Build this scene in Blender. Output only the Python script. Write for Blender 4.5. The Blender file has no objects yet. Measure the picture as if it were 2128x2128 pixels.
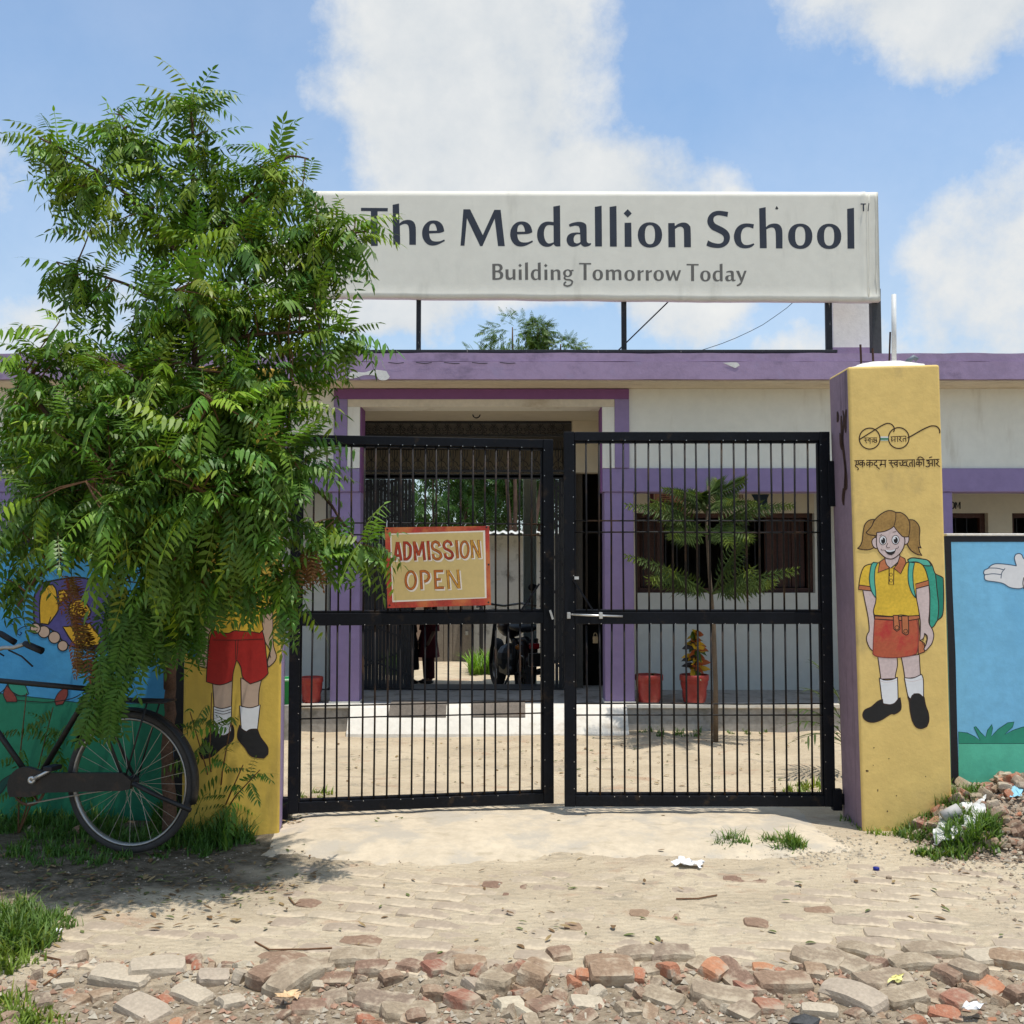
import bpy, bmesh, math, random
from mathutils import Vector, Matrix, noise
from mathutils.geometry import tessellate_polygon

# ---------------------------------------------------------------- camera
scene = bpy.context.scene
COL = scene.collection
PITCH = math.radians(2.9)
CAMPOS = Vector((0.0, 0.0, 1.45))
cam = bpy.data.cameras.new("camera")
cam.sensor_width = 36.0
cam.lens = 36.0
cam.clip_start = 0.05
cam.clip_end = 2000.0
camo = bpy.data.objects.new("camera", cam)
COL.objects.link(camo)
camo.location = CAMPOS
camo.rotation_euler = (math.pi / 2 + PITCH, 0, 0)
scene.camera = camo

# ---------------------------------------------------------------- sky and sun
SUNV = Vector((0.17, -0.14, 1.0)).normalized()
SUN_EL = math.asin(SUNV.z)
SUN_AZ = math.atan2(SUNV.x, SUNV.y)
world = bpy.data.worlds.new("World")
scene.world = world
world.use_nodes = True
wn = world.node_tree.nodes
wl = world.node_tree.links
wn.clear()
w_out = wn.new("ShaderNodeOutputWorld")
w_bg = wn.new("ShaderNodeBackground")
w_bg.inputs["Strength"].default_value = 0.15
wl.new(w_bg.outputs[0], w_out.inputs[0])
w_sky = wn.new("ShaderNodeTexSky")
w_sky.sky_type = 'NISHITA'
w_sky.sun_disc = False
w_sky.sun_elevation = SUN_EL
w_sky.sun_rotation = SUN_AZ
w_sky.air_density = 1.0
w_sky.dust_density = 1.0
w_sky.ozone_density = 1.0
w_tc = wn.new("ShaderNodeTexCoord")

def wmath(op, a, b=None, clamp=False):
    n = wn.new("ShaderNodeMath"); n.operation = op; n.use_clamp = clamp
    for i, v in enumerate((a, b)):
        if v is None: continue
        if isinstance(v, (int, float)): n.inputs[i].default_value = v
        else: wl.new(v, n.inputs[i])
    return n.outputs[0]

def wvec(op, a, b=None):
    n = wn.new("ShaderNodeVectorMath"); n.operation = op
    for i, v in enumerate((a, b)):
        if v is None: continue
        if isinstance(v, (tuple, Vector)): n.inputs[i].default_value = v
        else: wl.new(v, n.inputs[i])
    return n

def wnoise(vec, scale, detail=6.0, rough=0.55):
    n = wn.new("ShaderNodeTexNoise"); n.inputs["Scale"].default_value = scale
    n.inputs["Detail"].default_value = detail; n.inputs["Roughness"].default_value = rough
    wl.new(vec, n.inputs["Vector"]); return n

W_DIR = w_tc.outputs["Generated"]
_wn1 = wnoise(W_DIR, 5.0, 7.0, 0.6)
_warp = wvec('SCALE', wvec('SUBTRACT', _wn1.outputs["Color"], (0.5, 0.5, 0.5)).outputs[0]); _warp.inputs[3].default_value = 0.16
W_DIRW = wvec('ADD', W_DIR, _warp.outputs[0]).outputs[0]
# cumulus heaps standing in the sky: direction (az, el in degrees), half sizes, density
CLOUDS = [(-2, 26, 10.5, 11, 1.0), (1, 19, 13.5, 6.5, .97), (-8.5, 15.5, 8, 4, 1.0), (10, 15.5, 7, 5, .85), (25, 29, 9, 6.5, 1.0), (27, 13, 9, 9, .8), (19, 9.5, 16, 3.5, .7), (-20, 10, 13, 8, .75), (-31, 16, 7, 8, .6),
          (2, 10, 14, 4, .5), (9, 9.5, 6, 3, .7), (50, 20, 15, 8, .9), (-55, 25, 16, 9, .9), (85, 35, 18, 12, .9), (-95, 30, 20, 12, .9),
          (130, 25, 22, 10, .9), (180, 35, 22, 12, .9), (-140, 22, 22, 10, .9), (20, 60, 16, 12, .8), (-70, 62, 18, 14, .8), (150, 65, 20, 14, .8)]
_mask = None
for az, el, sx, sy, den in CLOUDS:
    a, e = math.radians(az), math.radians(el)
    c = Vector((math.sin(a) * math.cos(e), math.cos(a) * math.cos(e), math.sin(e)))
    r = Vector((math.cos(a), -math.sin(a), 0)); u = r.cross(c)
    d = wvec('SUBTRACT', W_DIRW, tuple(c)).outputs[0]
    du = wmath('MULTIPLY', wvec('DOT_PRODUCT', d, tuple(r)).outputs["Value"], 1.0 / math.radians(sx))
    dv = wmath('MULTIPLY', wvec('DOT_PRODUCT', d, tuple(u)).outputs["Value"], 1.0 / math.radians(sy))
    dw = wmath('MULTIPLY', wvec('DOT_PRODUCT', d, tuple(c)).outputs["Value"], 1.2)
    q = wmath('ADD', wmath('ADD', wmath('MULTIPLY', du, du), wmath('MULTIPLY', dv, dv)), wmath('MULTIPLY', dw, dw))
    m = wmath('MULTIPLY', wmath('SUBTRACT', 1.25, q, True), den)
    _mask = m if _mask is None else wmath('MAXIMUM', _mask, m)
_wn2 = wnoise(W_DIR, 11.0, 10.0, 0.64)
_wn3 = wnoise(W_DIR, 2.2, 5.0, 0.55)
cl = wmath('ADD', wmath('MULTIPLY', _mask, 0.85), wmath('MULTIPLY', wmath('SUBTRACT', _wn2.outputs["Fac"], 0.5), 0.9))
_cr = wn.new("ShaderNodeMapRange"); _cr.interpolation_type = 'SMOOTHSTEP'
_cr.inputs[1].default_value = 0.24; _cr.inputs[2].default_value = 0.80
wl.new(cl, _cr.inputs[0])
# thin veil that thickens towards the horizon
_sep = wn.new("ShaderNodeSeparateXYZ"); wl.new(W_DIR, _sep.inputs[0])
_hz = wn.new("ShaderNodeMapRange"); _hz.inputs[1].default_value = 0.42; _hz.inputs[2].default_value = 0.0
_hz.inputs[3].default_value = 0.25; _hz.inputs[4].default_value = 0.82
wl.new(_sep.outputs["Z"], _hz.inputs[0])
veil = wmath('MULTIPLY', _hz.outputs[0], wmath('ADD', wmath('MULTIPLY', _wn3.outputs["Fac"], 0.9), 0.45), True)
cover = wmath('MAXIMUM', _cr.outputs[0], veil)
cloudcol = wn.new("ShaderNodeMix"); cloudcol.data_type = 'RGBA'
cloudcol.inputs["A"].default_value = (2.95, 3.25, 3.55, 1); cloudcol.inputs["B"].default_value = (4.45, 4.45, 4.35, 1)
wl.new(wmath('ADD', wmath('MULTIPLY', _wn2.outputs["Fac"], 1.6), -0.35, True), cloudcol.inputs["Factor"])
w_mix = wn.new("ShaderNodeMix"); w_mix.data_type = 'RGBA'
wl.new(cover, w_mix.inputs["Factor"])
w_tint = wn.new("ShaderNodeMix"); w_tint.data_type = 'RGBA'; w_tint.blend_type = 'MULTIPLY'; w_tint.inputs["Factor"].default_value = 1.0
wl.new(w_sky.outputs[0], w_tint.inputs["A"]); w_tint.inputs["B"].default_value = (0.62, 0.87, 1.0, 1)
wl.new(w_tint.outputs["Result"], w_mix.inputs["A"]); wl.new(cloudcol.outputs["Result"], w_mix.inputs["B"])
wl.new(w_mix.outputs["Result"], w_bg.inputs["Color"])

sun = bpy.data.lights.new("sun", 'SUN')
sun.energy = 3.0
sun.angle = math.radians(0.53)
sun.color = (1.0, 0.95, 0.87)
suno = bpy.data.objects.new("sun", sun)
COL.objects.link(suno)
suno.rotation_euler = SUNV.to_track_quat('Z', 'Y').to_euler()
suno.location = (3, -3, 12)

scene.view_settings.view_transform = 'Standard'
scene.view_settings.look = 'None'
scene.view_settings.gamma = 1.0
scene.view_settings.use_curve_mapping = False
scene.view_settings.exposure = 0.45

# ---------------------------------------------------------------- pixel rays (photo is 2128 x 2128)
FWD = Vector((0, math.cos(PITCH), math.sin(PITCH)))
UPV = Vector((0, -math.sin(PITCH), math.cos(PITCH)))
RTV = Vector((1, 0, 0))
def ray(px, py): return FWD + RTV * ((px - 1064.0) / 2128.0) + UPV * ((1064.0 - py) / 2128.0)
def at(px, py, Y):
    d = ray(px, py); return CAMPOS + d * (Y / d.y)
def gz(px, py, z=0.0):
    d = ray(px, py); return CAMPOS + d * ((z - CAMPOS.z) / d.z)
def onpl(px, py, p0, n):
    d = ray(px, py); return CAMPOS + d * ((p0 - CAMPOS).dot(n) / d.dot(n))
def X(px, Y): return at(px, 1064, Y).x
def Z(py, Y): return at(1064, py, Y).z

# ---------------------------------------------------------------- materials
def lin(r, g, b):
    f = lambda c: (c / 255.0 / 12.92) if c <= 10 else (((c / 255.0 + 0.055) / 1.055) ** 2.4)
    return (f(r), f(g), f(b))

MATS = {}
def mat(name, col, rough=0.8, var=0.12, vscale=3.0, bump=0.15, bscale=60.0, bdist=0.004, metal=0.0, spec=0.3,
        grime=None, gamt=0.5, gscale=(3, 3, 0.6), gth=(0.5, 0.75), col2=None, c2scale=4.0, c2th=(0.5, 0.6), transl=0.0, attr=None, rnd=0.0, coord='Object'):
    if name in MATS: return MATS[name]
    m = bpy.data.materials.new(name); MATS[name] = m
    m.use_nodes = True
    nt = m.node_tree; N = nt.nodes; L = nt.links
    b = N["Principled BSDF"]; out = N["Material Output"]
    tc = N.new("ShaderNodeTexCoord"); vec = tc.outputs[coord]
    def noise_(scale, detail=5.0, rg=0.6, v=None):
        n = N.new("ShaderNodeTexNoise"); n.inputs["Scale"].default_value = scale
        n.inputs["Detail"].default_value = detail; n.inputs["Roughness"].default_value = rg
        L.new(v or vec, n.inputs["Vector"]); return n.outputs["Fac"]
    def mr(v, a, b_, c=0.0, d=1.0):
        n = N.new("ShaderNodeMapRange"); n.interpolation_type = 'SMOOTHSTEP'
        for i, q in zip((1, 2, 3, 4), (a, b_, c, d)): n.inputs[i].default_value = q
        L.new(v, n.inputs[0]); return n.outputs[0]
    def mix(f, a, b_, typ='MIX'):
        n = N.new("ShaderNodeMix"); n.data_type = 'RGBA'; n.blend_type = typ
        for s, v in (("Factor", f), ("A", a), ("B", b_)):
            if isinstance(v, (int, float)): n.inputs[s].default_value = v
            elif isinstance(v, tuple): n.inputs[s].default_value = (v[0], v[1], v[2], 1)
            else: L.new(v, n.inputs[s])
        return n.outputs["Result"]
    c = col
    if attr:
        a = N.new("ShaderNodeVertexColor"); a.layer_name = attr
        c = mix(1.0, col, a.outputs["Color"], 'MULTIPLY')
    if rnd:
        oi = N.new("ShaderNodeObjectInfo")
        hs = N.new("ShaderNodeHueSaturation")
        L.new(mr(oi.outputs["Random"], 0, 1, 1 - rnd, 1 + rnd), hs.inputs["Value"])
        L.new(mr(oi.outputs["Random"], 0, 1, 0.5 - rnd * 0.06, 0.5 + rnd * 0.06), hs.inputs["Hue"])
        if isinstance(c, tuple): hs.inputs["Color"].default_value = (c[0], c[1], c[2], 1)
        else: L.new(c, hs.inputs["Color"])
        c = hs.outputs["Color"]
    if var:
        f1 = noise_(vscale, 6.0); f2 = noise_(vscale * 9.0, 4.0)
        ad = N.new("ShaderNodeMath"); ad.operation = 'ADD'; L.new(f1, ad.inputs[0]); L.new(f2, ad.inputs[1])
        fac = mr(ad.outputs[0], 0.7, 1.3, 1 - var, 1 + var)
        cb = N.new("ShaderNodeCombineXYZ")
        for i in range(3): L.new(fac, cb.inputs[i])
        c = mix(1.0, c, cb.outputs[0], 'MULTIPLY')
    if col2:
        c = mix(mr(noise_(c2scale, 8.0, 0.65), *c2th), c, col2)
    if grime:
        mp = N.new("ShaderNodeMapping"); mp.inputs["Scale"].default_value = gscale
        L.new(vec, mp.inputs[0])
        g = mr(noise_(1.0, 7.0, 0.62, mp.outputs[0]), gth[0], gth[1], 0.0, gamt)
        c = mix(g, c, grime)
    if isinstance(c, tuple): b.inputs["Base Color"].default_value = (c[0], c[1], c[2], 1)
    else: L.new(c, b.inputs["Base Color"])
    b.inputs["Roughness"].default_value = rough
    b.inputs["Metallic"].default_value = metal
    b.inputs["Specular IOR Level"].default_value = spec
    if bump:
        bp = N.new("ShaderNodeBump"); bp.inputs["Strength"].default_value = bump; bp.inputs["Distance"].default_value = bdist
        L.new(noise_(bscale, 5.0, 0.65), bp.inputs["Height"]); L.new(bp.outputs[0], b.inputs["Normal"])
    if transl:
        tr = N.new("ShaderNodeBsdfTranslucent"); ms = N.new("ShaderNodeMixShader"); ms.inputs[0].default_value = transl
        tcol = mix(1.0, c, (1.25, 1.35, 0.55), 'MULTIPLY')
        L.new(tcol, tr.inputs["Color"])
        L.new(b.outputs[0], ms.inputs[1]); L.new(tr.outputs[0], ms.inputs[2]); L.new(ms.outputs[0], out.inputs["Surface"])
    return m

# ---------------------------------------------------------------- object helpers
def tag(o, label=None, cat=None, group=None, kind=None):
    if label: o["label"] = label
    if cat: o["category"] = cat
    if group: o["group"] = group
    if kind: o["kind"] = kind
    elif cat: o["kind"] = 'thing'
    return o

def empty(name, loc, label=None, cat=None, group=None, kind=None, parent=None):
    o = bpy.data.objects.new(name, None); COL.objects.link(o)
    o.empty_display_size = 0.1
    if parent: o.parent = parent
    o.location = Vector(loc) - worldloc(parent)
    return tag(o, label, cat, group, kind)

def worldloc(o):
    v = Vector((0, 0, 0))
    while o is not None:
        v = v + Vector(o.location); o = o.parent
    return v

class MB:
    def __init__(s, M=None):
        s.v = []; s.f = []; s.mi = []; s.M = M; s.c = []; s.cur = 0; s.tint = None
    def add(s, vs, fs, mi=None):
        k = len(s.v)
        for p in vs:
            p = Vector(p); s.v.append(s.M @ p if s.M else p)
            if s.tint is not None: s.c.append(s.tint)
        for f in fs:
            s.f.append([i + k for i in f]); s.mi.append(s.cur if mi is None else mi)
        return s
    def box(s, x0, x1, y0, y1, z0, z1, mi=None):
        vs = [(x0, y0, z0), (x1, y0, z0), (x1, y1, z0), (x0, y1, z0), (x0, y0, z1), (x1, y0, z1), (x1, y1, z1), (x0, y1, z1)]
        return s.add(vs, [(3, 2, 1, 0), (4, 5, 6, 7), (0, 1, 5, 4), (1, 2, 6, 5), (2, 3, 7, 6), (3, 0, 4, 7)], mi)
    def bar(s, a, b, w, h, up=(0, 0, 1), mi=None):
        a = Vector(a); b = Vector(b); d = (b - a).normalized(); u = Vector(up)
        r = d.cross(u)
        if r.length < 1e-4: r = d.cross(Vector((0, 1, 0)))
        r.normalize(); u = r.cross(d)
        vs = []
        for p in (a, b):
            for i, j in ((-1, -1), (1, -1), (1, 1), (-1, 1)): vs.append(p + r * (w / 2 * i) + u * (h / 2 * j))
        return s.add(vs, [(3, 2, 1, 0), (4, 5, 6, 7), (0, 1, 5, 4), (1, 2, 6, 5), (2, 3, 7, 6), (3, 0, 4, 7)], mi)
    def tube(s, pts, r, n=8, closed=False, cap=True, mi=None):
        pts = [Vector(p) for p in pts]; m = len(pts)
        rs = r if isinstance(r, (list, tuple)) else [r] * m
        tang = []
        for i in range(m):
            if closed: t = pts[(i + 1) % m] - pts[i - 1]
            else: t = pts[min(i + 1, m - 1)] - pts[max(i - 1, 0)]
            tang.append(t.normalized() if t.length > 1e-9 else Vector((0, 0, 1)))
        u = tang[0].orthogonal().normalized(); vs = []
        for i in range(m):
            t = tang[i]; u = (u - t * u.dot(t))
            u = u.normalized() if u.length > 1e-6 else t.orthogonal().normalized()
            w = t.cross(u)
            for k in range(n):
                a = 2 * math.pi * k / n
                vs.append(pts[i] + (u * math.cos(a) + w * math.sin(a)) * rs[i])
        fs = []
        for i in range(m if closed else m - 1):
            j = (i + 1) % m
            for k in range(n):
                k2 = (k + 1) % n
                fs.append((i * n + k, i * n + k2, j * n + k2, j * n + k))
        if cap and not closed:
            fs.append(tuple(range(n))[::-1]); fs.append(tuple((m - 1) * n + k for k in range(n)))
        return s.add(vs, fs, mi)
    def lathe(s, prof, n=24, M=None, mi=None, closed=False):
        # prof: (radius, height) round local z
        vs = []; fs = []; m = len(prof)
        for r, h in prof:
            for k in range(n):
                a = 2 * math.pi * k / n; p = Vector((r * math.cos(a), r * math.sin(a), h))
                vs.append(M @ p if M else p)
        for i in range(m if closed else m - 1):
            j = (i + 1) % m
            for k in range(n):
                k2 = (k + 1) % n; fs.append((i * n + k, i * n + k2, j * n + k2, j * n + k))
        return s.add(vs, fs, mi)
    def ell(s, c, rx, ry, rz, n=14, m=9, mi=None, M=None):
        vs = []; fs = []; c = Vector(c)
        for i in range(m + 1):
            ph = math.pi * i / m
            for k in range(n):
                a = 2 * math.pi * k / n
                p = Vector((rx * math.sin(ph) * math.cos(a), ry * math.sin(ph) * math.sin(a), rz * math.cos(ph)))
                vs.append(c + (M @ p if M else p))
        for i in range(m):
            for k in range(n):
                k2 = (k + 1) % n; fs.append((i * n + k, (i + 1) * n + k, (i + 1) * n + k2, i * n + k2))
        return s.add(vs, fs, mi)
    def build(s, name, mats, parent=None, label=None, cat=None, group=None, kind=None, smooth=False, bevel=0.0, bseg=2, weld=False):
        off = worldloc(parent)
        me = bpy.data.meshes.new(name)
        me.from_pydata([tuple(v - off) for v in s.v], [], s.f)
        mats = mats if isinstance(mats, (list, tuple)) else [mats]
        for m in mats: me.materials.append(m)
        if len(mats) > 1: me.polygons.foreach_set("material_index", s.mi)
        if s.c:
            ca = me.color_attributes.new("tint", 'FLOAT_COLOR', 'POINT')
            ca.data.foreach_set("color", [q for c in s.c for q in (c[0], c[1], c[2], 1.0)])
        if bevel or weld:
            bm = bmesh.new(); bm.from_mesh(me)
            bmesh.ops.remove_doubles(bm, verts=bm.verts, dist=1e-5)
            if bevel:
                es = [e for e in bm.edges if len(e.link_faces) == 2 and e.calc_face_angle(0) > 0.6]
                bmesh.ops.bevel(bm, geom=es, offset=bevel, segments=bseg, affect='EDGES', profile=0.5, clamp_overlap=True)
            bm.to_mesh(me); bm.free()
        if smooth:
            me.polygons.foreach_set("use_smooth", [True] * len(me.polygons))
        me.update()
        o = bpy.data.objects.new(name, me); COL.objects.link(o)
        if parent: o.parent = parent
        return tag(o, label, cat, group, kind)

def copy_obj(src, parent, loc, rot=None, scale=None, name=None):
    c = src.copy(); COL.objects.link(c)
    c.parent = parent
    c.location = Vector(loc) - worldloc(parent)
    if rot is not None: c.rotation_euler = rot
    if scale is not None: c.scale = scale
    return c

# ---------------------------------------------------------------- flat paint (lettering, murals)
def smooth_pts(pts, closed=True, sub=4, sharp=48.0):
    P = [Vector((p[0], p[1])) for p in pts]; n = len(P); out = []
    def is_sharp(i):
        if not closed and i in (0, n - 1): return True
        a = P[i] - P[i - 1]; b = P[(i + 1) % n] - P[i]
        if a.length < 1e-9 or b.length < 1e-9: return True
        return a.angle(b) > math.radians(sharp)
    sh = [is_sharp(i) for i in range(n)]
    for i in range(n if closed else n - 1):
        p1 = P[i]; p2 = P[(i + 1) % n]
        p0 = p1 if sh[i] else P[i - 1]
        p3 = p2 if sh[(i + 1) % n] else P[(i + 2) % n]
        for k in range(sub):
            t = k / sub
            q = 0.5 * ((2 * p1) + (p2 - p0) * t + (2 * p0 - 5 * p1 + 4 * p2 - p3) * t * t + (3 * p1 - p0 - 3 * p2 + p3) * t ** 3)
            out.append((q.x, q.y))
    if not closed: out.append((P[-1].x, P[-1].y))
    return out

def ellpts(cx, cy, rx, ry, n=24, p=2.0):
    r = []
    for k in range(n):
        a = 2 * math.pi * k / n; c, s_ = math.cos(a), math.sin(a)
        r.append((cx + rx * math.copysign(abs(c) ** (2 / p), c), cy + ry * math.copysign(abs(s_) ** (2 / p), s_)))
    return r

class Paint:
    """paint laid on a plane; coordinates are pixels of a window (ox, oy, k) of the photo"""
    def __init__(s, p0, n, win=(0, 0, 1.0)):
        s.p0 = Vector(p0); s.n = Vector(n).normalized(); s.win = win; s.lay = 0
    def w(s, x, y, off):
        return onpl(s.win[0] + x * s.win[2], s.win[1] + y * s.win[2], s.p0 + s.n * off, s.n)
    def poly(s, mb, pts, off, holes=(), smooth=True, sharp=48.0, mi=None):
        loops = [smooth_pts(l, True, 4, sharp) if smooth else list(l) for l in [pts] + list(holes)]
        flat = [p for l in loops for p in l]
        tris = tessellate_polygon([[Vector((p[0], p[1], 0)) for p in l] for l in loops])
        vs = [s.w(p[0], p[1], off) for p in flat]
        fs = []
        for t in tris:
            a, b, c = (vs[i] for i in t)
            if (b - a).cross(c - a).dot(s.n) < 0: t = (t[0], t[2], t[1])
            fs.append(t)
        mb.add(vs, fs, mi); return s
    def line(s, mb, pts, wd, off, closed=False, smooth=True, taper=False, mi=None, sharp=60.0):
        P = smooth_pts(pts, closed, 5, sharp) if smooth else list(pts)
        P = [Vector(p) for p in P]; n = len(P); vs = []; fs = []
        for i in range(n):
            if closed: t = P[(i + 1) % n] - P[i - 1]
            else: t = P[min(i + 1, n - 1)] - P[max(i - 1, 0)]
            t = t.normalized() if t.length > 1e-9 else Vector((1, 0)); q = Vector((-t.y, t.x))
            w_ = wd / 2
            if taper: w_ *= 0.35 + 0.65 * math.sin(math.pi * min(1, max(0, (i + 0.5) / n)))
            for sg in (-1, 1):
                p = P[i] + q * (w_ * sg); vs.append(s.w(p.x, p.y, off))
        for i in range(n if closed else n - 1):
            j = (i + 1) % n; a, b, c, d = 2 * i, 2 * i + 1, 2 * j + 1, 2 * j
            if (vs[b] - vs[a]).cross(vs[d] - vs[a]).dot(s.n) < 0: fs.append((d, c, b, a))
            else: fs.append((a, b, c, d))
        mb.add(vs, fs, mi); return s

rng = random.Random(11)

# ================================================================ ground
def sstep(a, b, x):
    t = max(0.0, min(1.0, (x - a) / (b - a))); return t * t * (3 - 2 * t)
def nz(x, y, s=1.0, seed=0.0): return noise.noise(Vector((x * s + seed, y * s - seed, seed * 1.7)))
def fbm(x, y, s, seed=0.0): return nz(x, y, s, seed) + 0.5 * nz(x, y, s * 2.1, seed + 3) + 0.25 * nz(x, y, s * 4.3, seed + 7)
def edge_y(x): return 3.72 + 0.07 * nz(x, 0, 1.1, 5) + 0.03 * nz(x, 0, 4.0, 9)
def gh(x, y):
    h = 0.010 * fbm(x, y, 0.9, 2.0) + 0.004 * fbm(x, y, 5.0, 8.0)
    if y < 6.5 and abs(x) < 6:
        h += 0.0028 * nz(x, y, 16.0, 1.0)
        h -= 0.030 * sstep(edge_y(x) + 0.03, edge_y(x) - 0.12, y)
        h += 0.05 * sstep(2.0, 3.4, x) * sstep(4.4, 5.6, y)
        h += 0.03 * sstep(-1.2, -2.0, x) * sstep(4.3, 5.4, y)
        h += 0.025 * sstep(5.0, 5.5, y) * sstep(-1.6, -1.1, x)
    if y > 6.5:
        h += 0.015 * nz(x, y, 2.5, 4)
        h -= 0.06 * sstep(9.2, 10.2, y)
    return h

def hh_(x, y): return .21 * sstep(2.02, 2.52, x) * sstep(4.9, 5.66, y) * (1 + .25 * nz(x, y, 3, 7)) * (1 - .35 * sstep(2.75, 3.6, x))
def axis(lo, hi, f0, f1, fine, grow=1.32, mid=None):
    a = []
    v = f0
    while v <= f1 + 1e-6: a.append(v); v += fine
    st = fine; v = f1
    while v < hi:
        st = min(st * grow, (mid if (mid and v < 10.5) else 1e9)); v += st; a.append(v)
    st = fine; v = f0
    while v > lo: st *= grow; v -= st; a.insert(0, v)
    return a
gxs = axis(-400, 400, -3.3, 3.3, 0.026)
gys = axis(-60, 900, 2.7, 6.4, 0.026, 1.32, 0.12)
mb = MB()
nx = len(gxs)
for y in gys:
    for x in gxs: mb.v.append(Vector((x, y, gh(x, y))))
for j in range(len(gys) - 1):
    for i in range(nx - 1):
        mb.f.append((j * nx + i, j * nx + i + 1, (j + 1) * nx + i + 1, (j + 1) * nx + i)); mb.mi.append(0)

def ground_mat():
    m = bpy.data.materials.new("sandy_ground"); m.use_nodes = True
    nt = m.node_tree; N = nt.nodes; L = nt.links; b = N["Principled BSDF"]
    tc = N.new("ShaderNodeTexCoord"); vec = tc.outputs["Object"]
    def ns(scale, detail=6, rg=.6, v=None, dist=0.0):
        n = N.new("ShaderNodeTexNoise"); n.inputs["Scale"].default_value = scale; n.inputs["Detail"].default_value = detail
        n.inputs["Roughness"].default_value = rg; n.inputs["Distortion"].default_value = dist
        L.new(v or vec, n.inputs["Vector"]); return n.outputs["Fac"]
    def mr(v, a, b_, c=0., d=1.):
        n = N.new("ShaderNodeMapRange"); n.interpolation_type = 'SMOOTHSTEP'
        for i, q in zip((1, 2, 3, 4), (a, b_, c, d)): n.inputs[i].default_value = q
        L.new(v, n.inputs[0]); return n.outputs[0]
    def mix(f, a, b_):
        n = N.new("ShaderNodeMix"); n.data_type = 'RGBA'
        for s, v in (("Factor", f), ("A", a), ("B", b_)):
            if isinstance(v, (int, float)): n.inputs[s].default_value = v
            elif isinstance(v, tuple): n.inputs[s].default_value = (*v, 1)
            else: L.new(v, n.inputs[s])
        return n.outputs["Result"]
    mp = N.new("ShaderNodeMapping"); mp.inputs["Scale"].default_value = (1.0, 1.6, 1.0); mp.inputs["Rotation"].default_value = (0, 0, 0.15); L.new(vec, mp.inputs[0])
    v2 = mp.outputs[0]
    c = mix(mr(ns(1.3, 7, .6, v2, .4), .38, .62), (0.64, 0.53, 0.375), (0.545, 0.445, 0.31))
    c = mix(mr(ns(4.0, 8, .65, v2, .6), .54, .68), c, (0.43, 0.36, 0.265))
    c = mix(mr(ns(11.0, 8, .7, v2, .8), .57, .66, 0, .7), c, (0.36, 0.295, 0.215))
    c = mix(mr(ns(0.55, 4, .5), .56, .70, 0, .7), c, (0.43, 0.33, 0.25))
    c = mix(mr(ns(2.3, 8, .7, v2), .62, .72, 0, .65), c, (0.33, 0.29, 0.235))
    c = mix(mr(ns(2.7, 7, .65, v2, .5), .57, .68, 0, .7), c, (0.50, 0.335, 0.225))
    c = mix(mr(ns(60, 3, .7), .60, .74, 0, .5), c, (0.25, 0.205, 0.155))
    c = mix(mr(ns(110, 2, .6), .62, .70, 0, .5), c, (0.66, 0.59, 0.48))
    sp = N.new("ShaderNodeSeparateXYZ"); L.new(vec, sp.inputs[0])
    def m2(op, a, b_):
        n = N.new("ShaderNodeMath"); n.operation = op
        for i, v in enumerate((a, b_)):
            if isinstance(v, (int, float)): n.inputs[i].default_value = v
            else: L.new(v, n.inputs[i])
        return n.outputs[0]
    wob = m2('MULTIPLY', m2('SUBTRACT', ns(1.8, 6, .6), .5), 1.6)
    edge = mr(m2('ADD', sp.outputs["Y"], m2('MULTIPLY', m2('SUBTRACT', ns(3.0, 6, .65), .5), .5)), 3.80, 3.62)
    c = mix(m2('MULTIPLY', edge, .8), c, mix(mr(ns(30, 6, .7), .35, .65), (0.20, 0.15, 0.10), (0.40, 0.32, 0.23)))
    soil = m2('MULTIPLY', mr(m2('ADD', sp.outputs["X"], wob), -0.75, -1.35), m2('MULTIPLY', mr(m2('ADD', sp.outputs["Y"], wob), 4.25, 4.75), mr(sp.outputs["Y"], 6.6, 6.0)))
    c = mix(m2('MULTIPLY', soil, .95), c, mix(mr(ns(14, 6, .7), .35, .65), (0.075, 0.062, 0.042), (0.20, 0.165, 0.12)))  # dark littered soil, with some of the tree's shade put into its colour
    L.new(c, b.inputs["Base Color"])
    b.inputs["Roughness"].default_value = 0.95; b.inputs["Specular IOR Level"].default_value = 0.1
    b1 = N.new("ShaderNodeBump"); b1.inputs["Strength"].default_value = 1.0; b1.inputs["Distance"].default_value = .022; L.new(ns(22, 8, .7, v2, .5), b1.inputs["Height"])
    b2 = N.new("ShaderNodeBump"); b2.inputs["Strength"].default_value = .5; b2.inputs["Distance"].default_value = .004; L.new(ns(120, 4, .7), b2.inputs["Height"]); L.new(b1.outputs[0], b2.inputs["Normal"])
    L.new(b2.outputs[0], b.inputs["Normal"])
    return m
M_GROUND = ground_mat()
ground = mb.build("ground", M_GROUND, kind='structure', smooth=True)

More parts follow.
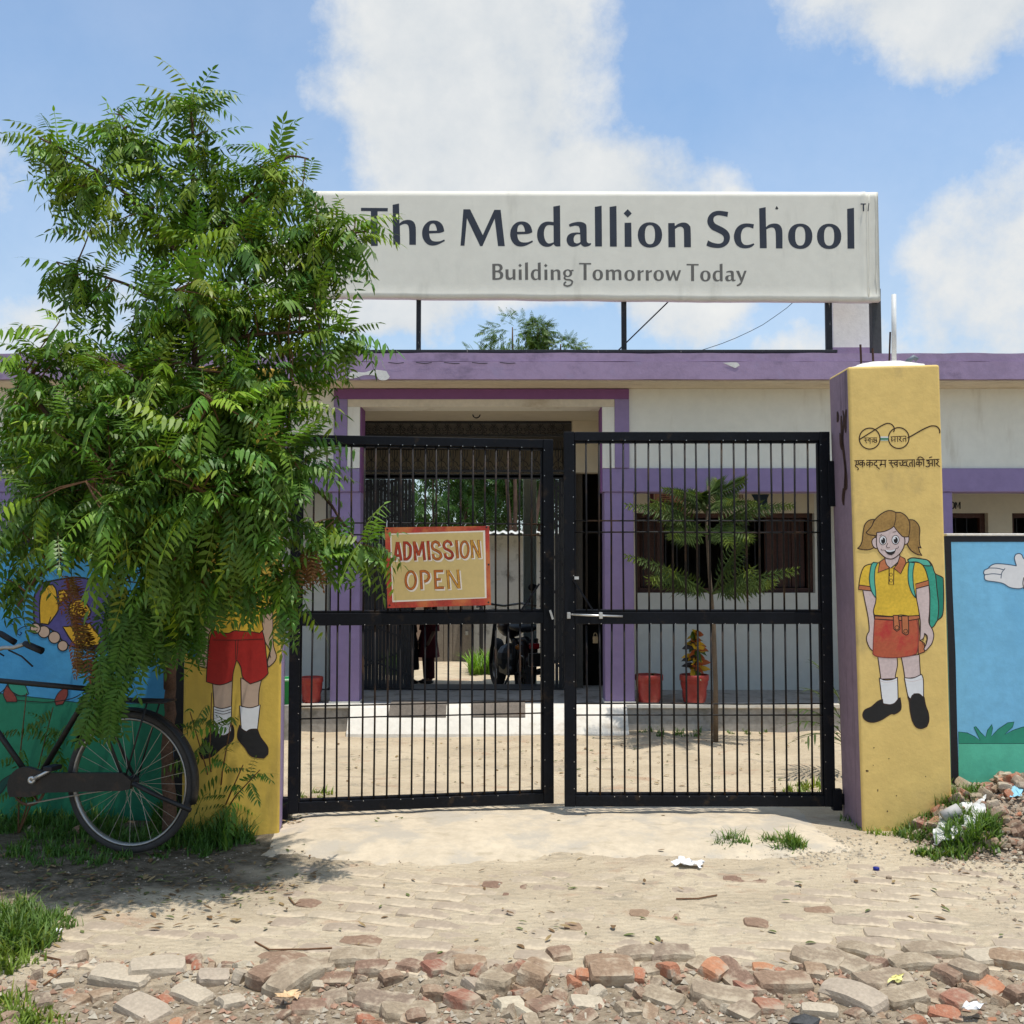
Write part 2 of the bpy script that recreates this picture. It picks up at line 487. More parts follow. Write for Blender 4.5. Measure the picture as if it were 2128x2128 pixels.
# cement apron spread in front of the gate, its edge broken away
M_APRON = mat("worn_cement", (0.565, 0.475, 0.35), 0.95, 0.10, 2.0, 0.6, 55.0, 0.006, spec=0.1, col2=(0.46, 0.405, 0.325), c2scale=3.2, c2th=(0.46, 0.62), grime=(0.35, 0.29, 0.2), gamt=0.5, gscale=(5, 9, 5), gth=(0.55, 0.7))
def apron_front(x): return 5.02 + 0.10 * nz(x, 0, 1.3, 3) + 0.045 * nz(x, 0, 6.0, 4) + 0.02 * nz(x, 0, 17, 6) + 0.10 * sstep(1.0, 1.8, x)
mb = MB(); rows = []
AX = [-1.34 + i * 0.03 for i in range(105)]
for x in AX:
    y0 = apron_front(x); r = []
    for k in range(22):
        t = k / 21; y = y0 + (6.05 - y0) * t
        e_ = min(y - y0, (x - AX[0]) * 1.0, (AX[-1] - x) * 1.0)
        z = gh(x, y) + 0.024 * sstep(0.0, 0.30, e_) - 0.006 + 0.007 * fbm(x, y, 4, 12) + 0.003 * nz(x, y, 19, 3)
        r.append(len(mb.v)); mb.v.append(Vector((x, y, z)))
    rows.append(r)
for a, b in zip(rows, rows[1:]):
    for k in range(21): mb.f.append((a[k], b[k], b[k + 1], a[k + 1])); mb.mi.append(0)
mb.build("cement_apron", M_APRON, kind='structure', smooth=True)

# ================================================================ school building
PURP = lin(134, 104, 160); PURPD = lin(112, 66, 118)
M_PURPLE = mat("purple_paint", (0.255, 0.190, 0.345), 0.7, 0.07, 1.5, 0.15, 50, 0.004, grime=(0.13, 0.09, 0.18), gamt=0.35, gscale=(4, 4, 1.2), gth=(0.56, 0.78))
M_PURPLE_OLD = mat("weathered_purple_paint", (0.325, 0.235, 0.355), 0.75, 0.10, 1.8, 0.3, 40, 0.006, grime=(0.10, 0.075, 0.12), gamt=0.65, gscale=(2.2, 4, 3.0), gth=(0.54, 0.74), col2=(0.32, 0.25, 0.38), c2scale=5, c2th=(.55, .7))
M_PORTAL = mat("mauve_paint", (0.20, 0.08, 0.21), 0.7, 0.05, 1.5, 0.1, 50)
M_WHITE = mat("whitewash", (0.72, 0.70, 0.62), 0.85, 0.04, 1.2, 0.12, 40, 0.004, grime=(0.40, 0.34, 0.25), gamt=0.5, gscale=(5.0, 3, 0.9), gth=(0.54, 0.76))
M_CREAM = mat("cream_wall_paint", (0.56, 0.50, 0.385), 0.85, 0.05, 1.2, 0.12, 40)
M_SOFFIT = mat("beige_soffit", (0.60, 0.52, 0.40), 0.9, 0.08, 2.5, 0.2, 40, grime=(0.33, 0.25, 0.16), gamt=0.5, gscale=(2, 6, 3), gth=(.55, .72))
M_GREYW = mat("grey_white_wall", (0.57, 0.57, 0.515), 0.85, 0.05, 1.5, 0.12, 40)
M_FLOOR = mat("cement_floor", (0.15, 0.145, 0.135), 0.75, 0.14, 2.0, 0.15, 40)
M_PLINTH = mat("plinth_cement", (0.36, 0.34, 0.31), 0.9, 0.18, 3.0, 0.35, 35, 0.008, grime=(0.15, 0.14, 0.11), gamt=0.7, gscale=(5, 5, 4), gth=(.5, .68))
M_LIME = mat("lime_step", (0.74, 0.70, 0.62), 0.9, 0.07, 3.0, 0.3, 40, 0.006, grime=(0.42, 0.33, 0.23), gamt=0.6, gscale=(3, 3, 6), gth=(.54, .7))
M_DARKROOM = mat("shade_dark_room_paint", (0.10, 0.088, 0.075), 0.9, 0.1)  # dark colour stands in for the shade inside hall and rooms
M_BLACKMAT = mat("dark_iron", (0.018, 0.018, 0.020), 0.55, 0.25, 6, 0.2, 60, spec=0.35)
M_BROWNWOOD = mat("dark_brown_wood", (0.055, 0.022, 0.015), 0.6, 0.3, 4.0, 0.2, 30, grime=(0.10, 0.05, 0.03), gamt=.6, gscale=(30, 30, 1.5))
M_CONC = mat("bare_plaster", (0.84, 0.83, 0.77), 0.9, 0.06, 3.0, 0.3, 40, 0.006, grime=(0.36, 0.35, 0.33), gamt=0.6, gscale=(6, 6, 5), gth=(.55, .72))
M_FLAKE = mat("flaked_plaster", (0.66, 0.64, 0.60), 0.95, 0.08, 8, 0.4, 60)

FZ = 0.23
B = empty("school_building", (0, 9, 0), "single storey school building with purple fascia, white beam and deep veranda behind the gate", "building")
MB().box(-14, 14, 8.97, 10.38, -0.12, FZ).build("plinth", M_PLINTH, B, bevel=0.008)
MB().box(-14, 14, 8.95, 9.04, FZ - 0.032, FZ + 0.006).build("plinth_edge", M_LIME, B, bevel=0.006)
xl, xr = X(727, 8.8), X(1302, 8.8)
mb = MB()
n = 24
for i in range(n + 1):
    x = xl + (xr - xl) * i / n
    w_ = 0.012 * nz(x, 0, 5, 3)
    for y, z in ((8.944, FZ + 0.004), (8.86, FZ - 0.012), (8.78 + w_, FZ - 0.10 + w_), (8.70 + w_, 0.02), (8.69, -0.06)): mb.v.append(Vector((x, y, z)))
for i in range(n):
    for k in range(4): mb.f.append((i * 5 + k, i * 5 + k + 1, (i + 1) * 5 + k + 1, (i + 1) * 5 + k)); mb.mi.append(0)
mb.add([(xl, 8.944, FZ + .004), (xl, 8.86, FZ - .012), (xl, 8.78, FZ - .1), (xl, 8.7, .02), (xl, 8.944, -.06), (xr, 8.944, FZ + .004), (xr, 8.86, FZ - .012), (xr, 8.78, FZ - .1), (xr, 8.7, .02), (xr, 8.944, -.06)], [(0, 4, 3, 2, 1), (5, 6, 7, 8, 9)])
mb.build("entrance_step", M_LIME, B, label="whitewashed sloping step in front of the doorway")
# roof slab: lower fascia and upper lip with a cracked joint between
def rough_strip(z0, z1, yf, yb, amp, seed, x0=-14, x1=14, dx=0.07):
    mb = MB(); k = 0; x = x0; prof = []
    while x < x1 + 1e-6:
        a = amp * fbm(x, seed, 3.0, seed)
        prof.append((x, a)); x += dx if abs(x) < 6 else 0.5
    for x, a in prof:
        for y, z in ((yf + a * 0.4, z0 + a * 0.5), (yf + a * 0.4, z1 + a), (yb, z1 + a), (yb, z0)): mb.v.append(Vector((x, y, z)))
    for i in range(len(prof) - 1):
        for q in range(4): mb.f.append((i * 4 + q, (i + 1) * 4 + q, (i + 1) * 4 + (q + 1) % 4, i * 4 + (q + 1) % 4)); mb.mi.append(0)
    e = (len(prof) - 1) * 4
    mb.f.append((0, 1, 2, 3)); mb.f.append((e + 3, e + 2, e + 1, e)); mb.mi += [0, 0]
    return mb
zt, zm, zb = Z(733, 8.6), Z(750, 8.6), Z(788, 8.6)
rough_strip(zb, zm - 0.004, 8.60, 12.9, 0.006, 2).build("roof_slab", M_PURPLE_OLD, B)
rough_strip(zm, zt, 8.615, 12.9, 0.008, 5).build("roof_lip", M_PURPLE_OLD, B)
MB().box(-14, 14, 8.64, 9.0, zb - 0.012, zb - 0.002).build("soffit", M_SOFFIT, B)
# flaked plaster patches on the fascia
pf = Paint((0, 8.6, 0), (0, -1, 0), (600, 350, 0.36232))
mb = MB(); pf.poly(mb, [(330, 1185), (370, 1165), (430, 1170), (490, 1155), (560, 1162), (580, 1195), (560, 1213), (520, 1212), (500, 1190), (440, 1185), (390, 1200), (350, 1207)], 0.006)
mb.build("flaked_patch", M_FLAKE, B)
pf.win = (1240, 350, 0.36232)
mb = MB(); pf.poly(mb, [(725, 1115), (800, 1112), (820, 1130), (795, 1145), (770, 1135)], 0.006); mb.build("flaked_patch", M_FLAKE, B)
for x0 in (400, 560, 720, 880, 1040):
    mb = MB()
    pf.win = (640, 350, 0.36232)
    pf.line(mb, [(x0 + 60, 1112), (x0 + 110, 1118), (x0 + 150, 1112 + x0 % 7)], 4, 0.008)
    mb.build("fascia_crack", M_BLACKMAT, B)

PL, PR = X(747, 9), X(1252, 9)      # doorway opening
zo = Z(846, 9); zbt = Z(973, 9); zbb = Z(1022, 9); zs = zb - 0.013
MB().box(-14, PL, 9.0, 9.23, zbt, zs).build("front_beam", M_WHITE, B)
MB().box(PR, 14, 9.0, 9.23, zbt, zs).build("front_beam", M_WHITE, B)
MB().box(PL, PR, 9.0, 9.23, zo, zs).build("lintel", M_WHITE, B)
MB().box(-14, PL, 8.985, 9.23, zbb, zbt - 0.002).build("purple_band", M_PURPLE, B, bevel=0.004)
MB().box(PR, 14, 8.985, 9.23, zbb, zbt - 0.002).build("purple_band", M_PURPLE, B, bevel=0.004)
# surround: mauve outer frame, white inner frame
a, b_ = X(693, 9), X(721, 9); c, d = X(1278, 9), X(1308, 9); zw = Z(830, 9)
MB().box(a, d, 8.972, 8.998, zw, zs - 0.004).build("portal_frame", M_PORTAL, B, bevel=0.003)
MB().box(a, b_, 8.972, 8.998, zbt, zw - 0.001).build("portal_frame", M_PURPLE, B, bevel=0.003)
MB().box(c, d, 8.972, 8.998, zbt, zw - 0.001).build("portal_frame", M_PURPLE, B, bevel=0.003)
MB().box(b_ + .001, c - .001, 8.98, 8.999, zo, zw - 0.001).build("portal_trim", M_SOFFIT, B, bevel=0.002)
MB().box(b_ + .001, PL, 8.98, 8.999, zbt, zo - 0.001).build("portal_trim", M_WHITE, B, bevel=0.002)
MB().box(PR, c - .001, 8.98, 8.999, zbt, zo - 0.001).build("portal_trim", M_WHITE, B, bevel=0.002)
MB().box(PR - 0.012, PR - 0.001, 9.0, 9.23, zbb, zo - 0.002).build("reveal", M_PORTAL, B)
MB().box(PL + 0.001, PL + 0.012, 9.0, 9.23, zbb, zo - 0.002).build("reveal", M_PORTAL, B)
for x0, x1 in ((X(689, 9), X(749, 9)), (X(1256, 9), X(1317, 9)), (X(1980, 9) - 0.27, X(1980, 9)), (-4.65, -4.39), (-7.4, -7.14), (-10.2, -9.94), (6.6, 6.86), (9.4, 9.66)):
    MB().box(x0, x1, 9.002, 9.228, FZ + 0.02, zbb - 0.001).build("column", M_PURPLE, B, bevel=0.006)
    MB().box(x0 - .01, x1 + .01, 8.99, 9.235, FZ + 0.003, FZ + 0.022).build("column_base", M_LIME, B, bevel=0.004)
zc = Z(874, 10)
MB().box(-14, 14, 9.231, 10.08, zc, zc + 0.1).build("ceiling", M_CREAM, B)
MB().box(-14, 14, 10.081, 12.85, zc + .002, zc + 0.1).build("hall_ceiling", M_DARKROOM, B)  # coloured darker than the veranda ceiling to deepen the hall's shade
# veranda back wall with its openings
GX0, GX1 = -1.80, X(1190, 10)
DX0, DX1 = GX1 + 0.03, 1.13
WX0, WX1, WZ0, WZ1 = X(1320, 10), X(1692, 10), Z(1232, 10), Z(1066, 10)
wz2 = Z(1066, 10)
def wallbox(x0, x1, z0, z1, m=None): MB().box(x0, x1, 10.0, 10.16, z0, z1).build("wall", m or M_CREAM, B)
zd = Z(982, 10)
ztop = zc - 0.001
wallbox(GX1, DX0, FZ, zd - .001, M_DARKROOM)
wallbox(GX1, WX0, zd, ztop)
wallbox(DX1, WX0, FZ, zd - .001)
wallbox(WX0 + .0005, WX1 - .0005, FZ, WZ0, M_GREYW); wallbox(WX0 + .0005, WX1 - .0005, WZ1, ztop)
r2 = (X(1975, 10), X(2053, 10), X(2103, 10), X(2103, 10) + 0.9)
wallbox(WX1, r2[0], FZ, ztop, M_GREYW)
wallbox(r2[0] + .0005, r2[3] - .0005, wz2, ztop); wallbox(r2[0] + .0005, r2[3] - .0005, FZ, 0.9); wallbox(r2[1], r2[2], 0.9005, wz2 - .0005)
wallbox(r2[3], 14, FZ, ztop)
wallbox(-3.0, GX0, FZ, ztop, M_GREYW)
wallbox(-4.6, -3.0005, FZ, 1.1, M_GREYW); wallbox(-4.6, -3.0005, 2.0, ztop, M_GREYW); wallbox(-14, -4.6005, FZ, ztop, M_GREYW)
# rooms behind and hall through the middle
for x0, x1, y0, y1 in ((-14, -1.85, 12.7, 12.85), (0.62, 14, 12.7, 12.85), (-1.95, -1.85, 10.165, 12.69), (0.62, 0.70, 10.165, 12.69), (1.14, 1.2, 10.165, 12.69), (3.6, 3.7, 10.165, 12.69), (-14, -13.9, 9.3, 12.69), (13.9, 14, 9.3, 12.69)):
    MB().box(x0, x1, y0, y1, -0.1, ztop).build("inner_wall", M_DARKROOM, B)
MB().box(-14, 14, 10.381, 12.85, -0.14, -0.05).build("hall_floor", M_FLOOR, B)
MB().box(-1.85, .62, 12.6, 12.85, Z(985, 12.6), ztop).build("rear_beam", M_CREAM, B)
MB().box(X(1088, 12.6), X(1116, 12.6), 12.92, 13.08, -0.06, zb - .02).build("rear_column", mat("pale_blue_paint", (0.40, 0.46, 0.43), .8, .05), B, bevel=0.005)
MB().box(-1.84, 0.6, 9.98, 10.375, FZ, FZ + 0.012).build("threshold", M_BLACKMAT, B)
# ceiling hook
hk = [(0.5 * math.cos(t), 0.5 * math.sin(t)) for t in [math.radians(q) for q in range(140, 400, 20)]]
hc = at(990, 862, 9.6); hz = 0.045
hc = at(990, 861, 9.6)
pts = [hc + Vector((-.010, 0, .14)), hc + Vector((-.012, 0, .055))] + [hc + Vector((.034 * math.cos(math.radians(q)), 0, .034 * math.sin(math.radians(q)))) for q in range(130, 410, 20)]
MB().tube(pts, 0.006, 6).build("ceiling_hook", M_BLACKMAT, B, smooth=True)

# window to the right of the doorway
def window(x0, x1, z0, z1, shutters=True):
    wv = MB()
    for a0, a1, c0, c1 in ((x0, x1, z0, z0 + .045), (x0, x1, z1 - .045, z1), (x0, x0 + .05, z0 + .045, z1 - .045), (x1 - .05, x1, z0 + .045, z1 - .045)): wv.box(a0, a1, 10.07, 10.13, c0, c1)
    w_ = wv.build("window", M_BROWNWOOD, B)
    for i in range(int((x1 - x0) / 0.11)):
        x = x0 + .09 + i * 0.11
        if x > x1 - .06: break
        MB().tube([(x, 10.10, z0 + .04), (x, 10.10, z1 - .04)], 0.006, 6).build("bar", M_BLACKMAT, w_)
    if shutters:
        for s0, s1 in ((x0 + .06, x0 + .30), (x1 - .46, x1 - .06)):
            for k in range(3):
                u0 = s0 + (s1 - s0) * k / 3
                MB().box(u0 + .003, u0 + (s1 - s0) / 3 - .003, 10.134, 10.16, z0 + .05, z1 - .05).build("shutter_board", M_BROWNWOOD, w_, bevel=.003)
window(WX0, WX1, WZ0, WZ1)
window(r2[0], r2[1], 0.9005, wz2, False); window(r2[2], r2[3], 0.9005, wz2, False)
# painted pictures and lettering on the veranda wall
pw = Paint((0, 10.0, 0), (0, -1, 0), (1280, 960, 0.22774))
po = MB(); pw.poly(po, [(310, 290), (345, 290), (345, 470), (310, 470)], .004, smooth=False, mi=0); pw.poly(po, [(352, 290), (640, 290), (640, 470), (352, 470)], .004, smooth=False, mi=1)
for k in range(9): pw.line(po, [(410, 305 + k * 18), (480 + (k % 3) * 9, 305 + k * 18)], 7, .006, smooth=False, mi=0)
po.build("painted_notice", [mat("maroon_paint", (0.07, 0.015, 0.02), .8, .1), mat("brick_pink_paint", (0.33, 0.17, 0.11), .8, .1)], B)
po = MB()
pw.poly(po, [(1235, 296), (1400, 296), (1380, 350), (1398, 425), (1330, 436), (1290, 432), (1250, 400), (1262, 350)], .004)
pw.poly(po, [(1190, 350), (1230, 350), (1245, 400), (1215, 432), (1192, 425)], .004)
po.build("painted_figure", mat("navy_paint", (0.02, 0.035, 0.06), .8, .1), B)
po = MB()
for k in range(4): pw.poly(po, [(1105 + k * 16, 300), (1113 + k * 16, 300), (1113 + k * 16, 335), (1105 + k * 16, 335)], .004, smooth=False)
po.build("painted_caption", mat("maroon_paint", (0.07, 0.015, 0.02)), B)
pw.win = (1700, 700, 0.22153)
po = MB()
pw.line(po, [(1262, 1550), (1278, 1562), (1278, 1600), (1262, 1612), (1240, 1612), (1226, 1600), (1226, 1562), (1240, 1550)], 12, .004, closed=True, smooth=False)
pw.line(po, [(1292, 1614), (1292, 1548)], 11, .004, smooth=False); pw.line(po, [(1294, 1550), (1312, 1598), (1330, 1550)], 9, .0045, smooth=False); pw.line(po, [(1332, 1614), (1332, 1548)], 11, .004, smooth=False)
po.build("wall_lettering", mat("black_paint", (0.012, 0.012, 0.014), .7, .1), B, label="black painted letters OM above the veranda windows")
# plastered stub column on the roof
c0, c1 = X(1737, 9.1), X(1818, 9.1)
MB().box(c0, c1, 9.1, 9.33, Z(733, 9.1), Z(420, 9.1)).build("roof_column", M_CONC, B, bevel=0.006)
MB().box(c0 - .004, c1 + .004, 9.094, 9.335, Z(745, 9.1), Z(722, 9.1)).build("roof_column_base", M_PURPLE_OLD, B)
# door mats hanging over the step edge
for p0, p1 in ((812, 934), (982, 1096)):
    x0, x1 = X(p0, 8.86), X(p1, 8.86)
    m_ = MB(); pts = [(9.1, FZ + .012), (8.95, FZ + .014), (8.87, FZ + .002), (8.79, FZ - .085)]
    for x in (x0, x1 - .02):
        for y, z in pts: m_.v.append(Vector((x, y, z + .008)))
        for y, z in pts: m_.v.append(Vector((x, y - .0, z + .001)))
    for k in range(3):
        m_.f += [(k, 8 + k, 9 + k, k + 1)]; m_.f += [(4 + k, 5 + k, 13 + k, 12 + k)]; m_.mi += [0, 0]
        m_.f += [(k, k + 1, 5 + k, 4 + k), (8 + k, 12 + k, 13 + k, 9 + k)]; m_.mi += [0, 0]
    m_.f += [(3, 11, 15, 7), (0, 4, 12, 8)]; m_.mi += [0, 0]
    m_.build("door_mat", mat("grey_mat", (0.17, 0.145, 0.12), .95, .2, 6, .4, 120), None, "grey doormat hanging over the whitewashed step" + (" on the sunnier side near the notice" if p0 < 900 else " below the parked motorcycle"), "doormat", "doormats on the step")

# ---------------------------------------------------------------- iron grille in the hall opening
G = empty("scroll_grille", (-0.6, 10.03, 1.9), "black wrought iron scroll grille above the hall doorway", "grille")
zt_, z1_, z2_, z3_ = zc - .003, Z(905, 10.03), Z(930, 10.03), Z(983, 10.03)
for za in (zt_ - .012, z1_, z3_ + .02, Z(990, 10.03)): MB().box(GX0 + .01, GX1 - .01, 10.02, 10.045, za - .012, za + .012).build("rail", M_BLACKMAT, G)
MB().box(GX0 + .01, GX1 - .01, 10.02, 10.045, z3_ - .06, z3_ - .01).build("head_track", M_BLACKMAT, G)
def spiral(cx, cz, r0, r1, a0, a1, n=14):
    return [(cx + (r0 + (r1 - r0) * i / n) * math.cos(math.radians(a0 + (a1 - a0) * i / n)), 0, cz + (r0 + (r1 - r0) * i / n) * math.sin(math.radians(a0 + (a1 - a0) * i / n))) for i in range(n + 1)]
pit = 0.115
hh = zt_ - z1_
sm = MB()
for s in (-1, 1):
    sm.tube(spiral(s * .026, -hh * .55, .026, .008, 90, 90 - s * 400), .004, 5)
    sm.tube([(s * pit / 2, 0, -hh * .45), (s * pit * .3, 0, -hh * .15), (0, 0, -.02)], .004, 5)
    sm.tube([(s * pit / 2, 0, -hh * .85), (s * pit * .25, 0, -hh * .75), (0, 0, -hh * .95)], .004, 5)
sm.tube([(pit / 2, 0, 0), (pit / 2, 0, -hh)], .004, 5)
sc1 = sm.build("scroll", M_BLACKMAT, G); sc1.location = Vector((GX0 + .07, 10.033, zt_)) - worldloc(G)
# correct mesh offset: verts were built relative to world origin
def recentre(o, parent):
    off = worldloc(parent)
    o.data.transform(Matrix.Translation(off))
recentre(sc1, G)
h2 = z2_ + .06 - z3_
sm = MB()
for s in (-1, 1):
    sm.tube([(s * pit * .22, 0, 0), (s * pit * .22, 0, -h2 * .45), (s * pit * .12, 0, -h2 * .55), (0, 0, -h2 * .6)], .004, 5)
    sm.tube([(0, 0, -h2 * .6), (s * pit * .3, 0, -h2 * .66), (s * pit * .48, 0, -h2 * .8)], .004, 5)
    sm.tube(spiral(s * .03, -h2 * .86, .022, .006, 90, 90 + s * 420), .004, 5)
sm.tube([(0, 0, 0), (0, 0, -h2)], .004, 5)
sc2 = sm.build("scroll", M_BLACKMAT, G); recentre(sc2, G); sc2.location = Vector((GX0 + .07, 10.033, z2_ + .06)) - worldloc(G)
k = 1
while GX0 + .07 + k * pit < GX1 - .05:
    copy_obj(sc1, G, (GX0 + .07 + k * pit, 10.033, zt_)); copy_obj(sc2, G, (GX0 + .07 + k * pit, 10.033, z2_ + .06)); k += 1
# folding gates pushed to both sides
def folding_gate(x0, x1, label, Yg=10.06):
    n = max(4, int((x1 - x0) / 0.034)); f = empty("folding_gate", ((x0 + x1) / 2, Yg, FZ), label, "folding gate", "folding gates of the hall")
    for i in range(n):
        x = x0 + (x1 - x0) * (i + .5) / n
        MB().box(x - .0155, x + .0155, Yg - .012, Yg + .012, FZ + .014, z3_ - .061).build("slat", M_BLACKMAT, f)
    h = z3_ - .07 - FZ
    for r in range(6):
        za = FZ + .12 + r * h / 6
        for s in (0, 1):
            a = [(x0, Yg - .018 - .005 * s, za + (0 if s else h / 7)), (x1, Yg - .018 - .005 * s, za + (h / 7 if s else 0))]
            MB().bar(a[0], a[1], .006, .02, (0, 0, 1)).build("lattice_strip", M_BLACKMAT, f)
folding_gate(GX0 + .08, X(862, 10.06), "wide bunch of folded black iron gate slats left of the hall entrance")
folding_gate(X(1122, 10.06), GX1 - .03, "narrow bunch of folded black iron gate slats beside the motorcycle")

# ================================================================ name board on the roof
YS = 8.75
M_FLEX = mat("off_white_flex_sheet", (0.725, 0.70, 0.61), 0.55, 0.035, 1.2, 0.10, 14, 0.01, spec=0.35, grime=(0.44, 0.42, 0.35), gamt=0.4, gscale=(5.0, 5, 1.1), gth=(.54, .76))
M_INK = mat("slate_ink", (0.030, 0.036, 0.052), 0.55, 0.12, 3, 0)
M_INK2 = mat("grey_ink", (0.135, 0.128, 0.115), 0.6, 0.12, 3, 0)
NB = empty("name_board", (1.1, YS, Z(733, YS)), "long off-white roof board lettered The Medallion School on iron posts", "signboard")
x0, x1 = X(636, YS), X(1837, YS)
zT0, zT1 = Z(397, YS), Z(399, YS); zB0, zB1 = Z(617, YS), Z(626, YS)
mb = MB(); NX, NZ_ = 160, 22; idx = []
foldx = X(1806, YS)
for i in range(NX + 1):
    u = i / NX; x = x0 + (x1 - x0) * u; col = []
    for j in range(NZ_ + 1):
        v = j / NZ_
        zt2 = zT0 + (zT1 - zT0) * u; zb2 = zB0 + (zB1 - zB0) * u + 0.006 * fbm(x, 1, 2.2, 3) * (1 - v)
        z = zb2 + (zt2 - zb2) * v
        y = YS + 0.004 * fbm(x, z, 1.1, 6) * sstep(.965, 1.0, u)
        near = sstep(0.93, 1.0, u) * sstep(0.22, 0.0, v)
        y += 0.022 * near * nz(x, z, 9, 2) - 0.012 * near
        y -= 0.012 * math.exp(-((x - foldx - 0.012 * nz(0, z, 3, 1)) / 0.012) ** 2)
        y += 0.010 * math.exp(-((x - foldx - 0.045) / 0.02) ** 2)
        y -= 0.010 * sstep(0.08, 0.0, v)
        col.append(len(mb.v)); mb.v.append(Vector((x, y, z)))
    # top return and bottom return
    p = mb.v[col[-1]]; a = len(mb.v); mb.v.append(Vector((p.x, YS + .10, p.z + .002)))
    p = mb.v[col[0]]; b = len(mb.v); mb.v.append(Vector((p.x, YS + .05, p.z - .006))); mb.v.append(Vector((p.x, YS + .10, p.z + .004)))
    idx.append([b + 1, b] + col + [a])
for c0_, c1_ in zip(idx, idx[1:]):
    for k in range(len(c0_) - 1): mb.f.append((c0_[k], c1_[k], c1_[k + 1], c0_[k + 1])); mb.mi.append(0)
    mb.f.append((c0_[-1], c1_[-1], c1_[0], c0_[0])); mb.mi.append(0)
mb.f.append(tuple(idx[0][::-1])); mb.f.append(tuple(idx[-1])); mb.mi += [0, 0]
mb.build("flex_panel", M_FLEX, NB, smooth=True)
for q, rr in ((1806, .0035), (1821, .0025)):
    MB().tube([at(q + (2.5 * nz(k_, 0, .8, q)), 402 + k_ * 21.5, YS - .004 - (.010 if q == 1806 else 0)) for k_ in range(11)], rr, 6).build("seam", M_FLEX, NB, smooth=True)
M_POST = mat("black_post_flaking", (0.02, 0.021, 0.025), 0.6, 0.3, 8, 0.3, 60, grime=(0.42, 0.38, 0.33), gamt=.7, gscale=(30, 30, 7), gth=(.62, .7))
zr = Z(733, 8.8)
for p0, p1 in ((655, 664), (863, 872.5), (1294, 1304.5), (1723, 1736)):
    MB().box(X(p0, 8.8), X(p1, 8.8), 8.8, 8.84, zr - .05, Z(600, 8.8)).build("post", M_POST, NB, bevel=.003)
MB().box(X(1819, 8.8), X(1838, 8.8), 8.79, 8.87, Z(748, 8.8), Z(600, 8.8)).build("corner_post", mat("grey_black_post", (0.05, 0.05, 0.05), .6, .2, 4), NB, bevel=.003)
MB().box(X(640, 8.8), X(1740, 8.8), 8.72, 8.80, Z(734, 8.75), Z(728, 8.75)).build("bottom_rail", M_POST, NB, bevel=.003)
MB().tube([at(1393, 623, 8.9), at(1284, 729, 9.2)], 0.006, 6).build("brace", M_BLACKMAT, NB)

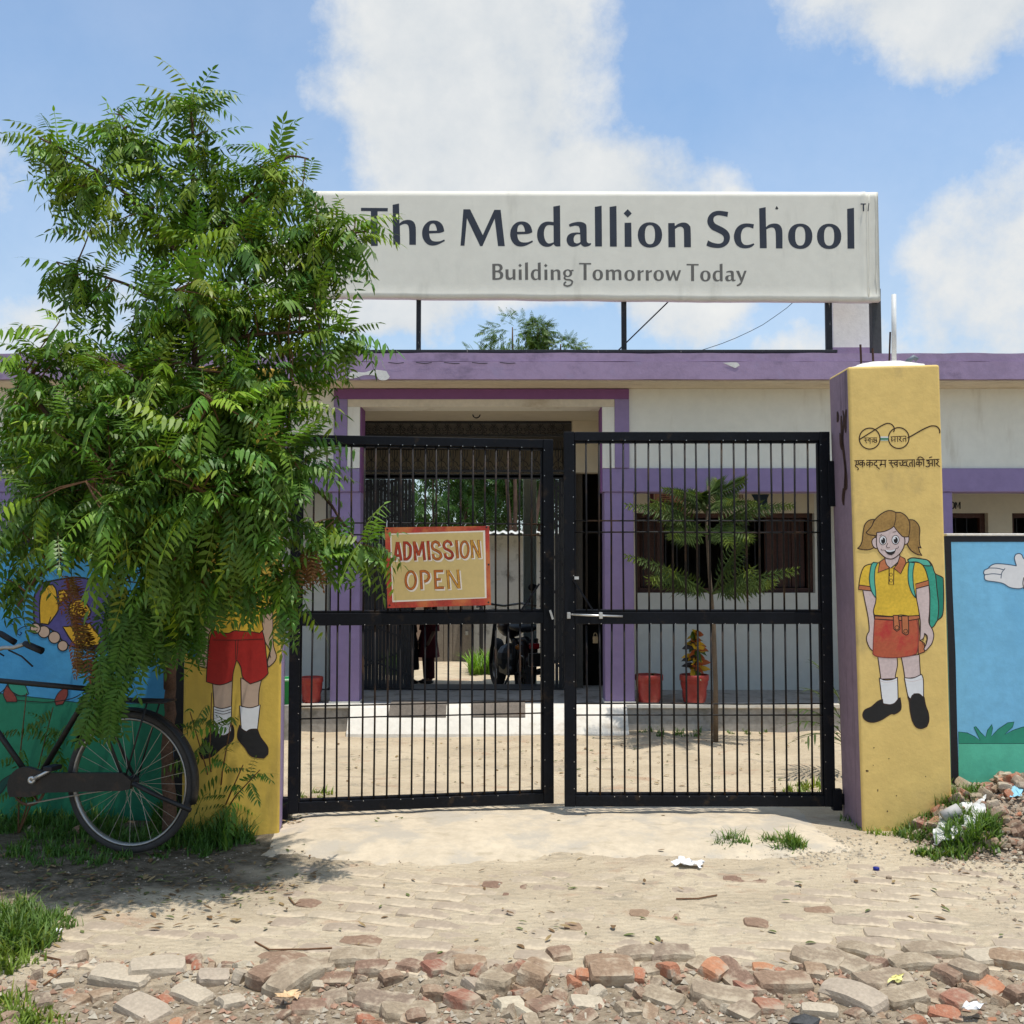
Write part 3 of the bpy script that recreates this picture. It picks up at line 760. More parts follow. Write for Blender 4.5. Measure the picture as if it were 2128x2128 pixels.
# letter outlines: units 1/6.44 px, origin left on the baseline, y up
GL = {
 'h': [[(0, 533), (87, 550), (92, 283), (127, 312), (167, 327), (217, 331), (262, 319), (292, 289), (307, 247), (312, 177), (312, -3), (224, -3), (222, 177), (215, 237), (197, 269), (162, 277), (127, 267), (97, 252), (102, 0), (9, 0)]],
 'e': [[(297, 180), (287, 230), (262, 280), (217, 315), (157, 327), (92, 315), (37, 270), (7, 210), (0, 150), (10, 90), (42, 35), (87, 0), (142, -10), (202, 0), (257, 25), (305, 52), (297, 72), (242, 50), (187, 45), (137, 55), (107, 90), (94, 152), (162, 155), (242, 160)],
       [(94, 188), (99, 240), (117, 275), (147, 285), (172, 272), (190, 235), (199, 190)]],
 'M': [[(38, 490), (128, 490), (298, 145), (452, 483), (537, 483), (593, -3), (502, -3), (457, 365), (293, -3), (263, -3), (86, 370), (53, 3), (0, 3)]],
 'd': [[(307, 546), (312, -2), (252, -2), (220, 28), (182, 0), (127, -9), (72, 6), (27, 48), (4, 108), (0, 168), (12, 228), (47, 288), (97, 321), (152, 330), (220, 323), (217, 530)],
       [(220, 278), (152, 283), (117, 263), (97, 218), (92, 158), (102, 98), (127, 53), (162, 36), (222, 53)]],
 'a': [[(29, 290), (72, 312), (147, 327), (207, 323), (252, 300), (267, 255), (270, 80), (282, 50), (302, 40), (329, 45), (322, 20), (287, 0), (242, -7), (212, 5), (190, 30), (147, 5), (82, -7), (27, 15), (2, 65), (2, 110), (22, 150), (67, 177), (127, 185), (179, 183), (175, 240), (157, 270), (112, 275), (42, 260)],
       [(182, 160), (137, 160), (107, 140), (94, 100), (100, 55), (127, 40), (157, 42), (185, 58)]],
 'l': [[(0, 531), (92, 546), (97, 0), (5, 0)]],
 'i': [[(0, 322), (90, 324), (95, 0), (2, 0)]],
 'dot': [[(42, 505), (97, 447), (42, 392), (-13, 449)]],
 'o': [ellpts(163, 157, 163, 170, 28, 2.2), ellpts(163, 160, 68, 128, 24, 2.5)],
 'n': [[(0, 323), (86, 325), (90, 283), (133, 313), (193, 331), (248, 323), (283, 293), (300, 243), (305, 0), (213, 0), (210, 213), (198, 258), (168, 276), (128, 268), (91, 243), (96, 0), (3, 0)]],
 'S': [[(295, 475), (285, 408), (215, 425), (155, 430), (110, 410), (97, 370), (115, 325), (165, 295), (235, 260), (290, 215), (318, 155), (310, 85), (270, 30), (205, -3), (125, -7), (45, 7), (2, 27), (25, 95), (80, 67), (145, 52), (195, 55), (230, 85), (235, 135), (210, 170), (155, 200), (75, 240), (30, 295), (15, 355), (35, 420), (85, 470), (155, 490), (235, 485)]],
 'c': [[((x - 413) * 1.333, (560 - y) * 1.333) for x, y in ((613, 318), (605, 362), (565, 348), (530, 350), (500, 370), (485, 410), (482, 445), (488, 490), (510, 520), (545, 527), (580, 520), (610, 510), (617, 522), (590, 545), (555, 558), (510, 560), (465, 548), (430, 515), (413, 465), (413, 420), (430, 370), (460, 335), (500, 315), (550, 310))]],
 'T': [[(0, 510), (360, 507), (357, 462), (222, 464), (224, 0), (134, 0), (132, 466), (0, 468)]],
 'B': [[((x - 148) / .42, (1168 - y) / .42) for x, y in ((148, 960), (225, 958), (265, 970), (283, 1000), (280, 1030), (255, 1055), (283, 1075), (292, 1110), (280, 1145), (250, 1163), (200, 1170), (150, 1168))],
       [((x - 148) / .42, (1168 - y) / .42) for x, y in ((188, 985), (225, 985), (245, 1003), (243, 1030), (222, 1045), (188, 1045))],
       [((x - 148) / .42, (1168 - y) / .42) for x, y in ((190, 1070), (225, 1072), (248, 1090), (250, 1120), (235, 1142), (190, 1147))]],
 'u': [[((x - 325) / .42, (1168 - y) / .42) for x, y in ((325, 1032), (365, 1032), (365, 1110), (372, 1135), (390, 1142), (418, 1130), (418, 1030), (455, 1030), (455, 1168), (425, 1168), (420, 1150), (385, 1170), (345, 1165), (328, 1140))]],
 'r': [[(0, 322), (86, 325), (90, 275), (125, 305), (160, 322), (195, 322), (185, 258), (150, 262), (115, 245), (92, 225), (96, 0), (3, 0)]],
 'm': [[(0, 323), (84, 325), (88, 288), (130, 316), (185, 330), (235, 322), (265, 292), (310, 316), (370, 330), (425, 322), (465, 290), (480, 240), (488, 0), (400, 0), (397, 213), (385, 258), (355, 272), (318, 264), (283, 245), (286, 213), (288, 0), (200, 0), (197, 213), (187, 258), (160, 272), (125, 266), (91, 243), (96, 0), (3, 0)]],
 'w': [[(0, 325), (92, 325), (160, 100), (238, 318), (290, 318), (345, 100), (420, 325), (490, 325), (385, 0), (310, 0), (248, 190), (180, 0), (105, 0)]],
 'y': [[(0, 325), (95, 325), (180, 110), (258, 325), (330, 325), (215, 10), (165, -90), (105, -140), (30, -160), (20, -115), (70, -95), (115, -55), (140, 0)]],
}
brd = Paint((0, YS, 0), (0, -1, 0))
def put(mb, g, px, py, sc, off):
    k = sc / 6.44
    loops = [[(px + q[0] * k, py - q[1] * k) for q in l] for l in GL[g]]
    if g == 'o': brd.poly(mb, loops[0], off, loops[1:], smooth=False)
    else: brd.poly(mb, loops[0], off, loops[1:], smooth=True, sharp=50)
FL = 0.0009
mainrow = [('T', 730 + 130 / 6.44, 511), ('h', 730 + 553 / 6.44, 508.3), ('e', 730 + 948 / 6.44, 508.8), ('M', 730 + 1462 / 6.44, 511), ('e', 1000 + 388 / 6.44, 510.8), ('d', 1000 + 748 / 6.44, 511.6), ('a', 1000 + 1143 / 6.44, 511.8), ('l', 1000 + 1520 / 6.44, 512.2), ('l', 1000 + 1718 / 6.44, 512.5),
           ('i', 1240 + 373 / 6.44, 513), ('dot', 1240 + 373 / 6.44, 513), ('o', 1240 + 550 / 6.44, 512.6), ('n', 1240 + 957 / 6.44, 513.8), ('S', 1240 + 1465 / 6.44, 514.2), ('c', 1440 + 413 / 4.83, 516), ('h', 1440 + 665 / 4.83, 515.8), ('o', 1440 + 955 / 4.83, 515.4), ('o', 1440 + 1245 / 4.83, 515.6), ('l', 1440 + 1548 / 4.83, 516.6)]
words = [mainrow[0:3], mainrow[3:13], mainrow[13:]]
for k, wd in enumerate(words):
    mb = MB()
    for g, px, py in wd: put(mb, g, px, py, 1.0, FL)
    mb.build("name_lettering", M_INK, NB)
# ™ mark
mb = MB(); brd.win = (1440, 400, 1 / 4.83)
OFFT = .012
brd.poly(mb, [(1683, 110), (1738, 110), (1738, 121), (1719, 121), (1719, 188), (1705, 188), (1705, 121), (1683, 121)], .017, smooth=False)
brd.poly(mb, [(1752, 188), (1762, 108), (1770, 108), (1763, 188)], .019, smooth=False)
brd.win = (0, 0, 1); mb.build("trademark_lettering", M_INK, NB)
sub = [('B', 1000 + 148 / 6.44, 581.4), ('u', 1000 + 325 / 6.44, 581.4), ('i', 1000 + 502 / 6.44, 581.5), ('dot', 1000 + 502 / 6.44, 581.5), ('l', 1000 + 586 / 6.44, 581.5), ('d', 1000 + 664 / 6.44, 581.6), ('i', 1000 + 846 / 6.44, 581.7), ('dot', 1000 + 846 / 6.44, 581.7), ('n', 1000 + 930 / 6.44, 581.8),
       ('T', 1000 + 1310 / 6.44, 582), ('o', 1000 + 1490 / 6.44, 582), ('m', 1000 + 1668 / 6.44, 582), ('o', 1240 + 370 / 6.44, 582.8), ('r', 1240 + 547 / 6.44, 583), ('r', 1240 + 657 / 6.44, 583), ('o', 1240 + 760 / 6.44, 583), ('w', 1240 + 918 / 6.44, 583.2),
       ('T', 1240 + 1203 / 6.44, 584), ('o', 1240 + 1385 / 6.44, 584), ('d', 1240 + 1552 / 6.44, 584.2), ('a', 1240 + 1720 / 6.44, 584.2), ('y', 1440 + 432 / 4.83, 584.3)]
for wd in (sub[0:9], sub[9:17], sub[17:]):
    mb = MB()
    for g, px, py in wd: put(mb, g, px, py, 0.43 if g != 'T' else 0.45, FL)
    if wd[0][0] == 'B':
        brd.win = (1000, 400, 1 / 6.44)
        brd.poly(mb, ellpts(1157, 1080, 62, 52, 24), FL, [ellpts(1157, 1080, 27, 36, 20)], smooth=False)
        brd.line(mb, [(1200, 1050), (1216, 1044), (1236, 1044)], 20, FL + .0002)
        brd.line(mb, [(1124, 1122), (1112, 1146), (1135, 1164), (1190, 1170), (1222, 1192), (1205, 1232), (1155, 1252), (1112, 1240), (1112, 1216), (1135, 1196)], 22, FL + .0004)
        brd.win = (0, 0, 1)
    mb.build("motto_lettering", M_INK2, NB)
mb = MB(); brd.win = (1440, 400, 1 / 4.83)
brd.poly(mb, [(825, 165), (840, 135), (858, 160), (845, 172)], FL, smooth=False)
brd.win = (0, 0, 1); mb.build("tear", M_BLACKMAT, NB)

# ================================================================ gate pillars, boundary walls and their murals
M_YELLOW = mat("yellow_wall_paint", (0.74, 0.525, 0.175), 0.75, 0.07, 1.6, 0.28, 34, 0.006, grime=(0.36, 0.27, 0.13), gamt=0.7, gscale=(2.6, 2.6, 1.8), gth=(.53, .74))
M_YELLOW2 = mat("deep_yellow_wall_paint", (0.62, 0.42, 0.075), 0.7, 0.08, 1.6, 0.28, 34, 0.006, grime=(0.33, 0.22, 0.07), gamt=0.5, gscale=(6, 6, .9), gth=(.54, .76))
M_PSIDE = mat("streaked_purple_paint", (0.27, 0.195, 0.25), 0.7, 0.10, 2, 0.3, 30, 0.006, grime=(0.045, 0.03, 0.04), gamt=0.6, gscale=(14, 14, 0.9), gth=(.54, .72))
M_CAP = mat("white_cement_cap", (0.74, 0.70, 0.64), 0.95, 0.08, 5, 0.5, 40, 0.01)
M_RUST = mat("rust_stain", (0.055, 0.026, 0.017), 0.8, 0.3, 12, 0.2, 60)
P_BLACK = mat("black_paint_band", (0.014, 0.014, 0.018), 0.6, 0.2, 6, 0.2, 60)
P_BLUE = mat("sky_blue_mural_paint", (0.19, 0.49, 0.74), 0.65, 0.09, 1.6, 0.25, 30, 0.005, col2=(0.16, 0.44, 0.69), c2scale=2.2, c2th=(.45, .7))
P_BLUE2 = mat("shaded_blue_mural_paint", (0.06, 0.30, 0.56), 0.65, 0.10, 1.6, 0.25, 30, 0.005, col2=(0.035, 0.22, 0.46), c2scale=2.2, c2th=(.4, .7))  # left wall blue, with the tree's shade put into the colour
P_GREEN = mat("green_mural_paint", (0.10, 0.48, 0.33), 0.65, 0.10, 1.8, 0.25, 30, 0.005)
P_GREEND = mat("dark_green_mural_paint", (0.03, 0.26, 0.17), 0.65, 0.10, 2, 0.1, 30)
P_GREEN2 = mat("shaded_green_mural_paint", (0.015, 0.17, 0.095), 0.65, 0.12, 2, 0.2, 30)  # left wall green, darkened in colour for the same tree shade
P_LINE = mat("dark_brown_outline", (0.035, 0.016, 0.012), 0.6, 0.1, 5, 0)
P_LINEG = mat("dark_teal_outline", (0.008, 0.06, 0.06), 0.6, 0.1, 5, 0)
P_SKIN = mat("painted_skin_pink", (0.60, 0.475, 0.45), 0.7, 0.10, 7, 0.05)
P_SKIN2 = mat("painted_skin_tan", (0.50, 0.36, 0.27), 0.7, 0.05, 4, 0.05)
P_HAIR = mat("painted_brown_hair", (0.34, 0.20, 0.06), 0.7, 0.22, 9, 0.05)
P_SHIRT = mat("painted_yellow_shirt", (0.70, 0.46, 0.045), 0.7, 0.14, 7, 0.05)
P_ORANGE = mat("painted_orange_trim", (0.48, 0.16, 0.065), 0.7, 0.15, 8, 0.05)
P_SKIRT = mat("painted_red_skirt", (0.47, 0.105, 0.05), 0.7, 0.12, 6, 0.05, col2=(0.45, 0.04, 0.035), c2scale=7, c2th=(.45, .62))
P_TEAL = mat("painted_green_bag", (0.045, 0.33, 0.23), 0.7, 0.18, 8, 0.05)
P_TEALD = mat("painted_dark_green_bag", (0.02, 0.22, 0.155), 0.7, 0.08, 5, 0.05)
P_TEALL = mat("painted_light_green_bag", (0.10, 0.43, 0.32), 0.7, 0.08, 5, 0.05)
P_WHITE = mat("painted_white", (0.72, 0.72, 0.73), 0.7, 0.04, 4, 0.05)
P_BLACKS = mat("painted_black", (0.016, 0.015, 0.015), 0.6, 0.15, 6, 0.05)
P_RED = mat("painted_red", (0.36, 0.018, 0.014), 0.6, 0.1, 5, 0.05)
P_PURP = mat("painted_violet", (0.075, 0.065, 0.22), 0.65, 0.15, 4, 0.05)
P_GOLD = mat("painted_gold", (0.62, 0.36, 0.025), 0.65, 0.12, 6, 0.05)
P_BRICKRED = mat("painted_brick_red", (0.22, 0.045, 0.035), 0.65, 0.15, 6, 0.05)
P_INK = mat("brown_sign_paint", (0.040, 0.018, 0.008), 0.6, 0.1, 5, 0)

# ---- right pillar
YP = 5.55
RP = empty("gate_pillar", (2.15, YP + .18, 0.0), "yellow gate pillar painted with a schoolgirl and Hindi slogan beside the right gate leaf", "pillar")
def pillar(root, front, back, ztop, zbase, mats):
    # front: list of (x,y,z) BL BR TR TL ; back the same, order for a closed prism with a rounded head
    mb = MB(); n = 10; ring = []
    for k in range(n + 1):
        t = k / n
        fl = [front[0].lerp(front[3], t), front[1].lerp(front[2], t), back[1].lerp(back[2], t), back[0].lerp(back[3], t)]
        base = len(mb.v); mb.v += fl; ring.append(base)
    for a, b in zip(ring, ring[1:]):
        for q in range(4):
            mb.f.append((a + q, a + (q + 1) % 4, b + (q + 1) % 4, b + q)); mb.mi.append((0, 2, 0, 1)[q])
    mb.f.append((3, 2, 1, 0)); mb.mi.append(0)
    mb.f.append(tuple(ring[-1] + q for q in range(4))); mb.mi.append(3)
    return mb.build("pillar_shaft", mats, root, bevel=0.014, bseg=3, weld=True, smooth=False)
f = [at(1794, 1704, YP), at(1981, 1704, YP), at(1953, 757, YP), at(1762, 762, YP)]
f[0].z = f[1].z = -0.15
bk = [p + Vector((0, 0.34, 0)) for p in f]
pillar(RP, f, bk, 0, 0, [M_YELLOW, M_PSIDE, M_YELLOW, M_CAP])
# lumpy cement on the head
mb = MB(); n = 16
ztp = f[2].z
for j in range(n + 1):
    for i in range(n + 1):
        u, v = i / n, j / n
        x = f[3].x + (f[2].x - f[3].x) * (0.012 + 0.976 * u); y = YP + 0.004 + 0.332 * v
        e = min(u, 1 - u, v, 1 - v)
        z = ztp - 0.055 + 0.062 * sstep(0, .16, e) + 0.025 * math.sin(math.pi * u) + 0.010 * fbm(x, y, 9, 3) * sstep(0, .15, e)
        mb.v.append(Vector((x, y, z)))
for j in range(n):
    for i in range(n): mb.f.append((j * (n + 1) + i, j * (n + 1) + i + 1, (j + 1) * (n + 1) + i + 1, (j + 1) * (n + 1) + i)); mb.mi.append(0)
mb.build("cement_cap", M_CAP, RP, smooth=True)
for px, p0, p1 in ((1790, 758, 716), (1815, 752, 724)):
    MB().tube([at(px, p0 + 8, YP + .2), at(px - 1, (p0 + p1) / 2, YP + .2), at(px - 2, p1, YP + .2)], .006, 6).build("rebar_stub", M_RUST, RP)
MB().tube([at(1858, 752, YP + .18), at(1857.5, 612, YP + .18)], .0135, 10).build("conduit_pipe", mat("white_plastic_pipe", (.66, .66, .64), .45, .05), RP, smooth=True)
MB().tube([at(1848, 752, YP + .2), at(1850, 690, YP + .2)], .005, 6).build("rebar_stub", M_RUST, RP)
MB().tube([at(1885, 752, YP + .25), at(1899, 742, YP + .25), at(1906, 748, YP + .25)], .014, 8).build("pipe_elbow", mat("grey_plastic_pipe", (.16, .19, .22), .5, .05), RP, smooth=True)
# rust runs on the side face under and above the hinge
mb = MB(); xs_ = f[3].lerp(f[0], 0.3).x
pside = Paint(f[0] + Vector((0, .1, 0)), (f[3] - f[0]).cross(Vector((0, 1, 0))) * -1)
sn = (f[3] - f[0]).cross(Vector((0, 1, 0))).normalized()
if sn.x > 0: sn = -sn
pside.n = sn; pside.p0 = f[0]
pside.win = (1700, 700, 0.22153)
for pl in ([(232, 690), (240, 800), (225, 950), (240, 1100), (255, 1250), (248, 1400), (240, 1550)], [(262, 680), (255, 780), (258, 900)], [(215, 740), (222, 900), (232, 1050)], [(250, 1150), (258, 1320), (245, 1480)], [(205, 900), (212, 1000), (222, 1060)], [(236, 1420), (232, 1520), (240, 1580)], [(262, 1260), (264, 1400), (256, 1440)], [(180, 700), (184, 760), (180, 800)]):
    pside.line(mb, pl, 20, .003, taper=True)
mb.build("rust_run", M_RUST, RP)
pside.win = (0, 0, 1)

# ---- schoolgirl mural
PG = Paint((0, YP, 0), (0, -1, 0), (1700, 1028, 0.22153))
girl = empty("painted_girl", (2.15, YP, 0.9), parent=RP); tag(girl, "painted cartoon schoolgirl with ponytails and green school bag")
OFF = [0.0006]
def shape(root, name, m, pts, P, holes=(), outline=9, lm=None, smooth=True, step=True):
    if step: OFF[0] += 0.00007
    mb = MB(); P.poly(mb, pts, OFF[0], holes, smooth=smooth, mi=0)
    if outline: P.line(mb, pts, outline, OFF[0] + .00003, closed=True, smooth=smooth, sharp=48, mi=1)
    return mb.build(name, [m, lm or P_LINE], root)
def ink(root, name, lines, P, w=7, m=None, closed=False):
    OFF[0] += 0.00007
    mb = MB()
    for k, l in enumerate(lines): P.line(mb, l, w, OFF[0] + k * 0.000006, closed=closed)
    return mb.build(name, m or P_LINE, root)
dy = 1679.4
shape(girl, "school_bag", P_TEAL, [(840, 610), (880, 592), (960, 600), (1030, 615), (1070, 660), (1100, 740), (1160, 770), (1175, 810), (1180, 950), (1175, 1060), (1165, 1140), (1120, 1180), (1090, 1230), (1065, 1250), (1045, 1240), (1050, 960), (1040, 850), (1020, 750), (980, 670), (930, 630), (860, 630)], PG)
shape(girl, "bag_pocket", P_TEALD, [(1102, 745), (1160, 772), (1176, 810), (1177, 1060), (1160, 1143), (1122, 1176), (1132, 1050), (1117, 900)], PG)
shape(girl, "bag_flap", P_TEALL, [(842, 612), (880, 594), (960, 602), (1030, 617), (1063, 668), (990, 663), (930, 632), (850, 634)], PG)
shape(girl, "leg", P_SKIN, [(560, 1515), (740, 1520), (745, 1600), (725, 1700), (740, 1725), (590, 1730), (575, 1620)], PG)
shape(girl, "leg", P_SKIN, [(780, 1520), (950, 1500), (955, 1600), (962, 1710), (815, 1725), (800, 1620)], PG)
shape(girl, "sock", P_WHITE, [(575, 1718), (620, 1738), (690, 1735), (745, 1712), (750, 1930), (730, 1950), (680, 1970), (610, 1960), (600, 1920), (585, 1800)], PG)
shape(girl, "sock", P_WHITE, [(810, 1717), (890, 1720), (970, 1685), (988, 1740), (990, 1905), (975, 1900), (945, 1870), (900, 1868), (875, 1920), (845, 1890), (825, 1800)], PG)
shape(girl, "shoe", P_BLACKS, [(x, y + dy) for x, y in ((605, 240), (560, 260), (500, 310), (440, 340), (420, 380), (430, 420), (470, 450), (530, 455), (600, 430), (680, 380), (720, 378), (770, 345), (780, 300), (770, 225), (750, 240), (720, 275), (680, 290), (630, 290), (610, 275))], PG)
shape(girl, "shoe", P_BLACKS, [(x, y + dy) for x, y in ((840, 215), (870, 245), (880, 210), (910, 190), (950, 190), (980, 215), (995, 220), (1010, 300), (1035, 370), (1040, 440), (1020, 495), (970, 515), (920, 500), (885, 440), (865, 350), (855, 260))], PG)
shape(girl, "skirt_side", P_ORANGE, [(940, 1150), (955, 1300), (962, 1370), (1000, 1395), (1000, 1475), (940, 1497), (938, 1260), (925, 1165)], PG)
shape(girl, "arm", P_SKIN, [(420, 895), (500, 900), (545, 965), (540, 1010), (520, 1090), (530, 1180), (525, 1300), (515, 1470), (480, 1430), (455, 1360), (462, 1310), (480, 1270), (470, 1150), (440, 1000)], PG)
shape(girl, "arm", P_SKIN, [(918, 875), (1040, 850), (1048, 960), (1045, 1100), (1040, 1200), (1075, 1270), (1085, 1330), (1065, 1400), (1010, 1465), (992, 1450), (1020, 1385), (1025, 1330), (1000, 1300), (990, 1345), (955, 1370), (960, 1200), (940, 1060), (925, 980)], PG)
shape(girl, "shirt", P_SHIRT, [(570, 640), (500, 650), (440, 670), (410, 720), (390, 800), (380, 890), (490, 900), (545, 960), (540, 1010), (520, 1090), (530, 1130), (600, 1135), (700, 1142), (780, 1128), (880, 1142), (950, 1130), (940, 1060), (925, 980), (918, 882), (1040, 850), (1030, 780), (1000, 690), (950, 640), (840, 635), (800, 660), (620, 660)], PG)
shape(girl, "cuff", P_ORANGE, [(388, 848), (492, 862), (491, 902), (380, 890)], PG, smooth=False)
shape(girl, "cuff", P_ORANGE, [(915, 838), (1035, 803), (1040, 850), (919, 882)], PG, smooth=False)
shape(girl, "skirt", P_SKIRT, [(530, 1165), (700, 1178), (925, 1165), (940, 1260), (940, 1400), (925, 1490), (850, 1515), (700, 1530), (560, 1520), (515, 1495), (520, 1350)], PG, lm=P_BRICKRED)
shape(girl, "waistband", P_ORANGE, [(530, 1138), (700, 1145), (950, 1133), (955, 1163), (840, 1180), (700, 1176), (530, 1166)], PG)
shape(girl, "skirt_strap", P_ORANGE, [(705, 1132), (752, 1132), (768, 1260), (740, 1282), (712, 1260)], PG)
shape(girl, "skirt_strap", P_ORANGE, [(785, 1138), (845, 1138), (850, 1290), (825, 1317), (790, 1295)], PG)
ink(girl, "button", [ellpts(740, 1247, 18, 18, 12), ellpts(822, 1280, 18, 18, 12)], PG, 6, closed=True)
shape(girl, "bag_strap", P_TEALL, [(520, 635), (558, 640), (535, 700), (530, 800), (540, 900), (543, 970), (500, 900), (482, 800), (488, 720), (500, 660)], PG, lm=P_LINEG)
shape(girl, "bag_strap", P_TEALL, [(855, 632), (905, 640), (890, 730), (895, 850), (918, 970), (880, 920), (850, 830), (845, 730)], PG, lm=P_LINEG)
shape(girl, "neck", P_SKIN, [(628, 575), (690, 590), (765, 560), (770, 610), (730, 650), (680, 692), (635, 645)], PG)
shape(girl, "collar", P_ORANGE, [(625, 600), (580, 630), (562, 730), (668, 690), (640, 650)], PG, smooth=False)
shape(girl, "collar", P_ORANGE, [(768, 575), (815, 600), (825, 640), (775, 742), (712, 690), (745, 650)], PG, smooth=False)
shape(girl, "placket", P_SHIRT, [(668, 690), (712, 690), (708, 843), (665, 840)], PG, smooth=False)
ink(girl, "button", [ellpts(684, 750, 13, 15, 12), ellpts(685, 805, 13, 15, 12)], PG, 5, closed=True)
shape(girl, "ponytail", P_HAIR, [(530, 232), (480, 240), (440, 280), (425, 340), (415, 430), (395, 480), (370, 505), (420, 515), (480, 515), (530, 490), (545, 440), (520, 330), (515, 270)], PG)
shape(girl, "ponytail", P_HAIR, [(850, 235), (900, 240), (940, 280), (955, 330), (950, 400), (955, 470), (968, 500), (940, 490), (955, 540), (975, 570), (920, 555), (870, 520), (840, 470), (830, 420), (855, 330)], PG)
shape(girl, "ear", P_SKIN, [(560, 395), (520, 410), (505, 440), (515, 480), (540, 505), (560, 500)], PG)
shape(girl, "ear", P_SKIN, [(800, 400), (830, 380), (852, 390), (852, 430), (835, 460), (800, 468)], PG)
shape(girl, "face", P_SKIN, [(550, 340), (620, 330), (680, 310), (712, 285), (740, 320), (775, 365), (805, 395), (815, 440), (800, 500), (770, 550), (730, 585), (690, 603), (640, 595), (595, 560), (565, 520), (548, 460)], PG)
shape(girl, "hair", P_HAIR, [(450, 355), (500, 300), (530, 240), (580, 190), (640, 155), (690, 150), (730, 165), (780, 170), (830, 205), (858, 260), (860, 330), (850, 395), (800, 395), (770, 370), (735, 330), (712, 295), (680, 320), (620, 345), (550, 355), (550, 385), (480, 375)], PG)
ink(girl, "hair_parting", [[(730, 165), (728, 230), (712, 295)]], PG, 7)
for cx, cy in ((609, 428), (727, 423)):
    shape(girl, "eye", P_WHITE, ellpts(cx, cy, 34, 42, 20), PG, outline=6, smooth=False)
    shape(girl, "pupil", P_BLACKS, ellpts(cx + 2, cy + 4, 20, 30, 18), PG, outline=0, smooth=False)
    shape(girl, "glint", P_WHITE, ellpts(cx - 8, cy - 14, 8, 9, 10), PG, outline=0, smooth=False)
shape(girl, "mouth", P_BLACKS, [(625, 520), (665, 532), (705, 522), (730, 507), (716, 545), (690, 565), (655, 556)], PG, outline=5)
shape(girl, "teeth", P_WHITE, [(632, 517), (680, 524), (726, 509), (718, 526), (680, 537), (645, 532)], PG, outline=0)
ink(girl, "smile_line", [[(590, 508), (594, 520), (625, 520)], [(730, 507), (752, 498), (755, 485)], [(655, 455), (640, 485), (650, 497), (674, 494)], [(578, 385), (600, 372)], [(700, 352), (735, 345)]], PG, 5)
ink(girl, "finger_line", [[(990, 1345), (985, 1400), (1010, 1420)], [(1000, 1300), (1020, 1350), (1010, 1385)]], PG, 5)
ink(girl, "sock_fold", [[(583, 1745), (640, 1760), (742, 1742)], [(818, 1742), (890, 1752), (985, 1725)]], PG, 3, m=P_SKIN)

# ---- spectacles emblem and slogan
PE = Paint((0, YP, 0), (0, -1, 0), (1760, 870, 0.10352))
emb = empty("painted_emblem", (2.15, YP, 1.95), parent=RP); tag(emb, "brown painted round spectacles emblem with Hindi words in the lenses")
OFF[0] = 0.0008
ink(emb, "lens_ring", [ellpts(457, 400, 207, 210, 40)], PE, 23, P_INK, True)
ink(emb, "lens_ring", [ellpts(1040, 389, 206, 209, 40)], PE, 23, P_INK, True)
ink(emb, "temple", [[(240, 425), (330, 370), (560, 225), (700, 140), (790, 100), (850, 97), (910, 125), (945, 175), (952, 225), (935, 268)]], PE, 23, P_INK)
ink(emb, "temple", [[(1215, 385), (1300, 345), (1500, 230), (1650, 160), (1730, 145), (1800, 158), (1850, 205), (1866, 260), (1860, 295)]], PE, 25, P_INK)
ink(emb, "bridge_stripe", [[(678, 372), (828, 372)]], PE, 26, P_WHITE); ink(emb, "bridge_stripe", [[(674, 406), (830, 406)]], PE, 36, mat("painted_bottle_green", (.06, .22, .13), .7, .05)); ink(emb, "bridge_stripe", [[(678, 436), (824, 436)]], PE, 20, mat("painted_pale_teal", (.42, .50, .42), .7, .05))
ink(emb, "lens_word", [[(342, 388), (606, 384)], [(374, 392), (386, 412), (372, 434), (342, 430)], [(368, 436), (402, 496)], [(378, 432), (428, 430)], [(462, 400), (434, 414), (440, 448), (466, 452)], [(467, 390), (468, 502)], [(484, 420), (520, 428), (526, 458), (502, 474)], [(524, 400), (545, 425)], [(556, 398), (562, 428), (540, 452), (560, 482), (598, 470), (588, 430), (560, 440)], [(588, 398), (606, 470)]], PE, 13, P_INK)
ink(emb, "lens_word", [[(876, 366), (1192, 350)], [(890, 370), (908, 398), (890, 420), (908, 432), (962, 424)], [(967, 364), (968, 472)], [(908, 432), (900, 450), (916, 456)], [(1015, 360), (1020, 467)], [(1050, 360), (1086, 385), (1070, 410), (1046, 414), (1106, 467)], [(1184, 354), (1186, 462)], [(1180, 404), (1140, 400), (1125, 425), (1140, 456)]], PE, 15, P_INK)
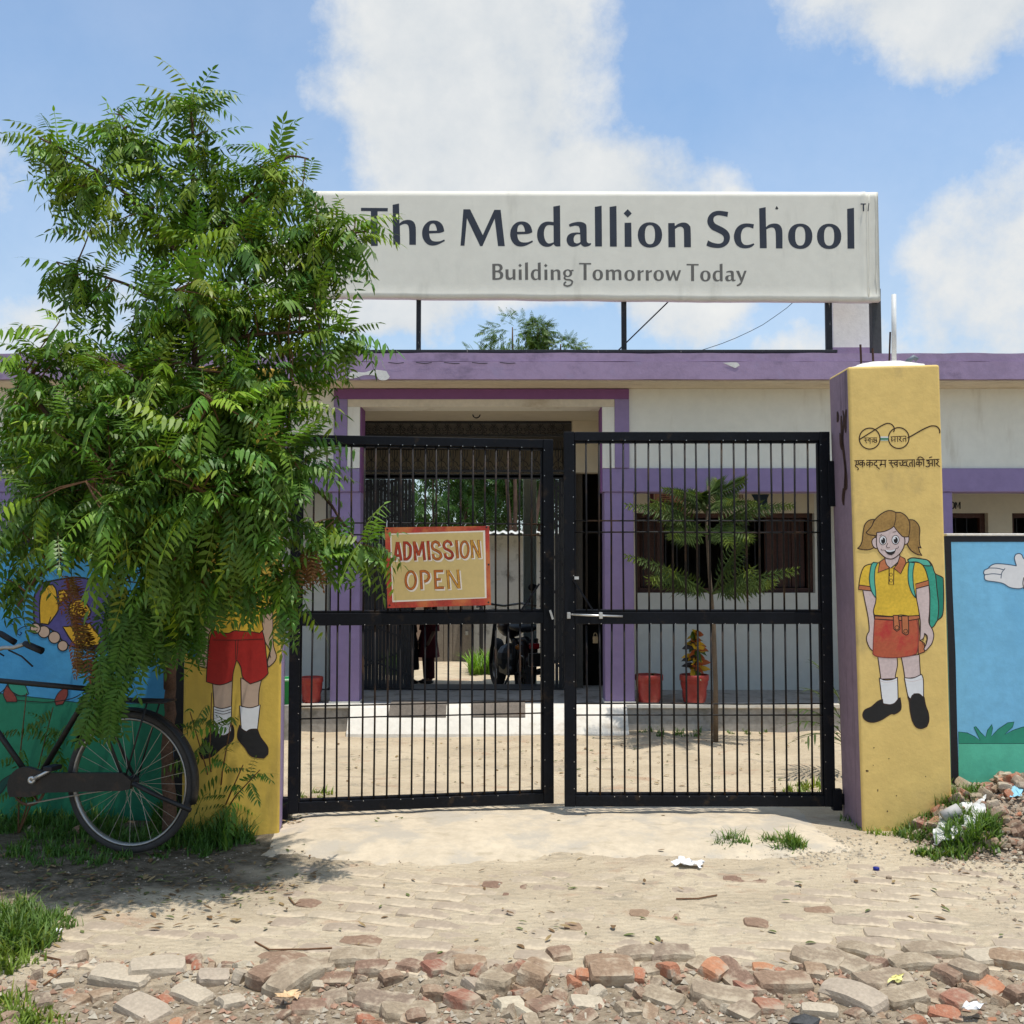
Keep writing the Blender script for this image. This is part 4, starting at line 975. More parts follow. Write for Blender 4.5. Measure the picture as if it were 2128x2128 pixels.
slog = [[(150, 846), (352, 840)], [(388, 838), (796, 835)], [(832, 840), (1366, 826)], [(1392, 828), (1562, 821)], [(1588, 832), (1856, 815)],
 [(190, 850), (186, 910), (164, 954)], [(231, 848), (228, 925), (190, 924)], [(168, 954), (214, 984), (235, 1010), (210, 1032)],
 [(314, 845), (318, 976)], [(312, 890), (275, 876), (252, 905), (266, 935), (312, 916)], [(316, 890), (350, 885), (358, 915), (344, 946)],
 [(460, 840), (462, 976)], [(458, 890), (416, 876), (394, 905), (406, 940), (458, 916)], [(463, 890), (506, 880), (524, 910), (496, 946)],
 [(594, 840), (596, 870), (562, 880), (552, 920), (576, 945), (604, 934), (600, 964)], [(598, 960), (656, 1016)],
 [(690, 845), (690, 930), (666, 940), (669, 916), (772, 924)], [(767, 838), (775, 976)],
 [(894, 845), (890, 880), (846, 896)], [(880, 900), (932, 986)], [(884, 894), (946, 890)],
 [(1009, 838), (1012, 971)], [(1008, 880), (966, 876), (951, 905), (976, 934), (1008, 916)],
 [(1040, 890), (1086, 890)], [(1070, 892), (1066, 930), (1098, 946), (1118, 918)],
 [(1132, 845), (1110, 870), (1126, 896), (1166, 880), (1170, 852)], [(1120, 900), (1130, 936), (1176, 946), (1206, 916), (1190, 880), (1214, 850)], [(1196, 934), (1246, 972)],
 [(1310, 832), (1315, 971)], [(1308, 890), (1270, 885), (1256, 915), (1276, 962)], [(1354, 830), (1358, 973)],
 [(1450, 826), (1455, 966)], [(1448, 880), (1406, 870), (1391, 900), (1406, 930), (1448, 906)], [(1456, 880), (1496, 875), (1500, 905), (1480, 936)],
 [(1540, 823), (1545, 956)], [(1540, 823), (1520, 790), (1470, 768), (1430, 785), (1426, 822)],
 [(1600, 850), (1650, 846), (1655, 875), (1622, 894), (1660, 905), (1665, 945), (1620, 970), (1580, 950)], [(1665, 905), (1706, 895)], [(1715, 828), (1718, 956)], [(1758, 823), (1763, 961)], [(1650, 786), (1698, 770), (1712, 777)],
 [(1800, 822), (1836, 855), (1816, 895), (1786, 900), (1866, 970)]]
ink(emb, "slogan_lettering", slog, PE, 20, P_INK)
# chips and scars on the pillar front
PG.win = (1700, 1400, .22153)
for x, y, a, b in ((460, 912, 18, 9), (525, 695, 9, 6), (665, 797, 6, 5), (560, 1095, 5, 14), (735, 1145, 5, 7), (650, 1290, 9, 8), (1010, 965, 6, 5), (518, 858, 6, 4)):
    mb = MB(); PG.poly(mb, [(x + a * math.cos(t) * rng.uniform(.7, 1.2), y + b * math.sin(t) * rng.uniform(.7, 1.2)) for t in [k * 1.05 for k in range(6)]], .0008, smooth=False); mb.build("paint_chip", M_RUST, RP)

# ---- right boundary wall
YW = 5.78
RW = empty("boundary_wall", (7, YW, 0), "boundary wall right of the girl pillar painted blue and green with a white hand", "wall")
wx0 = X(1966, YW); ztw = Z(1113, YW)
MB().box(wx0, 12, YW, YW + .16, -.2, ztw).build("wall_body", P_BLUE, RW, bevel=.006)
MB().box(wx0 - .002, 12.002, YW - .004, YW + .165, ztw - .002, ztw + .012).build("coping", M_CAP, RW, bevel=.004)
PW_ = Paint((0, YW, 0), (0, -1, 0), (1700, 1028, 0.22153)); OFF[0] = 0.001
wr = 9000
mb = MB()
PW_.poly(mb, [(1180, 388), (wr, 388), (wr, 440), (1248, 443), (1262, 900), (1290, 1500), (1305, 2150), (1322, 2700), (1322, 2900), (1255, 2900), (1240, 2150), (1215, 1300), (1195, 700)], .0012, smooth=False)
mb.build("black_band", P_BLACK, RW)
shape(RW, "green_field", P_GREEN, [(1318, 655 + dy), (wr, 655 + dy), (wr, 3200), (1318, 3200)], PW_, outline=0, smooth=False)
gl = [(1318, 545), (1400, 555), (1470, 590), (1520, 625), (1490, 560), (1462, 500), (1480, 495), (1530, 555), (1572, 595), (1590, 530), (1632, 475), (1638, 510), (1625, 590), (1690, 520), (1780, 460), (1840, 452), (1825, 500), (1750, 570), (1830, 530), (1920, 500), (2000, 490), (2100, 560), (2200, 480), (2300, 560), (2500, 500), (2700, 560), (2700, 655), (1318, 655)]
shape(RW, "painted_grass", P_GREEND, [(x, y + dy) for x, y in gl], PW_, outline=6, lm=P_LINEG, smooth=False)
hand = empty("painted_hand", (X(2100, YW), YW, 1.4), parent=RW)
shape(hand, "palm", P_WHITE, [(1930, 600), (1912, 565), (1885, 552), (1855, 560), (1842, 590), (1850, 630), (1862, 668), (1780, 655), (1690, 648), (1640, 655), (1605, 680), (1600, 690), (1560, 708), (1552, 735), (1565, 752), (1560, 775), (1580, 805), (1680, 820), (1740, 835), (1800, 870), (1880, 882), (1925, 872), (1990, 850), (2020, 760), (1990, 650)], PW_, outline=9, lm=mat("slate_outline", (.06, .10, .16), .6, .1))
ink(hand, "finger_line", [[(1600, 688), (1680, 690), (1740, 705)], [(1562, 752), (1640, 742), (1720, 750)], [(1755, 692), (1725, 730), (1716, 785)]], PW_, 8, mat("slate_outline", (.06, .10, .16)))
shape(hand, "sleeve_cuff", P_WHITE, [(1930, 780), (2010, 760), (2040, 880), (1930, 880), (1922, 830)], PW_, outline=9)

# ---- left pillar, turned a little towards the gate
LB = math.radians(9)
LN = Vector((math.sin(LB), -math.cos(LB), 0)); LR = Vector((math.cos(LB), math.sin(LB), 0))
lp0 = at(583, 1500, 5.50)
LP = empty("gate_pillar", (lp0.x - .25, 5.6, 0), "deep yellow gate pillar painted with a schoolboy in red shorts behind the neem tree", "pillar")
wl_ = (onpl(380, 1500, lp0, LN) - lp0).length
def lpt(u, d, z): q = lp0 - LR * (wl_ * (1 - u)) - LN * d; return Vector((q.x, q.y, z))
ztl = Z(762, 5.45)
fl_ = [lpt(0, 0, -.15), lpt(1, 0, -.15), lpt(1, 0, ztl), lpt(0, 0, ztl)]
pillar(LP, fl_, [lpt(0, .34, -.15), lpt(1, .34, -.15), lpt(1, .34, ztl), lpt(0, .34, ztl)], 0, 0, [M_YELLOW2, M_YELLOW2, mat("lilac_paint", (.33, .25, .42), .7, .08), M_CAP])
PB = Paint(lp0, LN, (370, 1180, 0.21739)); OFF[0] = .0006
boy = empty("painted_boy", tuple(lpt(.5, 0, .8)), parent=LP); tag(boy, "painted cartoon schoolboy in yellow shirt, red shorts and black shoes")
shape(boy, "school_bag", mat("painted_blue_bag", (.02, .14, .26), .7, .1), [(60, 640), (75, 740), (85, 820), (130, 875), (185, 860), (195, 780), (190, 600), (190, 300), (215, 120), (150, 130), (125, 300), (130, 600)], PB)
shape(boy, "arm", P_SKIN2, [(195, 330), (320, 385), (325, 560), (295, 640), (285, 760), (285, 900), (270, 960), (215, 945), (175, 900), (175, 840), (200, 760), (205, 560)], PB)
shape(boy, "arm", P_SKIN2, [(800, 380), (885, 360), (905, 440), (910, 720), (940, 840), (920, 900), (865, 950), (855, 900), (880, 800), (830, 700), (808, 600)], PB)
shape(boy, "leg", P_SKIN2, [(330, 1090), (520, 1070), (510, 1330), (420, 1350), (345, 1335)], PB)
shape(boy, "leg", P_SKIN2, [(600, 1050), (690, 1090), (800, 1060), (775, 1180), (770, 1320), (690, 1345), (605, 1330)], PB)
shape(boy, "sock", P_WHITE, [(340, 1325), (420, 1345), (512, 1322), (508, 1560), (450, 1600), (390, 1595), (345, 1550)], PB)
shape(boy, "sock", P_WHITE, [(588, 1318), (690, 1338), (785, 1310), (760, 1540), (690, 1545), (660, 1570), (605, 1540)], PB)
shape(boy, "shoe", P_BLACKS, [(330, 1555), (370, 1560), (395, 1600), (450, 1605), (505, 1575), (520, 1500), (535, 1560), (520, 1650), (420, 1720), (330, 1800), (230, 1830), (205, 1760), (240, 1660), (290, 1590)], PB)
shape(boy, "shoe", P_BLACKS, [(590, 1500), (600, 1530), (650, 1570), (690, 1545), (760, 1545), (790, 1620), (855, 1710), (860, 1780), (820, 1820), (700, 1800), (640, 1720), (575, 1640), (570, 1570)], PB)
shape(boy, "shorts", P_RED, [(330, 600), (805, 600), (830, 700), (850, 900), (862, 1010), (800, 1070), (690, 1110), (620, 1050), (600, 950), (560, 880), (530, 990), (520, 1080), (400, 1120), (270, 1090), (280, 900), (300, 700)], PB)
shape(boy, "shirt", P_SHIRT, [(300, 90), (420, 40), (650, 40), (800, 90), (880, 340), (800, 400), (800, 500), (815, 590), (780, 625), (700, 610), (600, 605), (540, 600), (480, 625), (400, 615), (330, 590), (325, 400), (205, 340), (220, 200)], PB)
shape(boy, "cuff", P_RED, [(200, 310), (325, 380), (322, 402), (194, 348)], PB, smooth=False)
shape(boy, "bag_strap", P_TEALD, [(390, 110), (430, 120), (440, 260), (400, 380), (350, 420), (330, 400), (380, 300)], PB)
shape(boy, "face", P_SKIN2, ellpts(530, -90, 140, 150, 24), PB, smooth=False)
shape(boy, "hair", P_BLACKS, [(380, -60), (390, -190), (460, -260), (600, -265), (680, -190), (690, -60), (650, -140), (540, -170), (430, -140)], PB)
for cx in (480, 585):
    shape(boy, "eye", P_WHITE, ellpts(cx, -85, 24, 30, 14), PB, outline=5, smooth=False); shape(boy, "pupil", P_BLACKS, ellpts(cx, -80, 13, 18, 12), PB, outline=0, smooth=False)
ink(boy, "drawn_line", [[(330, 690), (560, 690), (815, 680)], [(548, 690), (552, 880)], [(575, 690), (562, 870)], [(215, 890), (245, 845), (250, 900), (270, 925)], [(850, 890), (875, 805), (885, 860)], [(350, 1355), (430, 1372), (505, 1352)], [(350, 1380), (430, 1398), (505, 1378)], [(460, -10), (530, 15), (600, -10)], [(528, -70), (515, -45), (535, -40)]], PB, 6)

# ---- left boundary wall
YL = 5.75
LW = empty("boundary_wall", (-6, YL, 0), "boundary wall left of the boy pillar painted with a butterfly on blue above green", "wall")
lx1 = X(374, YL); ztl2 = Z(1122, YL)
MB().box(-12, lx1 + .2, YL, YL + .16, -.2, ztl2).build("wall_body", P_BLUE2, LW, bevel=.006)
MB().box(-12.002, lx1 + .202, YL - .004, YL + .165, ztl2 - .002, ztl2 + .012).build("coping", M_CAP, LW, bevel=.004)
PL_ = Paint((0, YL, 0), (0, -1, 0), (0, 1200, 0.23292)); OFF[0] = .001
mb = MB()
PL_.poly(mb, [(-9000, -340), (1640, -340), (1640, 2400), (1555, 2400), (1545, -268), (-9000, -268)], .0012, smooth=False)
mb.build("black_band", P_BLACK, LW)
shape(LW, "green_field", P_GREEN2, [(-9000, 1010), (-3000, 1010), (-300, 1020), (0, 1036), (150, 1050), (300, 1070), (500, 1090), (700, 1118), (1000, 1130), (1546, 1120), (1546, 2400), (-9000, 2400)], PL_, outline=9, lm=P_LINEG, smooth=False)
bf = empty("painted_butterfly", tuple(PL_.w(600, 350, 0)), parent=LW); tag(bf, "painted violet and gold butterfly with curled feelers")
shape(bf, "wing", P_PURP, [(305, 400), (300, 220), (320, 130), (360, 70), (420, 40), (700, 0), (950, 60), (1050, 330), (1020, 560), (1000, 640), (800, 640), (600, 600), (480, 480)], PL_, outline=16, lm=P_BLACKS)
shape(bf, "wing_spot", P_GOLD, [(358, 410), (352, 250), (372, 130), (410, 75), (470, 65), (500, 110), (512, 200), (520, 290), (470, 370), (430, 420)], PL_, outline=12, lm=P_BLACKS)
shape(bf, "wing_spot", P_GOLD, [(520, 120), (570, 110), (605, 150), (600, 190), (560, 205), (530, 240)], PL_, outline=10, lm=P_BLACKS)
shape(bf, "wing_spot", P_GOLD, [(615, 265), (650, 212), (720, 198), (775, 240), (812, 305), (795, 345), (700, 352), (620, 325)], PL_, outline=14, lm=P_BLACKS)
shape(bf, "wing_spot", P_GOLD, [(560, 440), (690, 430), (800, 410), (900, 540), (880, 600), (760, 620), (660, 590)], PL_, outline=12, lm=P_BLACKS)
shape(bf, "wing_tip", P_PURP, [(1280, 450), (1340, 440), (1380, 470), (1378, 515), (1340, 540), (1335, 600), (1290, 610)], PL_, outline=12, lm=P_BLACKS)
for cx, cy, r in ((560, 610, 45), (485, 535, 52), (392, 485, 52), (315, 455, 45)): shape(bf, "body_segment", P_SKIN2, ellpts(cx, cy, r, r * 1.02, 22), PL_, outline=10, lm=P_BLACKS, smooth=False)
ink(bf, "feeler", [[(292, 412), (235, 372), (160, 357), (105, 378), (93, 408), (118, 424), (130, 400), (115, 395)], [(278, 430), (210, 440), (160, 470), (152, 502), (175, 517), (195, 495), (178, 487)]], PL_, 8, mat("navy_outline", (.01, .03, .10), .6, .1))
ink(bf, "face_line", [[(300, 470), (318, 478), (335, 466)], [(298, 448), (304, 450)], [(330, 447), (342, 452)], [(430, 415), (455, 350)], [(700, 95), (610, 180)], [(820, 352), (990, 352)]], PL_, 7, P_BLACKS)
for pts in ([(500, 1140), (490, 1090), (530, 1020), (600, 970), (602, 1050), (560, 1130)], [(60, 1110), (30, 1040), (60, 960), (140, 1060), (150, 1110)]):
    shape(LW, "painted_bud", P_BRICKRED, pts, PL_, outline=8, lm=P_BLACKS)
shape(LW, "painted_leaf", P_GREEND, [(70, 945), (150, 925), (220, 960), (255, 1040), (180, 1055), (100, 1010)], PL_, outline=8, lm=P_BLACKS)
ink(LW, "painted_stem", [[(150, 1095), (300, 1108), (450, 1112), (640, 1080), (720, 1040)], [(-200, 1090), (0, 1030), (70, 950)]], PL_, 8, P_BLACKS)
shape(LW, "painted_curl", mat("painted_bottle_dark", (.01, .06, .05), .6, .1), [(-40, 1930), (0, 1830), (60, 1780), (130, 1750), (190, 1760), (190, 1860), (130, 1870), (60, 1850), (10, 1920)], PL_, outline=8, lm=P_BLACKS)

# ================================================================ iron gate
M_GATE = mat("black_gate_paint", (0.0045, 0.0055, 0.0085), 0.48, 0.35, 7, 0.25, 45, 0.003, spec=0.16, col2=(0.032, 0.022, 0.015), c2scale=11, c2th=(.56, .70))
M_ROD = mat("black_brown_rod", (0.008, 0.007, 0.007), 0.5, 0.35, 9, 0.2, 60, spec=0.2, col2=(0.05, 0.026, 0.012), c2scale=6, c2th=(.5, .68))
M_STEEL = mat("bare_steel", (0.55, 0.54, 0.52), 0.35, 0.2, 8, 0.1, 60, metal=0.8)
def gate_leaf(root, A, Bp, zb, zt, zm0, zm1, zr, nb=19, st=0.060, hinge_left=True):
    """A = left end, Bp = right end (x, y)"""
    A = Vector((A[0], A[1], 0)); Bp = Vector((Bp[0], Bp[1], 0)); L = (Bp - A).length; u = (Bp - A).normalized(); nn = Vector((u.y, -u.x, 0))
    M = Matrix(((u.x, -nn.x, 0, A.x), (u.y, -nn.y, 0, A.y), (0, 0, 1, 0), (0, 0, 0, 1)))
    D = 0.04
    def bx(name, x0, x1, y0, y1, z0, z1, m=M_GATE, bev=.003, par=root): return MB(M).box(x0, x1, y0, y1, z0, z1).build(name, m, par, bevel=bev)
    bx("stile", 0, st, 0, D, zb, zt); bx("stile", L - st, L, 0, D, zb, zt)
    th = 0.052
    bx("top_rail", st + .0005, L - st - .0005, .001, D - .001, zt - th, zt - .001)
    bx("bottom_rail", st + .0005, L - st - .0005, .001, D - .001, zb + .001, zb + .062)
    bx("middle_rail", st + .0005, L - st - .0005, -.002, D - .004, zm1, zm0 - .014); bx("middle_flange", st + .0005, L - st - .0005, .006, D + .012, zm0 - .013, zm0)
    bx("flange", st + .0005, L - st - .0005, .015, D + .006, zt - th - .012, zt - th - .001); bx("flange", st + .0005, L - st - .0005, .015, D + .006, zb + .063, zb + .075)
    bx("flange", st + .0005, st + .010, .015, D + .006, zb + .076, zt - th - .013); bx("flange", L - st - .010, L - st - .0005, .015, D + .006, zb + .076, zt - th - .013)
    wm = MB(M)
    for i in range(nb):
        x = st + (L - 2 * st) * (i + 1) / (nb + 1) + rng.uniform(-.003, .003)
        for z0, z1 in ((zb + .05, zm1 + .01), (zm0 - .012, zt - .045)):
            bend = rng.uniform(-.004, .004)
            MB(M).tube([(x, .010, z0), (x + bend, .010, (z0 + z1) / 2), (x + rng.uniform(-.003, .003), .010, z1)], .0056, 6).build("bar", M_ROD, root, smooth=True)
    for za in zr:
        MB(M).tube([(st, .018, za), (L * .33, .019, za + rng.uniform(-.003, .003)), (L * .66, .018, za + rng.uniform(-.003, .003)), (L - st, .018, za)], .0045, 6).build("cross_rod", M_ROD, root, smooth=True)
    for i in range(nb):
        x = st + (L - 2 * st) * (i + 1) / (nb + 1)
        for za in (zt - th + .002, zb + .058, zm1 + .003):
            if rng.random() < .6: wm.box(x + .008, x + .012, -.003, .002, za - .002, za + .002)
    for k in range(14):
        za = zb + .1 + k * .15
        for x in (st - .008, L - st + .005): wm.box(x, x + .004, -.002, .002, za, za + .004)
    wm.build("weld_spots", M_STEEL, root, kind='stuff')
    return M, L, u, nn
Yg = 5.85
RG = empty("gate_leaf", (.95, Yg, Z(1677, Yg)), "black barred iron gate leaf shut against the girl pillar", "gate leaf", "gate leaves")
zb, zt = Z(1677, Yg), Z(897, Yg)
MR, LR_, uR, nR = gate_leaf(RG, (X(1172, Yg), Yg), (X(1727, Yg), Yg), zb, zt, Z(1267, Yg), Z(1297, Yg), [Z(q, Yg) for q in (1082, 1106, 1463, 1487)])
# bolt, strut and padlock on the free side
MB().tube([at(1178, 1277, Yg - .03), at(1294, 1281, Yg - .03)], .006, 8).build("slide_bolt", M_STEEL, RG, smooth=True)
for px in (1180, 1246): MB().box(X(px, Yg) - .008, X(px, Yg) + .012, Yg - .040, Yg - .003, Z(1285, Yg), Z(1272, Yg)).build("bolt_keeper", M_STEEL, RG, bevel=.002)
MB().bar(at(1191, 1204, Yg - .012), at(1232, 1268, Yg - .012), .01, .022, (0, -1, 0)).build("corner_strut", M_GATE, RG)
MB().box(X(1193, Yg), X(1202, Yg), Yg - .02, Yg - .003, Z(1204, Yg), Z(1198, Yg)).build("strut_bolt", M_STEEL, RG)
mb = MB(); pz = at(1237, 1318, Yg - .01)
mb.box(pz.x - .014, pz.x + .014, pz.y - .01, pz.y + .01, pz.z - .05, pz.z - .012); mb.tube([pz + Vector((math.cos(math.radians(q)) * .010, 0, -.012 + math.sin(math.radians(q)) * .02)) for q in range(0, 181, 30)], .003, 6)
mb.build("padlock", mat("dull_brass", (.12, .09, .05), .5, .2, 9, metal=.5), RG)
# hinges on the pillar side
for q0, q1, b0, b1 in ((958, 1052, 992, 1014), (1640, 1684, 1650, 1672)):
    MB().box(X(1721, Yg) , X(1740, Yg), Yg - .012, Yg + .03, Z(q1, Yg), Z(q0, Yg)).build("hinge", M_GATE, RG, bevel=.003)
    MB().box(X(1739, Yg), X(1768, Yg), Yg - .008, Yg + .02, Z(b1, Yg), Z(b0, Yg)).build("hinge_arm", M_GATE, RG, bevel=.003)

hL, fL = (X(604, 5.75), 5.75), (X(1150, 6.0), 6.0)
LG = empty("gate_leaf", ((hL[0] + fL[0]) / 2, 5.87, Z(1695, 5.75)), "black barred iron gate leaf standing slightly ajar with the admission sign on it", "gate leaf", "gate leaves")
zbL, ztL = Z(1692, 5.75), Z(902, 5.75)
ML, LL, uL, nL = gate_leaf(LG, hL, fL, zbL, ztL, Z(1270, 5.75), Z(1301, 5.75), [Z(q, 5.78) for q in (1086, 1110, 1468, 1494)])
MB().bar(at(1083, 1268, 5.97), at(1121, 1213, 5.97), .01, .022, (0, -1, 0)).build("corner_strut", M_GATE, LG)
MB().bar(at(1143, 1268, 5.96), at(1149, 1287, 5.96), .012, .012).build("latch_catch", M_STEEL, LG)
MB().box(X(584, 5.75), X(606, 5.75), 5.74, 5.80, Z(1702, 5.75), Z(1659, 5.75)).build("hinge_block", M_GATE, LG, bevel=.003)
MB().box(X(582, 5.75), X(606, 5.75), 5.74, 5.78, Z(1050, 5.75), Z(960, 5.75)).build("hinge", M_GATE, LG, bevel=.003)

# ================================================================ ADMISSION OPEN board wired to the left leaf
pL0 = Vector((hL[0], hL[1], 0)) + nL * 0.022
AP = Paint(pL0, nL, (790, 1080, 0.12422))
AS = empty("admission_sign", tuple(AP.w(960, 800, 0)), "small hand-painted yellow sign with red border reading ADMISSION OPEN", "sign")
M_SRED = mat("red_orange_border_paint", (0.40, 0.045, 0.028), 0.5, 0.25, 6, 0.1, 40, col2=(0.52, 0.16, 0.05), c2scale=5, c2th=(.44, .62))
M_SYEL = mat("ochre_sign_paint", (0.56, 0.42, 0.17), 0.55, 0.05, 4, 0.08, 40)
M_SWHT = mat("cream_sign_paint", (0.74, 0.66, 0.56), 0.55, 0.05, 4, 0.05)
M_LRED = mat("red_letter_paint", (0.33, 0.032, 0.012), 0.5, 0.25, 14, 0.05, col2=(0.46, 0.12, 0.025), c2scale=16, c2th=(.5, .65))
M_LORG = mat("orange_letter_paint", (0.44, 0.13, 0.02), 0.5, 0.25, 14, 0.05, col2=(0.30, 0.05, 0.012), c2scale=16, c2th=(.52, .66))
M_LOCH = mat("ochre_letter_paint", (0.50, 0.25, 0.035), 0.5, 0.25, 14, 0.05, col2=(0.34, 0.10, 0.015), c2scale=16, c2th=(.54, .66))
c4 = [(78, 130), (1825, 104), (1855, 1428), (124, 1480)]
mb = MB(); fr = [AP.w(x, y, .012) for x, y in c4]; bkk = [AP.w(x, y, 0) for x, y in c4]
mb.add(fr + bkk, [(3, 2, 1, 0), (4, 5, 6, 7), (0, 1, 5, 4), (1, 2, 6, 5), (2, 3, 7, 6), (3, 0, 4, 7)])
mb.build("board", M_SRED, AS)
mb = MB(); AP.poly(mb, [(165, 232), (1755, 180), (1782, 1312), (205, 1380)], .0124, smooth=False); mb.build("white_border", M_SWHT, AS)
mb = MB(); AP.poly(mb, [(190, 252), (1722, 206), (1752, 1296), (222, 1350)], .0127, smooth=False); mb.build("panel_face", M_SYEL, AS)
LT = [("A", M_LRED, 48, [[(245, 685), (285, 372)], [(300, 372), (352, 685)], [(262, 600), (335, 600)]]),
      ("D", M_LRED, 48, [[(404, 362), (410, 684)], [(396, 385), (450, 385), (500, 440), (510, 520), (498, 610), (450, 660), (402, 662)]]),
      ("M", M_LRED, 46, [[(565, 362), (592, 682)], [(572, 372), (645, 600)], [(645, 600), (712, 365)], [(712, 362), (745, 678)]]),
      ("I", M_LRED, 48, [[(800, 352), (826, 674)]]),
      ("S", M_LORG, 46, [[(995, 445), (975, 390), (925, 365), (880, 390), (868, 440), (890, 490), (950, 520), (1005, 560), (1022, 615), (990, 655), (940, 660), (898, 635), (882, 572)]]),
      ("S", M_LRED, 46, [[(1195, 435), (1175, 380), (1125, 355), (1078, 380), (1066, 430), (1088, 480), (1148, 510), (1200, 550), (1216, 600), (1190, 642), (1140, 648), (1098, 622), (1082, 560)]]),
      ("I", M_LORG, 48, [[(1275, 342), (1300, 648)]]),
      ("O", M_LORG, 40, [ellpts(1412, 500, 66, 135, 22)]),
      ("N", M_LOCH, 44, [[(1526, 338), (1546, 642)], [(1530, 345), (1662, 632)], [(1644, 338), (1672, 642)]]),
      ("O", M_LORG, 42, [ellpts(512, 1012, 84, 146, 22)]),
      ("P", M_LORG, 46, [[(680, 848), (696, 1164)], [(672, 868), (750, 864), (808, 900), (820, 960), (788, 1015), (735, 1036)]]),
      ("E", M_LORG, 44, [[(916, 842), (932, 1162)], [(905, 862), (1056, 858)], [(925, 1000), (1016, 996)], [(925, 1140), (1070, 1136)]]),
      ("N", M_LOCH, 46, [[(1126, 840), (1152, 1160)], [(1134, 850), (1312, 1142)], [(1300, 834), (1326, 1152)]])]
for j, (g, m_, w, sts) in enumerate(LT):
    sh = MB(); le = MB(); ed = MB()
    for k, st_ in enumerate(sts):
        cl_ = g == "O"
        AP.line(sh, [(x + 16, y + 20) for x, y in st_], w + 16, .0130 + k * .00004, closed=cl_, sharp=40)
        AP.line(ed, st_, w, .0133 + k * .00004, closed=cl_, sharp=40)
        AP.line(le, st_, w - 16, .0136 + k * .00004, closed=cl_, sharp=40)
    o = ed.build("letter", mat("brown_letter_edge", (.17, .045, .012), .5, .15, 9, .05), AS)
    sh.build("letter_shadow", M_SWHT, o); le.build("letter_face", m_, o)
for x, y in ((120, 165), (1778, 128), (1815, 752), (1812, 1384), (158, 1435)):
    mb = MB(); AP.poly(mb, ellpts(x, y, 17, 17, 10), .0145, smooth=False); mb.build("nail_head", M_BLACKMAT, AS)

for x in (600, 820, 1020, 1410): MB().tube([AP.w(x, 118, .006), AP.w(x + 12, 90, -.004), AP.w(x + 28, 70, -.03)], .0015, 4).build("tie_wire", M_STEEL, AS)
MB().tube([AP.w(110, 130, .008), AP.w(112, 60, -.01), AP.w(120, 20, -.03)], .002, 5).build("tie_wire", M_STEEL, AS)

# ================================================================ bicycle leaning by the wall
BA = math.radians(12)
BF = Vector((-math.cos(BA), math.sin(BA), 0)); BN = Vector((-math.sin(BA), -math.cos(BA), 0)); ZV = Vector((0, 0, 1))
HB = at(271, 1624, 5.08)
def bp(px, py, v=0.0): return onpl(px, py, HB + BN * v, BN)
BK = empty("bicycle", (HB.x - .3, HB.y + .1, 0.0), "old black roadster bicycle parked under the neem tree against the butterfly wall", "bicycle")
M_BIKE = mat("worn_black_enamel", (0.012, 0.011, 0.011), 0.5, 0.35, 9, 0.2, 60, spec=.4, col2=(0.04, 0.024, 0.016), c2scale=8, c2th=(.56, .7))
M_TYRE = mat("dusty_tyre", (0.045, 0.042, 0.040), 0.85, 0.2, 6, 0.4, 90)
M_CHROME = mat("dull_chrome", (0.36, 0.35, 0.33), 0.42, 0.15, 10, 0.05, 60, metal=.9)
M_RUBBER = mat("black_rubber", (0.012, 0.012, 0.016), 0.55, 0.15, 6, 0.2, 60)
def wheel(name, c, steer=None):
    Fd = steer or BF; Nd = Vector((Fd.y * -1, Fd.x, 0)); Nd = Nd if Nd.y < 0 else -Nd
    Mx = Matrix((( 0, Fd.x, Nd.x, c.x), (0, Fd.y, Nd.y, c.y), (1, 0, 0, c.z), (0, 0, 0, 1)))
    mb = MB(); pr = [(0.325 + .0195 * math.cos(t), .0185 * math.sin(t)) for t in [k * math.pi / 5 for k in range(10)]]
    mb.lathe(pr, 56, Mx, closed=True); w = mb.build(name, M_TYRE, BK, smooth=True)
    mb = MB(); mb.lathe([(.310, -.016), (.303, -.015), (.297, -.007), (.297, .007), (.303, .015), (.310, .016), (.305, 0)], 56, Mx, closed=True); mb.build("rim", M_CHROME, w, smooth=True)
    mb = MB(); mb.lathe([(.001, -.05), (.010, -.05), (.010, -.034), (.03, -.032), (.03, -.028), (.014, -.02), (.014, .02), (.03, .028), (.03, .032), (.010, .034), (.010, .05), (.001, .05)], 16, Mx); mb.build("hub", M_BIKE, w, smooth=True)
    for k in range(32):
        a = 2 * math.pi * k / 32; s = 1 if k % 2 else -1; a2 = a + (0.55 if (k // 2) % 2 else -0.55)
        p0 = Mx @ Vector((.027 * math.cos(a2), .027 * math.sin(a2), .03 * s)); p1 = Mx @ Vector((.298 * math.cos(a), .298 * math.sin(a), .003 * s))
        MB().tube([p0, p1], .0012, 4).build("spoke", M_CHROME, w)
    return w, Mx
rw, MXR = wheel("rear_wheel", HB)
BBp = bp(72, 1630); SC = bp(190, 1432); ST = bp(212, 1398); HT = bp(-74, 1408); HL = bp(-60, 1442)
FRH = HB + BF * 1.13
mb = MB()
mb.tube([BBp, SC, ST], .0145, 10); mb.tube([SC, HT], .0135, 10); mb.tube([BBp, HL], .0145, 10); mb.tube([HT + (HT - HL) * .4, HL - (HT - HL) * .6], .018, 10)
for s in (-.045, .045):
    mb.tube([BBp + BN * s * .6, HB + BN * s], .0095, 8); mb.tube([SC + BN * s * .4, HB + BN * s], .008, 8)
    mb.tube([HL + BN * s * .8 - ZV * .03, FRH + BN * s * 1.1 + ZV * .15 - BF * .04, FRH + BN * s * 1.1], .010, 8)
mb.build("frame", M_BIKE, BK, smooth=True)
fw, _ = wheel("front_wheel", FRH)
